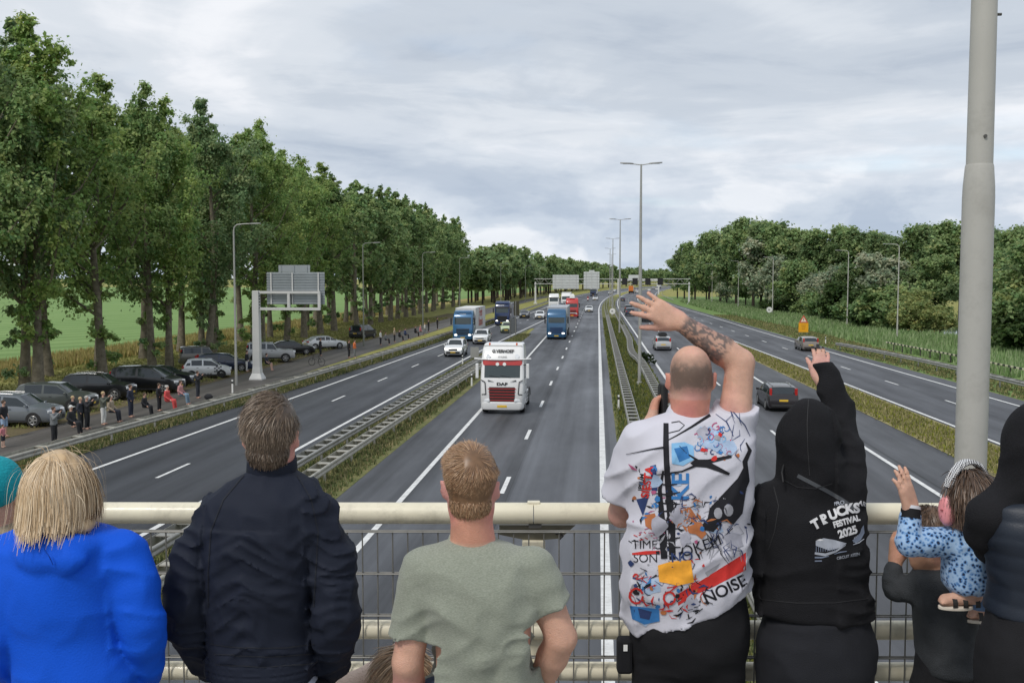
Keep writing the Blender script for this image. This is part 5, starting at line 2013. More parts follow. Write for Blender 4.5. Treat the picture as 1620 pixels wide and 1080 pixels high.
def add_head(F, c, s=1.0, R=None, neck=None, neck_r=.057, ears=True):
    """head centred at c facing +Y before rotation R, neck down to point neck"""
    R = np.eye(3) if R is None else R
    c = np.array(c, float)

    def w(x, y, z):
        return c + R @ (np.array([x, y, z]) * s)
    F.ell(w(0, -.012, .028), np.array([.076, .096, .090]) * s, .02, R)
    F.ell(w(0, .022, -.045), np.array([.058, .070, .075]) * s, .03, R)
    F.ell(w(0, .060, -.098), np.array([.028, .026, .022]) * s, .03, R)
    F.cone(w(-.045, .005, -.07), w(-.012, .062, -.098), .026 * s, .018 * s, .03)
    F.cone(w(.045, .005, -.07), w(.012, .062, -.098), .026 * s, .018 * s, .03)
    F.cone(w(-.03, .082, .012), w(.03, .082, .012), .014 * s, .014 * s, .02)
    F.cone(w(0, .090, .000), w(0, .108, -.038), .008 * s, .013 * s, .012)
    F.ell(w(-.014, .097, -.040), np.array([.008, .008, .007]) * s, .008)
    F.ell(w(.014, .097, -.040), np.array([.008, .008, .007]) * s, .008)
    for x in (-.032, .032):
        F.ell(w(x, .092, -.004), np.array([.016, .012, .009]) * s, .012, R, cut=True)
    F.cone(w(-.020, .086, -.068), w(.020, .086, -.068), .007 * s, .007 * s, .008)
    F.cone(w(-.016, .084, -.078), w(.016, .084, -.078), .0075 * s, .0075 * s, .006)
    if ears:
        for x in (-1, 1):
            Re = R @ rotz(x * -.62) @ roty(x * .15)
            F.ell(w(x * .087, -.014, -.012), np.array([.0095, .022, .034]) * s, .010, Re)
            F.ell(w(x * .096, -.006, -.006), np.array([.006, .011, .018]) * s, .006, Re, cut=True)
            F.ell(w(x * .080, .002, -.038), np.array([.007, .010, .010]) * s, .008, Re)
    if neck is not None:
        F.cone(w(0, -.028, -.045), neck, neck_r * s * .98, neck_r * 1.08, .03)
    return w


def add_hand(F, wrist, d, nrm, s=1.0, side=1, curl=(.25, .3, .35, .4), spread=.12, thumb=.7, k=.006):
    """palm plus five separate fingers. d: wrist->knuckles, nrm: back-of-hand normal, side: +1 thumb lies along cross(d, nrm)"""
    d, sd, up = frame(d, nrm)
    sd = sd * side
    w0 = np.array(wrist, float)

    def q(a, b, c_=0.0):
        return w0 + (d * a + sd * b + up * c_) * s
    # palm: four metacarpals fused
    for b, L in ((.030, .085), (.010, .090), (-.010, .086), (-.029, .078)):
        F.cone(q(0.0, b * .55), q(L, b), .0165 * s, .0125 * s, .016)
    F.cone(q(.02, .022, -.004), q(.06, .034, -.006), .017 * s, .012 * s, .016)
    fl = [(.030, .085, .074, .0098), (.010, .090, .082, .0100), (-.010, .086, .077, .0096), (-.029, .078, .060, .0086)]
    for j, (b, L, ln, r) in enumerate(fl):
        ang = (b / .03) * spread
        dd = d * cos(ang) + sd * sin(ang)
        p = q(L, b)
        th = 0.0
        seg = (.45, .30, .25)
        rr = r * s
        for i, fr_ in enumerate(seg):
            th += curl[j] * (.7 if i == 0 else 1.0)
            e = p + (dd * cos(th) - up * sin(th)) * ln * fr_ * s
            F.cone(p, e, rr, rr * .93, k)
            p = e
            rr *= .93
    b0 = q(.018, .030, -.006)
    td = d * cos(thumb) + sd * sin(thumb) - up * .25
    td /= np.linalg.norm(td)
    p1 = b0 + td * .042 * s
    F.cone(b0, p1, .0165 * s, .0125 * s, .012)
    td2 = td * .9 + d * .25 - up * .1
    td2 /= np.linalg.norm(td2)
    p2 = p1 + td2 * .032 * s
    F.cone(p1, p2, .0122 * s, .0105 * s, k)
    F.cone(p2, p2 + td2 * .024 * s, .0105 * s, .009 * s, k)


def strands(name, roots, dirs, length, parent, m, base, seed, seg=6, width=.0011, grav=.0, skull=None, lift=.004, jitter=.25, flow=None, colvar=.25, avoid=None, tipc=1.0, floor=None):
    """hair: flat tapering locks grown along the scalp. roots (n,3), dirs (n,3), length (n,)"""
    rng = np.random.default_rng(seed)
    n = len(roots)
    p = roots.copy()
    d = dirs + rng.normal(0, jitter, (n, 3))
    d /= np.linalg.norm(d, axis=1)[:, None]
    st = (length / seg)[:, None]
    P_ = [p.copy()]
    c, r = skull
    lf = lift * rng.uniform(.4, 1.6, n)
    for i in range(seg):
        if flow is not None:
            d = d * .6 + flow(p) * .4 + rng.normal(0, jitter * .25, (n, 3))
        d[:, 2] -= grav * (1 + i * .5)
        d /= np.linalg.norm(d, axis=1)[:, None] + 1e-9
        prev = p
        p = p + d * st
        q = (p - c) / r
        l = np.linalg.norm(q, axis=1)
        need = 1 + (lf * (1 + .5 * i / seg)) / r.mean()
        k = l < need
        p[k] = c + (q[k] / l[k][:, None] * need[k][:, None]) * r
        if avoid is not None:
            p = avoid(p, lf)
        if floor is not None:
            p = np.where((p[:, 2] < floor)[:, None], prev, p)
        P_.append(p.copy())
    P_ = np.stack(P_, 1)                                   # n, seg+1, 3
    out = P_ - c
    tan_ = np.gradient(P_, axis=1)
    sd = np.cross(tan_, out)
    sd /= np.linalg.norm(sd, axis=2)[:, :, None] + 1e-9
    tw = rng.normal(0, .45, (n, 1, 1))
    sd = sd + tw * out / (np.linalg.norm(out, axis=2)[:, :, None] + 1e-9)
    w = width * rng.uniform(.6, 1.4, (n, 1)) * np.linspace(1, .25, seg + 1)[None] ** .7
    A, B = P_ - sd * w[:, :, None], P_ + sd * w[:, :, None]
    V = np.stack([A, B], 2).reshape(-1, 3)
    base_i = (np.arange(n) * (seg + 1) * 2)[:, None] + np.arange(seg)[None] * 2
    F_ = np.stack([base_i, base_i + 1, base_i + 3, base_i + 2], 2).reshape(-1, 4)
    base = np.array(base, float)
    bc = base if base.ndim == 2 else base[None]
    pick = bc[rng.integers(0, len(bc), n)] * (1 + colvar * rng.normal(0, 1, (n, 1))).clip(.4, 1.8)
    col = pick[:, None, None, :] * np.linspace(.8, tipc, seg + 1)[None, :, None, None] * np.ones((1, 1, 2, 1))
    me = np_mesh(name, V, F_, m, True, col.reshape(-1, 3).clip(.003, .9))
    return link(name, me, parent)


M_HAIR = mat_attr('hair', .42, .5)


def cloth(name, col, rough=.85, bump=.3, bscale=350.0, var=.12, vscale=9.0, sheen=0.0, spec=.25):
    return mat('cloth_' + name, col, rough, 0, var, vscale, bump, bscale, spec)


def legs(F, hipL, hipR, kneeL, kneeR, ankL, ankR, r=(.088, .062, .045), k=.03):
    F.cone(hipL, kneeL, r[0], r[1], k)
    F.cone(hipR, kneeR, r[0], r[1], k)
    F.cone(kneeL, ankL, r[1] * .97, r[2], k)
    F.cone(kneeR, ankR, r[1] * .97, r[2], k)


def shoe(parent, ank, m, L=.27, rz=0.0):
    F = Field((-.08, -.12, -.02), (.08, .24, .16), .011)
    F.ell((0, .07, .03), (.045, .14, .035), .02).cone((0, -.03, .04), (0, -.02, .12), .042, .045, .02).cone((0, .1, .035), (0, .16, .03), .042, .036, .02)
    F.half((0, 0, -1), (0, 0, .002))
    o = F.build('shoe', m, parent)
    o.location = (ank[0], ank[1], 0)
    o.rotation_euler.z = rz
    return o
# ================================================================== SPECTATORS ALONG THE SERVICE ROAD
def gnd(u, v):
    r = sight(u, v)
    k = -CAM_H / r.z
    return Vector((r.x * k, r.y * k, .02))


def plain(c):
    return mat('wear_%02x%02x%02x' % tuple(int(min(1, q) * 255) for q in c), c, .85, var=.15, vscale=8)


def spectator(u, v, label, top, legs_, hair, pose='stand', face=0.0, h=1.74, skin=(.55, .33, .25), shorts=False, hat=None, seed=0):
    """small figure; pose stand / phone / sit / wave; face = direction it looks at (0 = along the road away from us)"""
    p = gnd(u, v)
    root = empty('person', p, face, label, 'person', 'spectators along the service road')
    k = h / 1.75
    rr = .030
    zs = 0.0
    sit = pose == 'sit'
    hz = .62 if sit else .92
    hip = np.array([0, 0, hz])
    top_z = hz + .52
    hd = np.array([0, .02, hz + .72])
    kn = [np.array([x * .12, (.40 if sit else .02), (.60 if sit else .50)]) for x in (-1, 1)]
    an = [np.array([x * .13, (.46 if sit else 0), .09]) for x in (-1, 1)]
    sh_ = [np.array([x * .19, 0, top_z - .04]) for x in (-1, 1)]
    if pose == 'phone':
        el = [np.array([x * .27, .16, top_z - .22]) for x in (-1, 1)]
        wr_ = [np.array([x * .08, .34, top_z + .06]) for x in (-1, 1)]
    elif pose == 'wave':
        el = [np.array([-.28, .02, top_z - .30]), np.array([.34, .1, top_z + .10])]
        wr_ = [np.array([-.24, .18, top_z - .5]), np.array([.32, .12, top_z + .36])]
    else:
        el = [np.array([x * .27, -.02, top_z - .30]) for x in (-1, 1)]
        wr_ = [np.array([x * .20, (.25 if sit else .10), top_z - .50]) for x in (-1, 1)]

    def fld():
        return Field((-.45, -.25, -.02), (.45, .62, hz + 1.06), rr)
    B = fld()
    B.ell(hd + np.array([0, 0, .02]), (.076, .095, .115), .02)
    B.cone(hd + np.array([0, .09, -.01]), hd + np.array([0, .10, -.03]), .016, .016, .02)
    B.cone(hd, (0, 0, top_z - .02), .055, .06, .03)
    B.stack([(top_z, 0, 0, .14, .08), (hz + .25, 0, 0, .13, .09), (hz - .05, 0, 0, .14, .1)], .03)
    for i in (0, 1):
        B.chain([sh_[i], el[i], wr_[i]], [.048, .04, .032], .02)
        B.cone(wr_[i], wr_[i] + (wr_[i] - el[i]) * .32, .035, .028, .02)
        B.chain([hip + np.array([.1 * (i * 2 - 1), 0, 0]), kn[i], an[i]], [.08, .058, .042], .02)
        B.cone(an[i] + np.array([0, -.03, -.04]), an[i] + np.array([0, .13, -.05]), .042, .038, .02)
    B.build('body', plain(skin), root, relax=1)
    T = fld()
    T.stack([(top_z + .02, 0, 0, .16, .09), (top_z - .08, 0, 0, .205, .125), (hz + .22, 0, 0, .19, .13), (hz - .04, 0, 0, .20, .14)], .03)
    for i in (0, 1):
        T.chain([sh_[i], el[i], el[i] + (wr_[i] - el[i]) * (.1 if shorts else .85)], [.075, .062, .05], .03)
    T.disp(lambda q: -.02 * (ridge(q, (7, 7, 9), seed) - .4))
    T.build('top', plain(top), root, relax=1)
    Lg = fld()
    Lg.ell(hip + np.array([0, .02, 0]), (.185, .135, .12), .03)
    for i in (0, 1):
        a = hip + np.array([.1 * (i * 2 - 1), 0, 0])
        if shorts:
            Lg.cone(a, a + (kn[i] - a) * .85, .105, .09, .03)
        else:
            Lg.chain([a, kn[i], an[i] + np.array([0, 0, .03])], [.105, .078, .062], .03)
    Lg.build('trousers', plain(legs_), root, relax=1)
    Hh = Field(hd - .18, hd + .22, .026)
    Hh.ell(hd + np.array([0, -.016, .04]), (.092, .108, .108), .02)
    Hh.half((0, .7, -.5), hd + np.array([0, .05, .02]))
    Hh.build('hat' if hat else 'hair', plain(hat or hair), root, relax=1)
    if hat:
        MB().box((hd + np.array([0, .14, .06])).tolist(), (.15, .10, .02)).build('hat_brim', plain(hat), root)
    if pose == 'phone':
        MB().box((0, .40, top_z + .10), (.08, .02, .15)).build('held_phone', M_BLACK, root)
    root.scale = (k, k, k)
    return root


DK1, DK2, GRY_, WHT, PNK, RDD, JN, ORG, TAN = (.015, .016, .02), (.03, .033, .045), (.17, .18, .19), (.62, .62, .60), (.55, .20, .22), (.55, .07, .07), (.08, .13, .22), (.62, .16, .05), (.33, .27, .20)
BLH, BRH, GYH = (.45, .33, .18), (.07, .045, .03), (.42, .40, .37)
E_ = heading(0) - pi / 2      # looking across the motorway
for a in (
    (7, 692, 'man in a dark top and pale blue shorts standing at the left edge', DK1, (.28, .38, .52), BRH, 'stand', E_, 1.8, (.55, .33, .25), True),
    (5, 708, 'small child in a pink top standing at the left edge', PNK, DK2, BRH, 'stand', E_, 1.05, (.6, .38, .29), True),
    (86, 702, 'person in a grey hooded top filming with a phone behind the guardrail', GRY_, DK1, BRH, 'phone', E_, 1.72),
    (113, 688, 'spectator in a black jacket and pale cap sitting by the guardrail', DK1, DK1, BRH, 'sit', E_, 1.75, (.55, .33, .25), False, WHT),
    (116, 676, 'fair-haired spectator in black behind the sitting one in the pale cap', DK1, DK2, BLH, 'stand', E_, 1.62),
    (128, 680, 'dark-dressed spectator left in the huddle by the guardrail', DK2, DK1, BLH, 'stand', E_, 1.66),
    (138, 679, 'dark-dressed spectator right in the huddle, arms raised with a phone', DK1, DK1, GYH, 'phone', E_, 1.70),
    (164, 672, 'spectator in a green-grey top and white trousers, hand at the head', (.09, .10, .08), WHT, BLH, 'phone', E_, 1.74),
    (176, 668, 'spectator in a tan patterned top sitting by the guardrail', TAN, DK2, GYH, 'sit', E_, 1.74),
    (207, 660, 'man dressed all in dark blue standing alone by the guardrail', (.02, .025, .045), (.02, .025, .045), BRH, 'stand', E_, 1.80),
    (229, 658, 'spectator in black crouching beside the man in dark blue', DK1, DK1, BRH, 'sit', E_, 1.55),
    (252, 650, 'dark-haired woman next to the spectator in red', DK1, DK1, BRH, 'stand', E_, 1.60),
    (265, 650, 'spectator in a bright red jacket sitting on the guardrail', RDD, RDD, GYH, 'sit', E_, 1.78),
    (286, 640, 'woman in a dusty pink top and jeans sitting on the guardrail', (.45, .22, .22), (.16, .24, .32), BRH, 'sit', E_, 1.76),
    (313, 630, 'person in black with raised arms near the white hatchback', DK1, DK2, BRH, 'phone', E_, 1.74),
    (391, 588, 'person in a dark top leaning at the dark blue parked car', DK1, WHT, BRH, 'stand', E_, 1.75),
    (422, 586, 'person with bare legs sitting behind the cantilever post', DK2, DK2, BRH, 'sit', E_, 1.72, (.6, .38, .3), True),
    (507, 563, 'person in dark clothes between the black and white parked cars', DK1, DK1, BRH, 'stand', E_, 1.75),
    (552, 566, 'person in dark clothes left of the orange jacket', DK1, DK1, BRH, 'stand', E_, 1.72),
    (561, 566, 'spectator in an orange jacket by the far lamp post', ORG, GRY_, BRH, 'stand', E_, 1.74),
    (602, 546, 'spectator in a white shirt beside the far black van', WHT, DK1, BRH, 'stand', E_, 1.72),
    (610, 545, 'spectator in grey beside the white-shirted one at the far van', GRY_, DK1, BRH, 'sit', E_, 1.72),
    (624, 541, 'tan-topped spectator in the far sitting group', TAN, DK1, BLH, 'stand', E_, 1.68),
    (632, 540, 'dark-dressed spectator seated in the middle of the far group', DK1, DK1, BRH, 'sit', E_, 1.75),
    (641, 537, 'blue-dressed spectator at the right of the far group', (.04, .06, .14), DK2, BRH, 'sit', E_, 1.74),
    (657, 533, 'dark-dressed spectator sitting left in the farthest cluster', DK1, DK1, BRH, 'sit', E_, 1.75),
    (665, 531, 'pink-topped spectator in the farthest cluster', PNK, GRY_, BLH, 'sit', E_, 1.70),
    (672, 529, 'white-topped spectator in the farthest cluster', WHT, GRY_, BLH, 'stand', E_, 1.55),
    (678, 525, 'person in black standing far down the service road, left of two', DK1, DK1, BRH, 'stand', E_, 1.78),
    (692, 521, 'person in black standing far down the service road, right of two', DK1, DK1, BRH, 'stand', E_, 1.78)):
    spectator(*a, seed=int(a[0]))
bg_ = gnd(330, 633)
F = Field((-.35, -.2, 0), (.35, .2, .5), .03)
F.ell((0, 0, .2), (.28, .14, .2), .03).cone((-.1, 0, .38), (.1, 0, .38), .03, .03, .03)
o_ = F.build('bag', plain(DK1), None)
o_.location = bg_
tag(o_, 'black bag standing behind the guardrail near the white reflector post', 'bag')
# ================================================================== PEOPLE ON THE BRIDGE
class Fig:
    def __init__(self, u, d, label, z=None, group=None):
        self.d = d
        p = at(u, 700, d)
        self.o = np.array([p.x, d, DECK if z is None else z])
        self.root = empty('person', self.o.tolist(), 0, label, 'person', group)

    def J(self, u, v, dd=0.0):
        return np.array(at(u, v, self.d + dd)[:]) - self.o

    def rows(self, rows, inset=0.0):
        out = []
        for v, xl, xr, ry, cy in rows:
            a, b = self.J(xl, v, cy), self.J(xr, v, cy)
            out.append((a[2], (a[0] + b[0]) / 2, cy, (b[0] - a[0]) / 2 - inset, ry - inset))
        return out

    def field(self, pts, h, m=.14, zlo=None):
        pts = np.array(pts)
        lo, hi = pts.min(0) - m, pts.max(0) + m
        if zlo is not None:
            lo[2] = zlo
        return Field(lo, hi, h)


def skin_col(base, red=.10, extra=None, seed=0):
    def f(V):
        n = vn(V * 28, seed) - .5
        n2 = vn(V * 90, seed + 1) - .5
        c = np.array(base)[None] * (1 + .24 * n[:, None] + .16 * n2[:, None])
        c[:, 1] -= red * .5 * np.clip(vn(V * 12, seed + 4) - .45, 0, 1)
        if extra is not None:
            c = extra(V, c)
        return c.clip(.01, .9)
    return f


def lower_body(f, waist, cx, wid, depth, trouser, shoe_m, h=.011, stance=.10, cuff=.07, folds=.006, seed=1, r=(.105, .080, .062), zwaist=None, cy=0.0):
    """trousers from the waist to the ankles, plus shoes"""
    F = Field((cx - wid - .12, cy - depth - .12, -.01), (cx + wid + .12, cy + depth + .14, waist + .06), h)
    F.stack([(waist, cx, cy, wid * .93, depth * .95), (waist - .10, cx, cy - .005, wid, depth * 1.03), (waist - .20, cx, cy - .008, wid * 1.0, depth * 1.05), (waist - .27, cx, cy, wid * .95, depth * .98)], .03)
    F.ell((cx, cy, waist - .27), (wid * .85, depth * .98, .10), .03)
    for x in (-1, 1):
        hx = cx + x * wid * .48
        F.cone((hx, cy, waist - .16), (cx + x * (stance + .005), cy + .015, waist * .52), r[0], r[1], .03)
        F.cone((cx + x * (stance + .005), cy + .015, waist * .52), (cx + x * stance, cy - .01, cuff), r[1], r[2], .03)
    F.half((0, 0, -1), (0, 0, cuff - .015))
    F.disp(lambda p: -folds * (ridge(p, (9, 9, 16), seed) ** 2 - .3))
    F.build('trousers', trouser, f.root)
    for x in (-1, 1):
        shoe(f.root, (cx + x * stance, cy - .02, 0), shoe_m)


def body(f, head, hs, R, neck, rows, armL, armR, h, col, handL=None, handR=None, neck_r=.057, ar=(.050, .041, .030), hip=None, inset=.014, lr=1.0):
    """one continuous body: head, neck, trunk, two arms with hands, two legs"""
    tr = f.rows(rows, inset)
    zt = tr[0][0]
    pts = [head + np.array([0, 0, .13]), armL[0], armL[1], armL[2], armR[0], armR[1], armR[2], np.array([tr[0][1], 0, .03])]
    F = f.field(pts, h, .20, -.005)
    add_head(F, head, hs, R, neck, neck_r)
    F.stack(tr, .02)
    for a in (armL, armR):
        F.cone(a[0], a[0] + (a[1] - a[0]) * .5, ar[0], (ar[0] + ar[1]) / 2, .03)
        F.cone(a[0] + (a[1] - a[0]) * .45, a[1], (ar[0] + ar[1]) / 2, ar[1], .010)
        F.cone(a[1], a[1] + (a[2] - a[1]) * .3, ar[1], ar[1] * 1.02, .010)
        F.cone(a[1] + (a[2] - a[1]) * .3, a[2], ar[1] * 1.02, ar[2], .010)
    if handL:
        add_hand(F, armL[2], **handL)
    if handR:
        add_hand(F, armR[2], **handR)
    cx = tr[-1][1] if tr[-1][0] < tr[0][0] else tr[0][1]
    low = min(t[0] for t in tr)
    for x in (-1, 1):
        F.cone((cx + x * .085 * lr, 0, low + .04), (cx + x * .10 * lr, .015, low * .52), .085 * lr, .055 * lr, .03)
        F.cone((cx + x * .10 * lr, .015, low * .52), (cx + x * .10 * lr, -.01, .06), .055 * lr, .038 * lr, .03)
    return F.build('body', M_SKIN, f.root, col)


def eyes(f, w, s):
    for x in (-1, 1):
        c = w(x * .032, .082, -.002)
        MB().tube([c + np.array([0, -.012, 0]) * s, c + np.array([0, -.004, 0]) * s, c + np.array([0, .006, 0]) * s, c + np.array([0, .011, 0]) * s], [.004 * s, .0115 * s, .009 * s, .002 * s], 10).build('eye', M_EYE, f.root, smooth=60)


def scalp(c, r, n, seed, keep):
    """points spread over an ellipsoid, thinned by keep(unit vectors)->probability"""
    rng = np.random.default_rng(seed)
    d = rng.normal(0, 1, (n * 3, 3))
    d /= np.linalg.norm(d, axis=1)[:, None]
    d = d[rng.random(len(d)) < keep(d)][:n]
    return c + d * r, d


def tangent(v, d):
    t = v - (v * d).sum(1)[:, None] * d
    return t / (np.linalg.norm(t, axis=1)[:, None] + 1e-9)


def nape(f, hc, cols, seed, n=1800, ln_=.013):
    c, r = hc + np.array([0, -.033, -.045]), np.array([.057, .055, .051])
    rt_, d_ = scalp(c, r, n, seed, lambda d: ((d[:, 1] < -.1) & (d[:, 2] < .5)) * np.interp(d[:, 2], [-.75, -.35], [.12, 1.0]))
    strands('nape_hair', rt_ + d_ * .001, tangent(np.tile(np.array([[0, -.1, -1.0]]), (len(d_), 1)), d_) + d_ * .08, np.full(len(d_), ln_), f.root, M_HAIR, cols, seed + 1, 3, .0008, .03, (c, r), .002, .2, colvar=.2)


M_JEAN = cloth('dark_jeans', (.018, .019, .024), .8, .4, 500)
M_BLKT = cloth('black_trousers', (.011, .011, .013), .8, .3, 420)
M_BLUEJ = cloth('blue_jeans', (.05, .075, .13), .8, .4, 500, .3)
M_SHOE = mat('shoe_dark', (.03, .03, .03), .6)
M_SHOEL = mat('shoe_light', (.5, .5, .48), .6)

# ------------------------------------------------------------------ man in the grey-green T-shirt
f = Fig(748, 2.75, 'man with short ginger hair in a grey-green T-shirt at the railing')
J = f.J
hc = J(745, 766)
tee = [(848, 715, 783, .060, .0), (860, 688, 806, .075, -.005), (884, 652, 848, .098, -.012), (915, 656, 856, .112, -.018), (960, 664, 858, .120, -.022), (1000, 668, 860, .120, -.015), (1045, 670, 856, .118, -.005), (1090, 668, 860, .120, .0), (1140, 658, 868, .125, .0), (1190, 656, 870, .128, .0)]
aL = (J(670, 905, -.01), J(645, 1046, -.03), J(652, 1160, .10))
aR = (J(846, 905, -.01), J(888, 1008, -.03), J(842, 1105, .10))
body(f, hc, .89, rotz(-.06), J(748, 856), tee + [(1240, 665, 861, .11, 0)], aL, aR, .0082, skin_col((.60, .345, .25), .3, lambda V, c: np.where(((V[:, 2] > J(0, 850)[2]) & (V[:, 2] < J(0, 800)[2]))[:, None], c * np.array([1.02, .86, .82]), c)),
     dict(d=(.2, .9, -.1), nrm=(-.3, 0, 1), side=1), dict(d=(-.3, .9, -.1), nrm=(.3, 0, 1), side=-1), neck_r=.060, ar=(.050, .044, .031), inset=.036)
F = f.field([J(600, 840, 0), J(930, 1200, 0), J(750, 1200, .1), J(750, 840, -.15)], .0062, .06)
F.stack(f.rows(tee), .02, 2.25)
F.cone(J(674, 898, -.012), J(664, 930, -.016), .064, .064, .035).cone(J(664, 930, -.016), J(653, 995, -.02), .064, .063, .008)
F.cone(J(653, 995, -.02), J(648, 1030, -.02), .064, .064, .006)
F.cone(J(842, 898, -.012), J(854, 924, -.016), .064, .064, .035).cone(J(854, 924, -.016), J(872, 962, -.02), .064, .063, .008)
F.cone(J(872, 962, -.02), J(886, 1000, -.02), .064, .064, .006)
sdl = J(648, 1030) - J(665, 930)
sdr = J(886, 1000) - J(850, 930)
F.cut_cyl(J(651, 1003, -.02), sdl, .12, .14)
F.cut_cyl(J(866, 962, -.02), sdr, .12, .14)
F.cone(J(747, 858, 0), J(747, 846, .012), .060, .0605, .012)
F.half((0, -.25, 1), J(748, 846.5, -.04))


def tee_folds(p):
    z0, z1 = J(0, 1180)[2], J(0, 880)[2]
    q = ((p[:, 2] - z0) / (z1 - z0)).clip(0, 1)
    dg = p.copy()
    dg[:, 0] = np.abs(p[:, 0]) * 1.0
    # drapes falling from the shoulder blades inwards to the waist
    a = np.sin((np.abs(p[:, 0] - .01) * 1.0 - (p[:, 2] - z1) * .32 + .03 * vn(p * 9, 5)) * 62) * np.clip(1 - np.abs(q - .45) * 2.0, 0, 1)
    b = ridge(p, (11, 11, 24), 8, .9) ** 2 * (1.15 - q)
    c_ = ridge(p, (7, 7, 9), 12, .8) ** 2
    return -.0050 * a - .016 * (b - .3) - .008 * (c_ - .3)


F.disp(tee_folds)


def heather(name, ca, cb):
    m = mat('cloth_' + name, ca, .9, 0, .0, 1, .35, 520, .2, sheen=.2)
    nt = m.node_tree
    N, L = nt.nodes, nt.links
    tc = N.new('ShaderNodeTexCoord')
    mp = N.new('ShaderNodeMapping')
    mp.inputs['Scale'].default_value = (150, 150, 620)
    L.new(tc.outputs['Object'], mp.inputs[0])
    n = N.new('ShaderNodeTexNoise')
    n.inputs['Scale'].default_value = 1.0
    n.inputs['Detail'].default_value = 4
    L.new(mp.outputs[0], n.inputs[0])
    r = N.new('ShaderNodeValToRGB')
    r.color_ramp.elements[0].position, r.color_ramp.elements[1].position = .36, .64
    r.color_ramp.elements[0].color, r.color_ramp.elements[1].color = (*ca, 1), (*cb, 1)
    L.new(n.outputs[0], r.inputs[0])
    L.new(r.outputs[0], N['Principled BSDF'].inputs['Base Color'])
    return m


M_HEATH = heather('grey_green', (.225, .245, .195), (.305, .325, .268))
SEW = [(f, F.build('t_shirt', M_HEATH, f.root, relax=1))]
# ribbed collar band
MB().tube([np.array([J(747, 848)[0] + cos(a) * .0635, .006 + sin(a) * .063, J(747, 850)[2] - .007 + sin(a) * .018]) for a in np.linspace(0, 2 * pi, 25)], .0062, 8, False).build('collar', M_HEATH, f.root, smooth=60)
lower_body(f, .98, 0, .170, .118, M_BLUEJ, M_SHOEL, seed=3)
# hair
hcap = hc + np.array([0, -.014, .030])
hr = np.array([.0685, .087, .0835])
whorl = np.array([.16, -.72, .66])
whorl /= np.linalg.norm(whorl)


def keep_short(d):
    # hairline: nape at the back, behind the ears at the sides, forehead in front
    zlim = np.where(d[:, 1] < -.25, -.88 + .10 * np.abs(d[:, 0]), np.where(d[:, 1] < .3, -.18, .30))
    return (d[:, 2] > zlim) * 1.0


F = Field(hc - .17, hc + .17, .006)
F.ell(hcap, hr + .0045, .01)
F.half((0, .55, -.42), hcap + np.array([0, .045, -.030]))
F.ell(hc + np.array([0, -.034, -.048]), (.056, .053, .047), .02)
F.half((0, -.2, -1), hc + np.array([0, -.08, -.074]))
F.disp(lambda p: -.003 * ridge(p, (60, 60, 40), 3))
gb = [(.32, .175, .088), (.36, .215, .115), (.28, .15, .075), (.42, .27, .155)]
F.build('hair', M_HAIR, f.root, lambda V: np.array(gb[0])[None] * ((.36 + .3 * vn(V * 90, 2)) * np.interp(V[:, 2] - hc[2], [-.08, -.03], [1.9, 1]))[:, None])
rt_, d_ = scalp(hcap, hr, 9500, 4, lambda d: keep_short(d) * (((d - whorl) ** 2).sum(1) > .014))
av = d_ - whorl
fl = tangent(av, d_)
fl[:, 2] -= np.where(d_[:, 2] < .45, .9, 0)
fl = tangent(fl, d_) + d_ * np.where(d_[:, 2] > .4, .10, .04)[:, None]
fl[:, 0] -= np.where(d_[:, 2] > .45, .55, 0)
fl += .8 * np.cross(d_, whorl) + np.random.default_rng(8).normal(0, .5, fl.shape) * np.exp(-((d_ - whorl) ** 2).sum(1) / .02)[:, None]
ln = np.where(d_[:, 2] > .35, .038, np.interp(d_[:, 2], [-.8, -.2, .35], [.010, .016, .028]))
strands('hair_locks', rt_ + d_ * .002, fl, ln, f.root, M_HAIR, gb, 5, 4, .0007, .03, (hcap, hr), .0035, .14, colvar=.10)
nape(f, hc, gb, 61)
eyes(f, lambda x, y, z: hc + np.array([x, y, z]), 1.0)

# ------------------------------------------------------------------ man in the dark jacket
f = Fig(425, 2.78, 'man with grey-brown hair in a dark navy jacket with quilted hem')
J = f.J
hc = J(429, 687)
jk = [(738, 396, 466, .064, 0), (750, 378, 480, .076, -.005), (768, 350, 504, .092, -.012), (795, 326, 520, .110, -.02), (850, 320, 514, .122, -.025), (905, 323, 506, .124, -.02), (960, 322, 504, .122, -.01), (1010, 326, 500, .120, 0), (1045, 328, 503, .122, 0), (1072, 330, 506, .124, 0)]
aL = (J(338, 842, -.01), J(293, 962, -.04), J(338, 1050, .12))
aR = (J(502, 842, -.01), J(538, 975, -.04), J(512, 1060, .12))
body(f, hc, .87, rotz(.05), J(428, 752), jk + [(1140, 335, 500, .11, 0)], aL, aR, .0098, skin_col((.56, .32, .225), .25), dict(d=(.5, .7, -.5), nrm=(-.5, 0, .8), side=1), dict(d=(-.5, .7, -.5), nrm=(.5, 0, .8), side=-1), inset=.02)
F = f.field([J(255, 735, 0), J(570, 1080, 0), J(420, 1080, .18), J(420, 740, -.17)], .0065, .05)
F.stack(f.rows(jk), .02, 2.3)
F.chain([J(340, 824, -.012), J(310, 880, -.03), J(297, 955, -.035), J(300, 985, -.02), J(330, 1040, .08), J(338, 1055, .11)], [.060, .068, .070, .068, .056, .048], .04)
F.chain([J(502, 824, -.012), J(524, 885, -.03), J(529, 965, -.035), J(528, 995, -.02), J(520, 1045, .07), J(516, 1060, .1)], [.060, .068, .071, .069, .057, .048], .04)
F.cone(J(430, 756, 0), J(430, 722, .004), .067, .062, .012)
F.half((0, -.30, 1), J(430, 731, -.06))


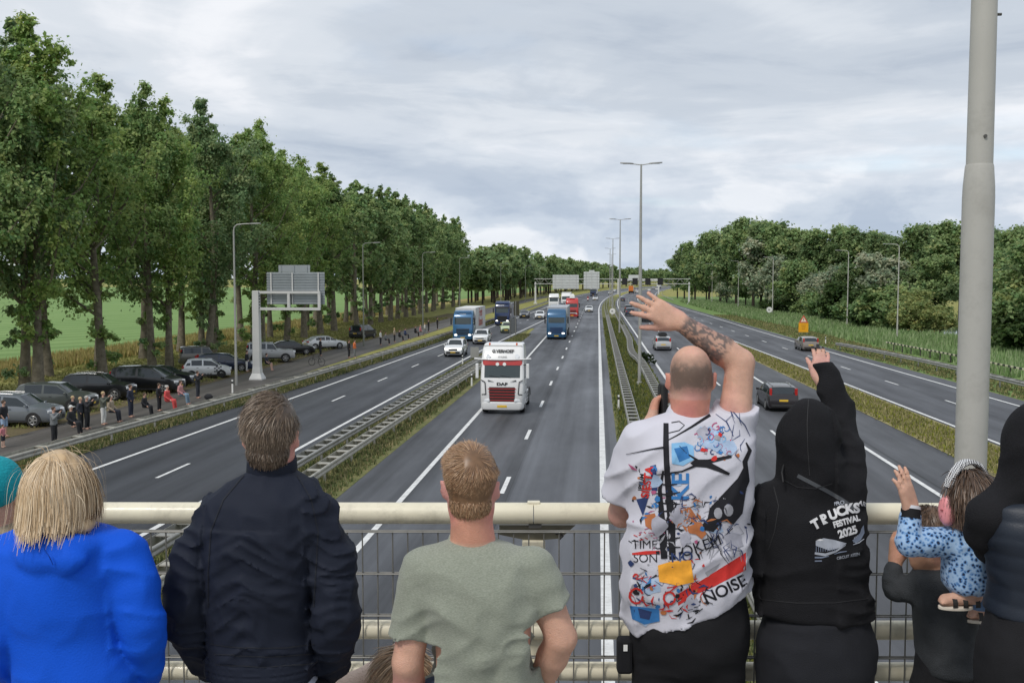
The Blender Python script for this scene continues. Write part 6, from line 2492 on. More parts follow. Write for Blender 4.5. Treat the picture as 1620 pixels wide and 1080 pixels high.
def jacket_folds(p):
    z1, z0 = J(0, 800)[2], J(0, 1065)[2]
    q = ((p[:, 2] - z0) / (z1 - z0)).clip(-.1, 1.2)
    xc = p[:, 0] - J(415, 900)[0]
    centre = np.clip(1 - np.abs(xc) / .17, 0, 1)
    hem = np.clip((J(0, 1022)[2] - p[:, 2]) * 60, 0, 1) * (np.abs(xc) < .155)
    # narrow quilting along the hem
    quilt = np.abs(np.sin((p[:, 2] - z0) * 185)) * hem
    # wind-pressed chevrons down the middle of the back
    chev = ridge(np.stack([xc * .6, p[:, 1] * .2, p[:, 2] + np.abs(xc + .02) * .55], 1), (13, 13, 40), 21, 1.3) ** 3 * centre * (q < .92)
    slv = ridge(p, (12, 12, 28), 25, 1.2) ** 3 * (np.abs(xc) > .14)
    gen = ridge(p, (18, 18, 16), 29, 1.1) ** 2
    seam = np.exp(-((np.abs(xc) - (.148 + .05 * np.clip(q - .75, 0, 1))) / .006) ** 2) * (q > -.05) * (q < .82)
    return -.005 * quilt - .016 * (chev - .15) * (1 - hem) - .011 * (slv - .3) - .006 * (gen - .3) * (1 - hem) + .006 * seam


F.disp(jacket_folds)
M_NAVYJ = cloth('navy_nylon', (.011, .0145, .027), .74, .12, 300, .1, 6, 0, .22)
SEW.append((f, F.build('jacket', M_NAVYJ, f.root, relax=0)))
MB().loft([[(J(430, 740)[0] + cos(a) * r1, .002 + sin(a) * r1 * .98, z + sin(a) * .012) for a in np.linspace(0, 2 * pi, 30)[:-1]] for r1, z in ((.066, J(0, 752)[2]), (.0715, J(0, 742)[2]), (.0695, J(0, 726)[2]), (.0655, J(0, 725)[2]), (.063, J(0, 738)[2]))], True, False).build('collar', M_NAVYJ, f.root, smooth=60)
# shirt tail showing under the jacket
F = Field((-.24, -.2, J(0, 1120)[2]), (.24, .2, J(0, 1060)[2]), .009)
F.stack(f.rows([(1062, 336, 498, .114, 0), (1110, 332, 504, .120, 0)]), .02)
F.disp(lambda p: -.006 * (ridge(p, (14, 14, 8), 3) - .4))
F.build('shirt', cloth('pale_blue_shirt', (.42, .47, .58), .8), f.root)
lower_body(f, .97, -.005, .18, .13, M_JEAN, M_SHOE, seed=5)
hcap = hc + np.array([0, -.014, .030])
hr = np.array([.0645, .083, .082])
gy = [(.11, .074, .047), (.155, .108, .072), (.080, .052, .033), (.215, .165, .12), (.17, .12, .08)]
F = Field(hc - .18, hc + .18, .006)
F.ell(hcap, hr + .006, .01)
F.half((0, .55, -.42), hcap + np.array([0, .040, -.035]))
F.ell(hc + np.array([0, -.034, -.046]), (.055, .052, .045), .02)
F.half((0, -.15, -1), hc + np.array([0, -.08, -.070]))
F.disp(lambda p: -.006 * ridge(p, (45, 45, 30), 4))
F.build('hair', M_HAIR, f.root, lambda V: np.array(gy[2])[None] * (.7 + .7 * vn(V * 80, 3))[:, None])
rt_, d_ = scalp(hcap, hr, 9500, 8, keep_short)
fl = np.zeros_like(d_)
fl[:, 0] = -1.0 * (d_[:, 2] > .15)
fl[:, 2] -= np.where(d_[:, 2] < .5, 1.0, .15)
fl[:, 1] -= .35 * (d_[:, 2] > .15)
fl = tangent(fl, d_) + d_ * .10
ln = np.where(d_[:, 2] > .1, .048, np.interp(d_[:, 2], [-.8, .1], [.022, .045]))
strands('hair_locks', rt_ + d_ * .003, fl, ln, f.root, M_HAIR, gy, 9, 5, .0008, .10, (hcap, hr), .0055, .22, colvar=.20, tipc=1.15)
nape(f, hc, gy[:3], 63, 1800, .018)
eyes(f, lambda x, y, z: hc + np.array([x, y, z]), 1.0)

# ------------------------------------------------------------------ woman in the blue jacket
f = Fig(100, 2.6, 'woman with long blond hair in a bright blue hooded jacket')
J = f.J
hc = J(98, 789)
bj = [(828, 45, 158, .070, 0), (840, 20, 185, .085, -.005), (862, 4, 198, .104, -.012), (900, 8, 200, .118, -.02), (950, 16, 198, .122, -.015), (1000, 26, 206, .122, 0), (1045, 30, 218, .126, .0), (1090, 30, 222, .130, 0), (1150, 24, 228, .135, 0), (1200, 22, 230, .138, 0)]
aL = (J(8, 895, -.01), J(-12, 1005, -.05), J(28, 1070, .10))
aR = (J(202, 895, -.01), J(230, 985, -.04), J(226, 1065, .06))
body(f, hc, .90, rotz(-.1), J(100, 845), bj + [(1250, 40, 210, .12, 0)], aL, aR, .0105, skin_col((.58, .35, .26)), dict(d=(.5, .6, -.6), nrm=(-.5, 0, .8), side=1, s=.9), dict(d=(-.3, .7, -.6), nrm=(.5, 0, .8), side=-1, s=.9), inset=.02, neck_r=.05)
F = f.field([J(-40, 835, 0), J(265, 1205, 0), J(100, 1200, .14), J(100, 835, -.2)], .0068, .05)
F.stack(f.rows(bj), .02, 2.3)
F.chain([J(14, 880, -.012), J(0, 940, -.04), J(-8, 1000, -.05), J(0, 1025, -.03), J(30, 1065, .08)], [.064, .064, .063, .060, .050], .03)
F.chain([J(196, 880, -.012), J(214, 930, -.03), J(222, 985, -.035), J(226, 1015, -.02), J(232, 1052, .03), J(232, 1064, .05)], [.060, .059, .057, .053, .045, .042], .03)
# hood lying on the back
F.ell(J(86, 868, -.095), (.105, .046, .044), .025, rotx(-.35))
F.ell(J(84, 885, -.128), (.085, .026, .026), .02)
F.cone(J(36, 862, -.05), J(60, 890, -.13), .024, .018, .02)
F.cone(J(140, 862, -.05), J(110, 890, -.13), .024, .018, .02)
F.cone(J(100, 834, 0), J(100, 826, .0), .072, .066, .02)
F.disp(lambda p: -.009 * (ridge(p, (8, 8, 3.5), 31, .8) ** 2 - .3) - .008 * (ridge(p, (10, 10, 20), 33, .8) ** 2 - .3) * (np.abs(p[:, 0]) > .14) - .004 * (ridge(p, (14, 14, 14), 37) ** 2 - .3))
M_BLUE = cloth('cobalt_softshell', (.004, .085, .60), .75, .15, 200, .06, 4, 0, .2)
SEW.append((f, F.build('jacket', M_BLUE, f.root, relax=1)))
MB().tube([J(70, 868, -.168), J(78, 880, -.17), J(84, 893, -.160)], [.0012, .0014, .001], 5).build('hood_seam', cloth('cobalt_dark', (.003, .05, .36)), f.root)
lower_body(f, .95, .03, .17, .13, M_BLKT, M_SHOE, seed=7)
hcap = hc + np.array([0, -.012, .030])
hr = np.array([.069, .089, .090])
bl = [(.60, .44, .27), (.68, .52, .34), (.52, .37, .215), (.73, .58, .40), (.46, .32, .18)]
F = Field(hc - .26, hc + .22, .0075)
F.ell(hcap + np.array([0, -.004, .002]), hr + .009, .02)
F.stack([(hc[2] + .03, hc[0], hc[1] - .03, .078, .072), (hc[2] - .02, hc[0] - .002, hc[1] - .040, .083, .068), (hc[2] - .055, hc[0] + .006, hc[1] - .050, .089, .058), (hc[2] - .080, hc[0] + .012, hc[1] - .058, .090, .040)], .03)
F.half((0, 1, -.25), hcap + np.array([0, .045, .02]))
F.disp(lambda p: -.012 * (ridge(p * np.array([1, 1, .22]), (26, 26, 22), 6) ** 2 - .35))
F.build('hair', M_HAIR, f.root, lambda V: np.array(bl[2])[None] * (.75 + .55 * vn(V * np.array([90, 90, 14]), 3))[:, None])
rt_, d_ = scalp(hcap, hr + .004, 9500, 12, lambda d: ((d[:, 2] > -.35) & (d[:, 1] < .55)) * 1.0)
fl = tangent(np.where((d_[:, 2] > .45)[:, None], d_ * np.array([1.3, 0, 0]) + np.array([[.1, -1.0, -.2]]), d_ * np.array([.9, .4, 0]) + np.array([[0.12, -.25, -1.0]])), d_)


def hair_hang(p, lf):
    # the back hair swings out gently over the folded hood and ends at the collar
    q = np.clip((J(0, 780)[2] - p[:, 2]) / .07, 0, 1) * (p[:, 1] < -.02)
    p[:, 1] -= q * .009
    return p


hfl = J(0, 832, -.12)[2] + np.random.default_rng(3).normal(0, .018, len(d_)) + .007 * np.sin(rt_[:, 0] * 70)
ln = np.full(len(d_), .27)
fl[:, 0] += .30 * (d_[:, 0] > .1)
strands('hair_locks', rt_ + d_ * .004, fl, ln, f.root, M_HAIR, bl, 13, 10, .0010, .42, (hcap + np.array([0, -.020, -.012]), hr + np.array([.009, .014, .010])), .005, .13, colvar=.07, avoid=hair_hang, tipc=1.2, floor=hfl)
# stray windblown locks
rs, ds = scalp(hcap, hr + .012, 110, 15, lambda d: ((d[:, 2] > -.2) & (d[:, 1] < .3)) * 1.0)
strands('stray_hair', rs + ds * .008, tangent(np.tile(np.array([[.8, -.2, -.5]]), (len(ds), 1)), ds) + ds * .25, np.clip((rs[:, 2] - J(0, 838)[2]) * 1.1, .03, .2), f.root, M_HAIR, bl, 16, 12, .0007, .20, (hcap, hr + .010), .010, .5, colvar=.2, avoid=hair_hang, tipc=1.2)
eyes(f, lambda x, y, z: hc + np.array([x, y, z]), .97)

# ------------------------------------------------------------------ tall man in the printed T-shirt
f = Fig(1090, 3.45, 'tall bald man in a white graffiti-print T-shirt raising a tattooed arm')
J = f.J
hc = J(1092, 596)
pt = [(652, 1052, 1128, .078, 0), (664, 1030, 1146, .090, -.005), (684, 1004, 1170, .115, -.012), (712, 992, 1186, .130, -.02), (760, 990, 1189, .140, -.025), (810, 990, 1189, .146, -.022), (865, 987, 1185, .150, -.015), (920, 986, 1183, .152, -.008), (960, 988, 1180, .152, 0), (1000, 990, 1178, .150, 0)]
aL = (J(1012, 712, 0), J(984, 812, .10), J(1030, 668, .34))
aR = (J(1158, 700, 0), J(1171, 574, .04), J(1073, 507, .06))


def bald(V, c):
    q = (V - hc) / np.array([.08, .1, .1])
    back = np.clip((-q[:, 1] + .15) * 2.2, 0, 1) * np.clip((q[:, 2] + .62) * 2.4, 0, 1) * np.clip((.92 - q[:, 2]) * 1.5, 0, 1) * (np.abs(q[:, 0]) < 1.01)
    near_head = (V[:, 2] > J(0, 632)[2]) & (np.linalg.norm(V - hc, axis=1) < .16) & (np.abs(V[:, 0] - hc[0]) < .0755)
    st = back * near_head * (.55 + .55 * vn(V * 60, 3)) * (.75 + .5 * vn(V * 300, 5))
    st = np.clip(st * 1.25, 0, .9)[:, None]
    stub = np.array([.115, .082, .066])
    c = c * (1 - st) + stub[None] * st
    # sun-reddened neck and ears
    nk = ((V[:, 2] < J(0, 628)[2]) & (V[:, 2] > J(0, 668)[2]) & (np.abs(V[:, 0] - hc[0]) < .1)) | ((np.abs(V[:, 0] - hc[0]) > .0755) & (np.linalg.norm(V - hc, axis=1) < .13))
    c = np.where(nk[:, None], c * np.array([1.0, .80, .74]), c)
    # tattooed forearm: bands of dark line work and shading
    a, b = aR[1], aR[2]
    ba = b - a
    t = ((V - a) @ ba) / (ba @ ba)
    dist = np.linalg.norm(V - a - t[:, None] * ba, axis=1)
    on = (t > .22) & (t < .97) & (dist < .075)
    ang = np.arctan2((V - a) @ np.cross(ba / np.linalg.norm(ba), [0, 1, 0]), -(V - a)[:, 1])
    pat = np.abs(np.sin(ang * 3.5 + 6 * vn(V * 40, 21))) < .36
    pat2 = np.abs(np.sin(t * 26 + 4 * vn(V * 30, 23))) < .30
    sh = vn(V * 42, 25)
    ink = np.where(on, np.clip(.30 + .55 * pat + .55 * pat2 + .4 * (sh > .55), 0, .88), 0)[:, None]
    ed = np.clip(np.minimum(t - .22, .97 - t) * 14, 0, 1)[:, None]
    ink = ink * np.where(on[:, None], ed, 0)
    return c * (1 - ink) + np.array([.060, .062, .066])[None] * ink


bd = body(f, hc, .94, np.eye(3), J(1090, 668), pt + [(1040, 1000, 1168, .13, 0)], aL, aR, .0066, skin_col((.60, .355, .26), .3, bald),
          dict(d=(.25, .5, .85), nrm=(-1, -.1, 0), side=-1, curl=(.7, .75, .8, .85), s=1.05), dict(d=(-.90, .02, .44), nrm=(.05, -1, .1), side=-1, s=1.04, curl=(.05, .08, .12, .16), spread=.22, thumb=.55), neck_r=.066, ar=(.058, .050, .030), inset=.036, lr=.85)
F = f.field([J(950, 640, 0), J(1205, 1000, 0), J(1090, 1000, .18), J(1090, 640, -.19), J(1180, 600, .05)], .0067, .05)
F.stack(f.rows(pt), .02, 2.35)
F.chain([J(1020, 700, -.01), J(1000, 738, .02), J(984, 780, .06)], [.082, .080, .078], .04)
F.chain([J(1150, 712, -.01), J(1163, 660, .01), J(1168, 600, .03)], [.086, .080, .078], .04)
F.cut_cyl(J(985, 783, .06), J(984, 812, .10) - J(1008, 725, .01), .13, .12)
F.cut_cyl(J(1168, 617, .03), J(1171, 574, .04) - J(1164, 650, .01), .14, .12)
F.cone(J(1090, 664, 0), J(1090, 652, .012), .078, .074, .012)
F.half((0, -.25, 1), J(1090, 655, -.06))
# hem hitched up to the right by the raised arm
F.half((.36, 0, -1), J(1010, 988))


def tee2(p):
    xr = p[:, 0] - J(1090, 800)[0]
    pull = ridge(np.stack([p[:, 0] * .8, p[:, 1] * .5, p[:, 2] - .6 * xr], 1), (8, 8, 13), 41, .8) ** 2
    lo = ridge(p, (12, 12, 5), 43, .8) ** 2 * np.clip((J(0, 820)[2] - p[:, 2]) * 5, 0, 1)
    return -.013 * (pull - .3) - .014 * (lo - .3)


F.disp(tee2)
M_TEEW = cloth('white_jersey', (.56, .555, .62), .85, .2, 420, .04, 5)
shirt = F.build('t_shirt', M_TEEW, f.root, relax=1)
lower_body(f, J(0, 915)[2], J(1090, 985)[0], .196, .143, M_BLKT, M_SHOE, seed=9, r=(.118, .088, .066), h=.010)
eyes(f, lambda x, y, z: hc + np.array([x, y, z]), 1.0)
# phone held up in front of the face, belt pouch with a white pull tab
ph = empty('mobile_phone', (f.o + J(1049, 637, .36)).tolist(), .12, 'black mobile phone held up by the tall bald man', 'phone')
MB().box((0, 0, 0), (.020, .075, .150), rotz(0) @ np.eye(3) if False else None).build('case', M_BLACK, ph, bevel=.005)
MB().box((-.0110, .02, .045), (.003, .03, .035)).build('camera_bump', M_TRIM, ph, bevel=.001)
MB().box((0, 0, 0), (.055, .05, .13)).build('belt_pouch', M_BLKT, f.root, bevel=.012, loc=J(988, 1035, -.02).tolist())
MB().box((0, -.027, .035), (.014, .004, .022)).build('pouch_badge', M_SIGNW, f.root, loc=J(988, 1035, -.02).tolist())


# ------------------------------------------------------------------ printed decoration laid onto cloth
class Print:
    """flat print whose outline is given in the photograph's measure and laid onto the garment's own surface"""

    def __init__(self, fig, obj, name='print'):
        V, Q = o_cache[obj.name]
        self.f = fig
        self.bvh = BVHTree.FromPolygons((V + fig.o).tolist(), Q.tolist())
        self.n = 0
        self.name = name

    def lay(self, me, m, step=3.0, lift=.0012):
        self.n += 1
        bm = bmesh.new()
        bm.from_mesh(me)
        us = [v.co.x for v in bm.verts]
        vs = [v.co.y for v in bm.verts]
        for ax, (a, b) in ((0, (min(us), max(us))), (1, (min(vs), max(vs)))):
            q = math.floor(a / step) * step + step
            while q < b:
                co, no = [0, 0, 0], [0, 0, 0]
                co[ax], no[ax] = q, 1
                bmesh.ops.bisect_plane(bm, geom=bm.verts[:] + bm.edges[:] + bm.faces[:], plane_co=co, plane_no=no, dist=1e-4)
                q += step
        bad = []
        eye = Vector((0, 0, CAM_H))
        o = Vector(self.f.o.tolist())
        for v in bm.verts:
            r = sight(v.co.x, v.co.y).normalized()
            h, nn, i, dd = self.bvh.ray_cast(eye, r)
            if h is None:
                bad.append(v)
                continue
            if nn.dot(r) > 0:
                nn = -nn
            if nn.dot(r) > -.12:
                bad.append(v)
                continue
            v.co = h + nn * (lift + .0004 * (self.n % 7)) - o
        bmesh.ops.delete(bm, geom=bad, context='VERTS')
        bmesh.ops.recalc_face_normals(bm, faces=bm.faces)
        out = bpy.data.meshes.new(self.name)
        bm.to_mesh(out)
        bm.free()
        bpy.data.meshes.remove(me)
        out.materials.append(m)
        return link(self.name, out, self.f.root)

    def poly(self, pts, m):
        me = bpy.data.meshes.new('p')
        me.from_pydata([(a, b, 0) for a, b in pts], [], [tuple(range(len(pts)))])
        bm = bmesh.new()
        bm.from_mesh(me)
        bmesh.ops.triangulate(bm, faces=bm.faces)
        bm.to_mesh(me)
        bm.free()
        return self.lay(me, m)

    def stroke(self, pts, w, m):
        if not hasattr(w, '__len__'):
            w = [w] * len(pts)
        L_, R_ = [], []
        for i, p in enumerate(pts):
            a, b = pts[max(i - 1, 0)], pts[min(i + 1, len(pts) - 1)]
            t = Vector((b[0] - a[0], b[1] - a[1])).normalized()
            L_.append((p[0] - t.y * w[i] / 2, p[1] + t.x * w[i] / 2))
            R_.append((p[0] + t.y * w[i] / 2, p[1] - t.x * w[i] / 2))
        me = bpy.data.meshes.new('p')
        n = len(pts)
        me.from_pydata([(a, b, 0) for a, b in L_ + R_], [], [(i, i + 1, n + i + 1, n + i) for i in range(n - 1)])
        return self.lay(me, m)

    def text(self, s, u, v, size, m, rot=0.0, bold=.02, sx=1.0, shear=0.0):
        me = text_mesh(s, 1.0, bold, shear)
        c, q = cos(rot), sin(rot)
        for w in me.vertices:
            x, y = w.co.x * size * sx, w.co.y * size
            w.co = (u + x * c - y * q, v - (x * q + y * c), 0)
        me.materials.clear()
        return self.lay(me, m)


def ink(name, c):
    return mat('ink_' + name, c, .8, var=.15, vscale=30, spec=.2)


pr = Print(f, shirt, 'shirt_print')


def z7(pts):
    return [(940 + a * .4076, 640 + b * .4076) for a, b in pts]


K_, NB, BL, LB, RD_, OR, YL, GY, MG = ink('black', (.016, .016, .02)), ink('navy', (.03, .05, .14)), ink('blue', (.04, .17, .42)), ink('light_blue', (.22, .45, .70)), ink('red', (.52, .035, .03)), ink('rust', (.42, .15, .06)), ink('amber', (.80, .36, .04)), ink('grey', (.30, .30, .33)), ink('magenta', (.40, .10, .20))
rp = random.Random(17)
PB, PG_ = ink('pale_blue', (.36, .46, .62)), ink('pale_grey', (.36, .36, .42))


def blot(cx_, cy_, r_, m_, n_=11):
    pr.poly(z7([(cx_ + cos(2 * pi * k / n_) * r_ * rp.uniform(.55, 1.25), cy_ + sin(2 * pi * k / n_) * r_ * rp.uniform(.55, 1.25)) for k in range(n_)]), m_)


for cx_, cy_, r_, m_ in ((455, 140, 58, PB), (520, 165, 40, PB), (420, 110, 34, PG_), (345, 430, 60, PG_), (400, 480, 46, OR), (250, 470, 44, PG_), (215, 700, 52, PB), (290, 650, 40, OR), (205, 810, 56, PB), (380, 770, 44, PG_), (540, 520, 48, PG_), (235, 300, 34, PB), (350, 520, 36, PG_), (470, 470, 40, PB), (320, 300, 24, PB)):
    blot(cx_, cy_, r_ * .8, m_)
pr.poly(z7([(300, 150), (350, 145), (385, 160), (388, 212), (345, 236), (302, 228)]), LB)
pr.poly(z7([(310, 170), (360, 160), (372, 205), (330, 222)]), BL)
pr.poly(z7([(140, 778), (200, 784), (252, 790), (255, 838), (195, 850), (150, 830)]), BL)
pr.poly(z7([(170, 786), (225, 800), (215, 832), (178, 825)]), NB)
pr.poly(z7([(248, 622), (300, 606), (374, 600), (386, 686), (326, 700), (252, 686)]), YL)
pr.poly(z7([(322, 735), (400, 690), (480, 640), (588, 572), (588, 640), (470, 702), (395, 735), (326, 778)]), RD_)
pr.poly(z7([(430, 650), (490, 612), (470, 640), (440, 668)]), GY)
pr.stroke(z7([(279, 72), (279, 160), (283, 260), (292, 360), (300, 460), (304, 600)]), [8, 9, 9, 11, 12, 10], K_)
pr.stroke(z7([(268, 255), (255, 330), (262, 420), (268, 520), (272, 596)]), [3, 6, 9, 12, 10], K_)
for k in range(9):
    y = 270 + k * 36
    pr.stroke(z7([(250 - rp.random() * 20, y), (290, y + rp.uniform(-8, 8)), (322 + rp.random() * 18, y + rp.uniform(-10, 12))]), [1.2, 3.2, 1.4], K_)
pr.stroke(z7([(126, 192), (200, 178), (272, 165)]), [.8, 1.6, 2.4], K_)
pr.stroke(z7([(282, 140), (320, 120), (380, 85), (450, 40)]), [1.5, 2, 3.5, 5], K_)
pr.stroke(z7([(290, 110), (330, 100), (350, 80), (330, 65), (300, 70)]), 1.4, K_)
pr.poly(z7([(372, 226), (392, 212), (440, 212), (535, 194), (532, 206), (455, 226), (526, 264), (522, 273), (436, 244), (390, 240)]), K_)
pr.stroke(z7([(400, 215), (360, 190), (330, 160)]), [4, 2, 1], K_)
pr.stroke(z7([(395, 235), (340, 258), (296, 262)]), [4, 2.5, 1.5], K_)
pr.text('KE', 940 + 338 * .4076, 640 + 318 * .4076, 38, BL, pi / 2, .02)
pr.text('SIESTA', 940 + 208 * .4076, 640 + 300 * .4076, 17, RD_, 1.42, .03)
pr.text('IPSUM', 940 + 184 * .4076, 640 + 300 * .4076, 10, K_, 1.45, .02)
pr.poly(z7([(164, 366), (212, 358), (190, 432)]), NB)
pr.poly(z7([(218, 238), (240, 232), (246, 330), (226, 352)]), NB)
pr.poly(z7([(196, 428), (236, 420), (250, 462), (226, 486), (200, 470)]), OR)
pr.poly(z7([(330, 402), (372, 396), (400, 440), (352, 466)]), OR)
for k in range(26):
    x, y = rp.uniform(330, 520), rp.uniform(350, 470)
    a = rp.uniform(0, 6.3)
    pr.stroke(z7([(x, y), (x + cos(a) * 22, y + sin(a) * 22), (x + cos(a + .6) * 42, y + sin(a + .6) * 36)]), [.6, rp.uniform(1, 3.5), .6], rp.choice([K_, NB, OR, GY, K_]))
for k in range(64):
    x, y = rp.choice([(rp.uniform(230, 420), rp.uniform(330, 600)), (rp.uniform(140, 330), rp.uniform(600, 830)), (rp.uniform(400, 560), rp.uniform(90, 220)), (rp.uniform(150, 260), rp.uniform(230, 480))])
    blot(x, y, rp.uniform(3, 13), rp.choice([K_, K_, NB, BL, RD_, OR, GY, MG]), 7)
pr.poly(z7([(404, 480), (440, 440), (448, 400), (500, 345), (556, 285), (584, 232), (592, 300), (574, 420), (540, 462), (500, 448), (462, 492)]), K_)
for cx_, cy_, rx_, ry_ in ((480, 420, 16, 22), (520, 408, 18, 24), (506, 446, 14, 12), (452, 440, 10, 16)):
    pr.poly(z7([(cx_ + cos(k * pi / 5) * rx_, cy_ + sin(k * pi / 5) * ry_) for k in range(10)]), GY)
pr.text('TIME', 940 + 196 * .4076, 640 + 543 * .4076, 19, K_, .02, -.005)
pr.text('SON', 940 + 200 * .4076, 640 + 596 * .4076, 19, K_, .0, -.005)
pr.stroke(z7([(148, 578), (200, 574), (256, 571)]), [3, 6, 5], RD_)
pr.text('OKEM', 940 + 415 * .4076, 640 + 548 * .4076, 24, K_, .32, .0)
pr.text('NO', 940 + 340 * .4076, 640 + 590 * .4076, 22, NB, .1, .01)
pr.text('NOISE', 940 + 508 * .4076, 640 + 718 * .4076, 26, K_, .46, .02)
pr.text('TELG', 940 + 440 * .4076, 640 + 105 * .4076, 18, MG, .5, .01)
for k in range(30):
    x, y = rp.uniform(390, 535), rp.uniform(90, 190)
    a = rp.uniform(0, 6.3)
    r_ = rp.uniform(6, 16)
    pr.stroke(z7([(x + cos(a + q * .9) * r_ * (1 - q * .1), y + sin(a + q * .9) * r_ * .8) for q in range(5)]), rp.uniform(.8, 2.0), rp.choice([BL, BL, NB, LB, MG]))
for k in range(34):
    x, y = rp.uniform(430, 590), rp.uniform(455, 570)
    pr.stroke(z7([(x, y), (x + rp.uniform(-25, 25), y + rp.uniform(10, 40)), (x + rp.uniform(-35, 35), y + rp.uniform(40, 70))]), [.5, 1.6, .5], rp.choice([K_, GY, NB]))
for k in range(30):
    x, y = rp.uniform(330, 460), rp.uniform(700, 810)
    pr.stroke(z7([(x, y), (x + rp.uniform(-20, 20), y + rp.uniform(-12, 22))]), rp.uniform(.8, 2.2), K_)
for cx_, cy_, r_ in ((165, 740, 26), (292, 748, 22)):
    pr.stroke(z7([(cx_ + cos(k * .6) * r_, cy_ + sin(k * .6) * r_ * 1.1) for k in range(11)]), 3.4, RD_)
for k in range(26):
    x, y = rp.uniform(140, 320), rp.uniform(620, 790)
    pr.stroke(z7([(x, y), (x + rp.uniform(-28, 28), y + rp.uniform(-18, 22)), (x + rp.uniform(-40, 40), y + rp.uniform(-25, 30))]), [.6, rp.uniform(1, 3.4), .6], rp.choice([K_, K_, NB, RD_, GY]))
for k in range(14):
    x, y = rp.uniform(130, 230), rp.uniform(480, 530)
    pr.stroke(z7([(x, y), (x + rp.uniform(5, 20), y + rp.uniform(-10, 10))]), 1.3, rp.choice([MG, K_, RD_]))
for x0_, x1_, y0_, y1_, n_, cs in ((235, 340, 330, 610, 46, (K_, K_, NB, GY)), (310, 470, 350, 480, 26, (K_, NB, BL, OR)), (140, 250, 660, 800, 20, (RD_, K_, BL, NB)), (330, 420, 590, 760, 20, (YL, K_, RD_, OR)), (160, 260, 230, 480, 18, (NB, BL, K_, MG)), (470, 590, 300, 560, 22, (K_, GY, NB)), (250, 420, 690, 830, 24, (K_, K_, NB, RD_))):
    for k in range(n_):
        x, y, a = rp.uniform(x0_, x1_), rp.uniform(y0_, y1_), rp.uniform(0, 6.3)
        l_ = rp.uniform(6, 22)
        b = rp.uniform(-.9, .9)
        pr.stroke(z7([(x, y), (x + cos(a) * l_, y + sin(a) * l_), (x + cos(a) * l_ + cos(a + b) * l_, y + sin(a) * l_ + sin(a + b) * l_)]), [rp.uniform(.4, 1.5), rp.uniform(1.2, 4.5), .4], rp.choice(cs))
for k in range(9):       # dark scrawls over the raised sleeve
    x, y = rp.uniform(1150, 1180), rp.uniform(640, 720)
    pr.stroke([(x, y), (x + rp.uniform(-12, 6), y + rp.uniform(4, 12)), (x + rp.uniform(-16, 10), y + rp.uniform(10, 26))], [.5, 1.3, .5], NB)
pr.stroke([(1180, 700), (1186, 712), (1178, 730), (1182, 760), (1172, 790)], [2, 6, 8, 7, 2], K_)
pr.stroke([(1146, 640), (1160, 652), (1178, 672), (1186, 690)], [.8, 1.6, 1.6, .8], NB)
pr.stroke([(1132, 655), (1150, 668), (1160, 690)], [.8, 1.4, .8], NB)

# ------------------------------------------------------------------ woman in the black hoodie
f = Fig(1280, 3.45, 'woman in a black hooded sweatshirt with festival print waving one arm')
J = f.J
hc = J(1280, 694, .01)
hd = [(752, 1245, 1320, .070, 0), (764, 1225, 1345, .085, -.005), (785, 1204, 1362, .110, -.012), (820, 1196, 1367, .128, -.02), (870, 1198, 1368, .135, -.02), (910, 1202, 1368, .135, -.012), (945, 1200, 1374, .145, -.005), (972, 1202, 1376, .148, 0)]
aL = (J(1212, 800, 0), J(1196, 885, .02), J(1222, 905, .24))
aR = (J(1342, 745, .0), J(1328, 650, .16), J(1301, 601, .19))


def nails(V, c):
    tip = V[:, 2] > J(0, 552, .24)[2]
    return np.where((tip & (V[:, 0] > 0))[:, None], np.array([[.012, .011, .012]]), c)


body(f, hc, .96, rotz(.1), J(1281, 765), hd + [(1010, 1212, 1362, .13, 0)], aL, aR, .0072, skin_col((.60, .36, .27), .2, nails), dict(d=(.3, .9, .1), nrm=(0, 0, 1), side=1, s=.88), dict(d=(.08, .42, .90), nrm=(.1, -1, .4), side=-1, s=.84, curl=(.08, .08, .1, .12), spread=.10, thumb=.3), inset=.036, ar=(.046, .038, .027), neck_r=.05)
F = f.field([J(1170, 620, 0), J(1385, 985, 0), J(1280, 980, .25), J(1280, 620, -.18), J(1300, 565, .2)], .0066, .05)
F.stack(f.rows(hd), .02, 2.3)
F.chain([J(1218, 792, -.01), J(1206, 840, .0), J(1200, 880, .01), J(1208, 893, .06), J(1222, 904, .2)], [.072, .068, .066, .060, .050], .03)
F.chain([J(1336, 765, -.01), J(1338, 712, .06), J(1329, 652, .15), J(1314, 615, .18), J(1302, 580, .20)], [.076, .064, .054, .047, .038], .04)
# hood up over the head
F.ell(J(1279, 686, -.005), (.102, .118, .128), .03)
F.cone(J(1279, 700, -.02), J(1282, 745, -.02), .108, .112, .04)
F.cone(J(1281, 745, -.01), J(1283, 768, -.02), .105, .10, .04)
F.ell(J(1279, 694, .16), (.062, .09, .085), .02, cut=True)
F.cut_cyl(J(1301.5, 573, .2), J(1299, 540, .2) - J(1308, 610, .18), .09, .12)
F.half((0, 0, -1), J(1280, 966))


def hood_folds(p):
    sl = ridge(p, (10, 10, 20), 51, .9) ** 2 * ((p[:, 0] > J(1322, 0)[0]) | (p[:, 0] < J(1216, 0)[0]))
    g = ridge(p, (7, 7, 10), 53, .8) ** 2
    w_ = ridge(p, (5, 5, 22), 55, .8) ** 2 * np.clip((J(0, 880)[2] - p[:, 2]) * 8, 0, 1)
    return -.012 * (sl - .3) - .010 * (g - .3) - .014 * (w_ - .3)


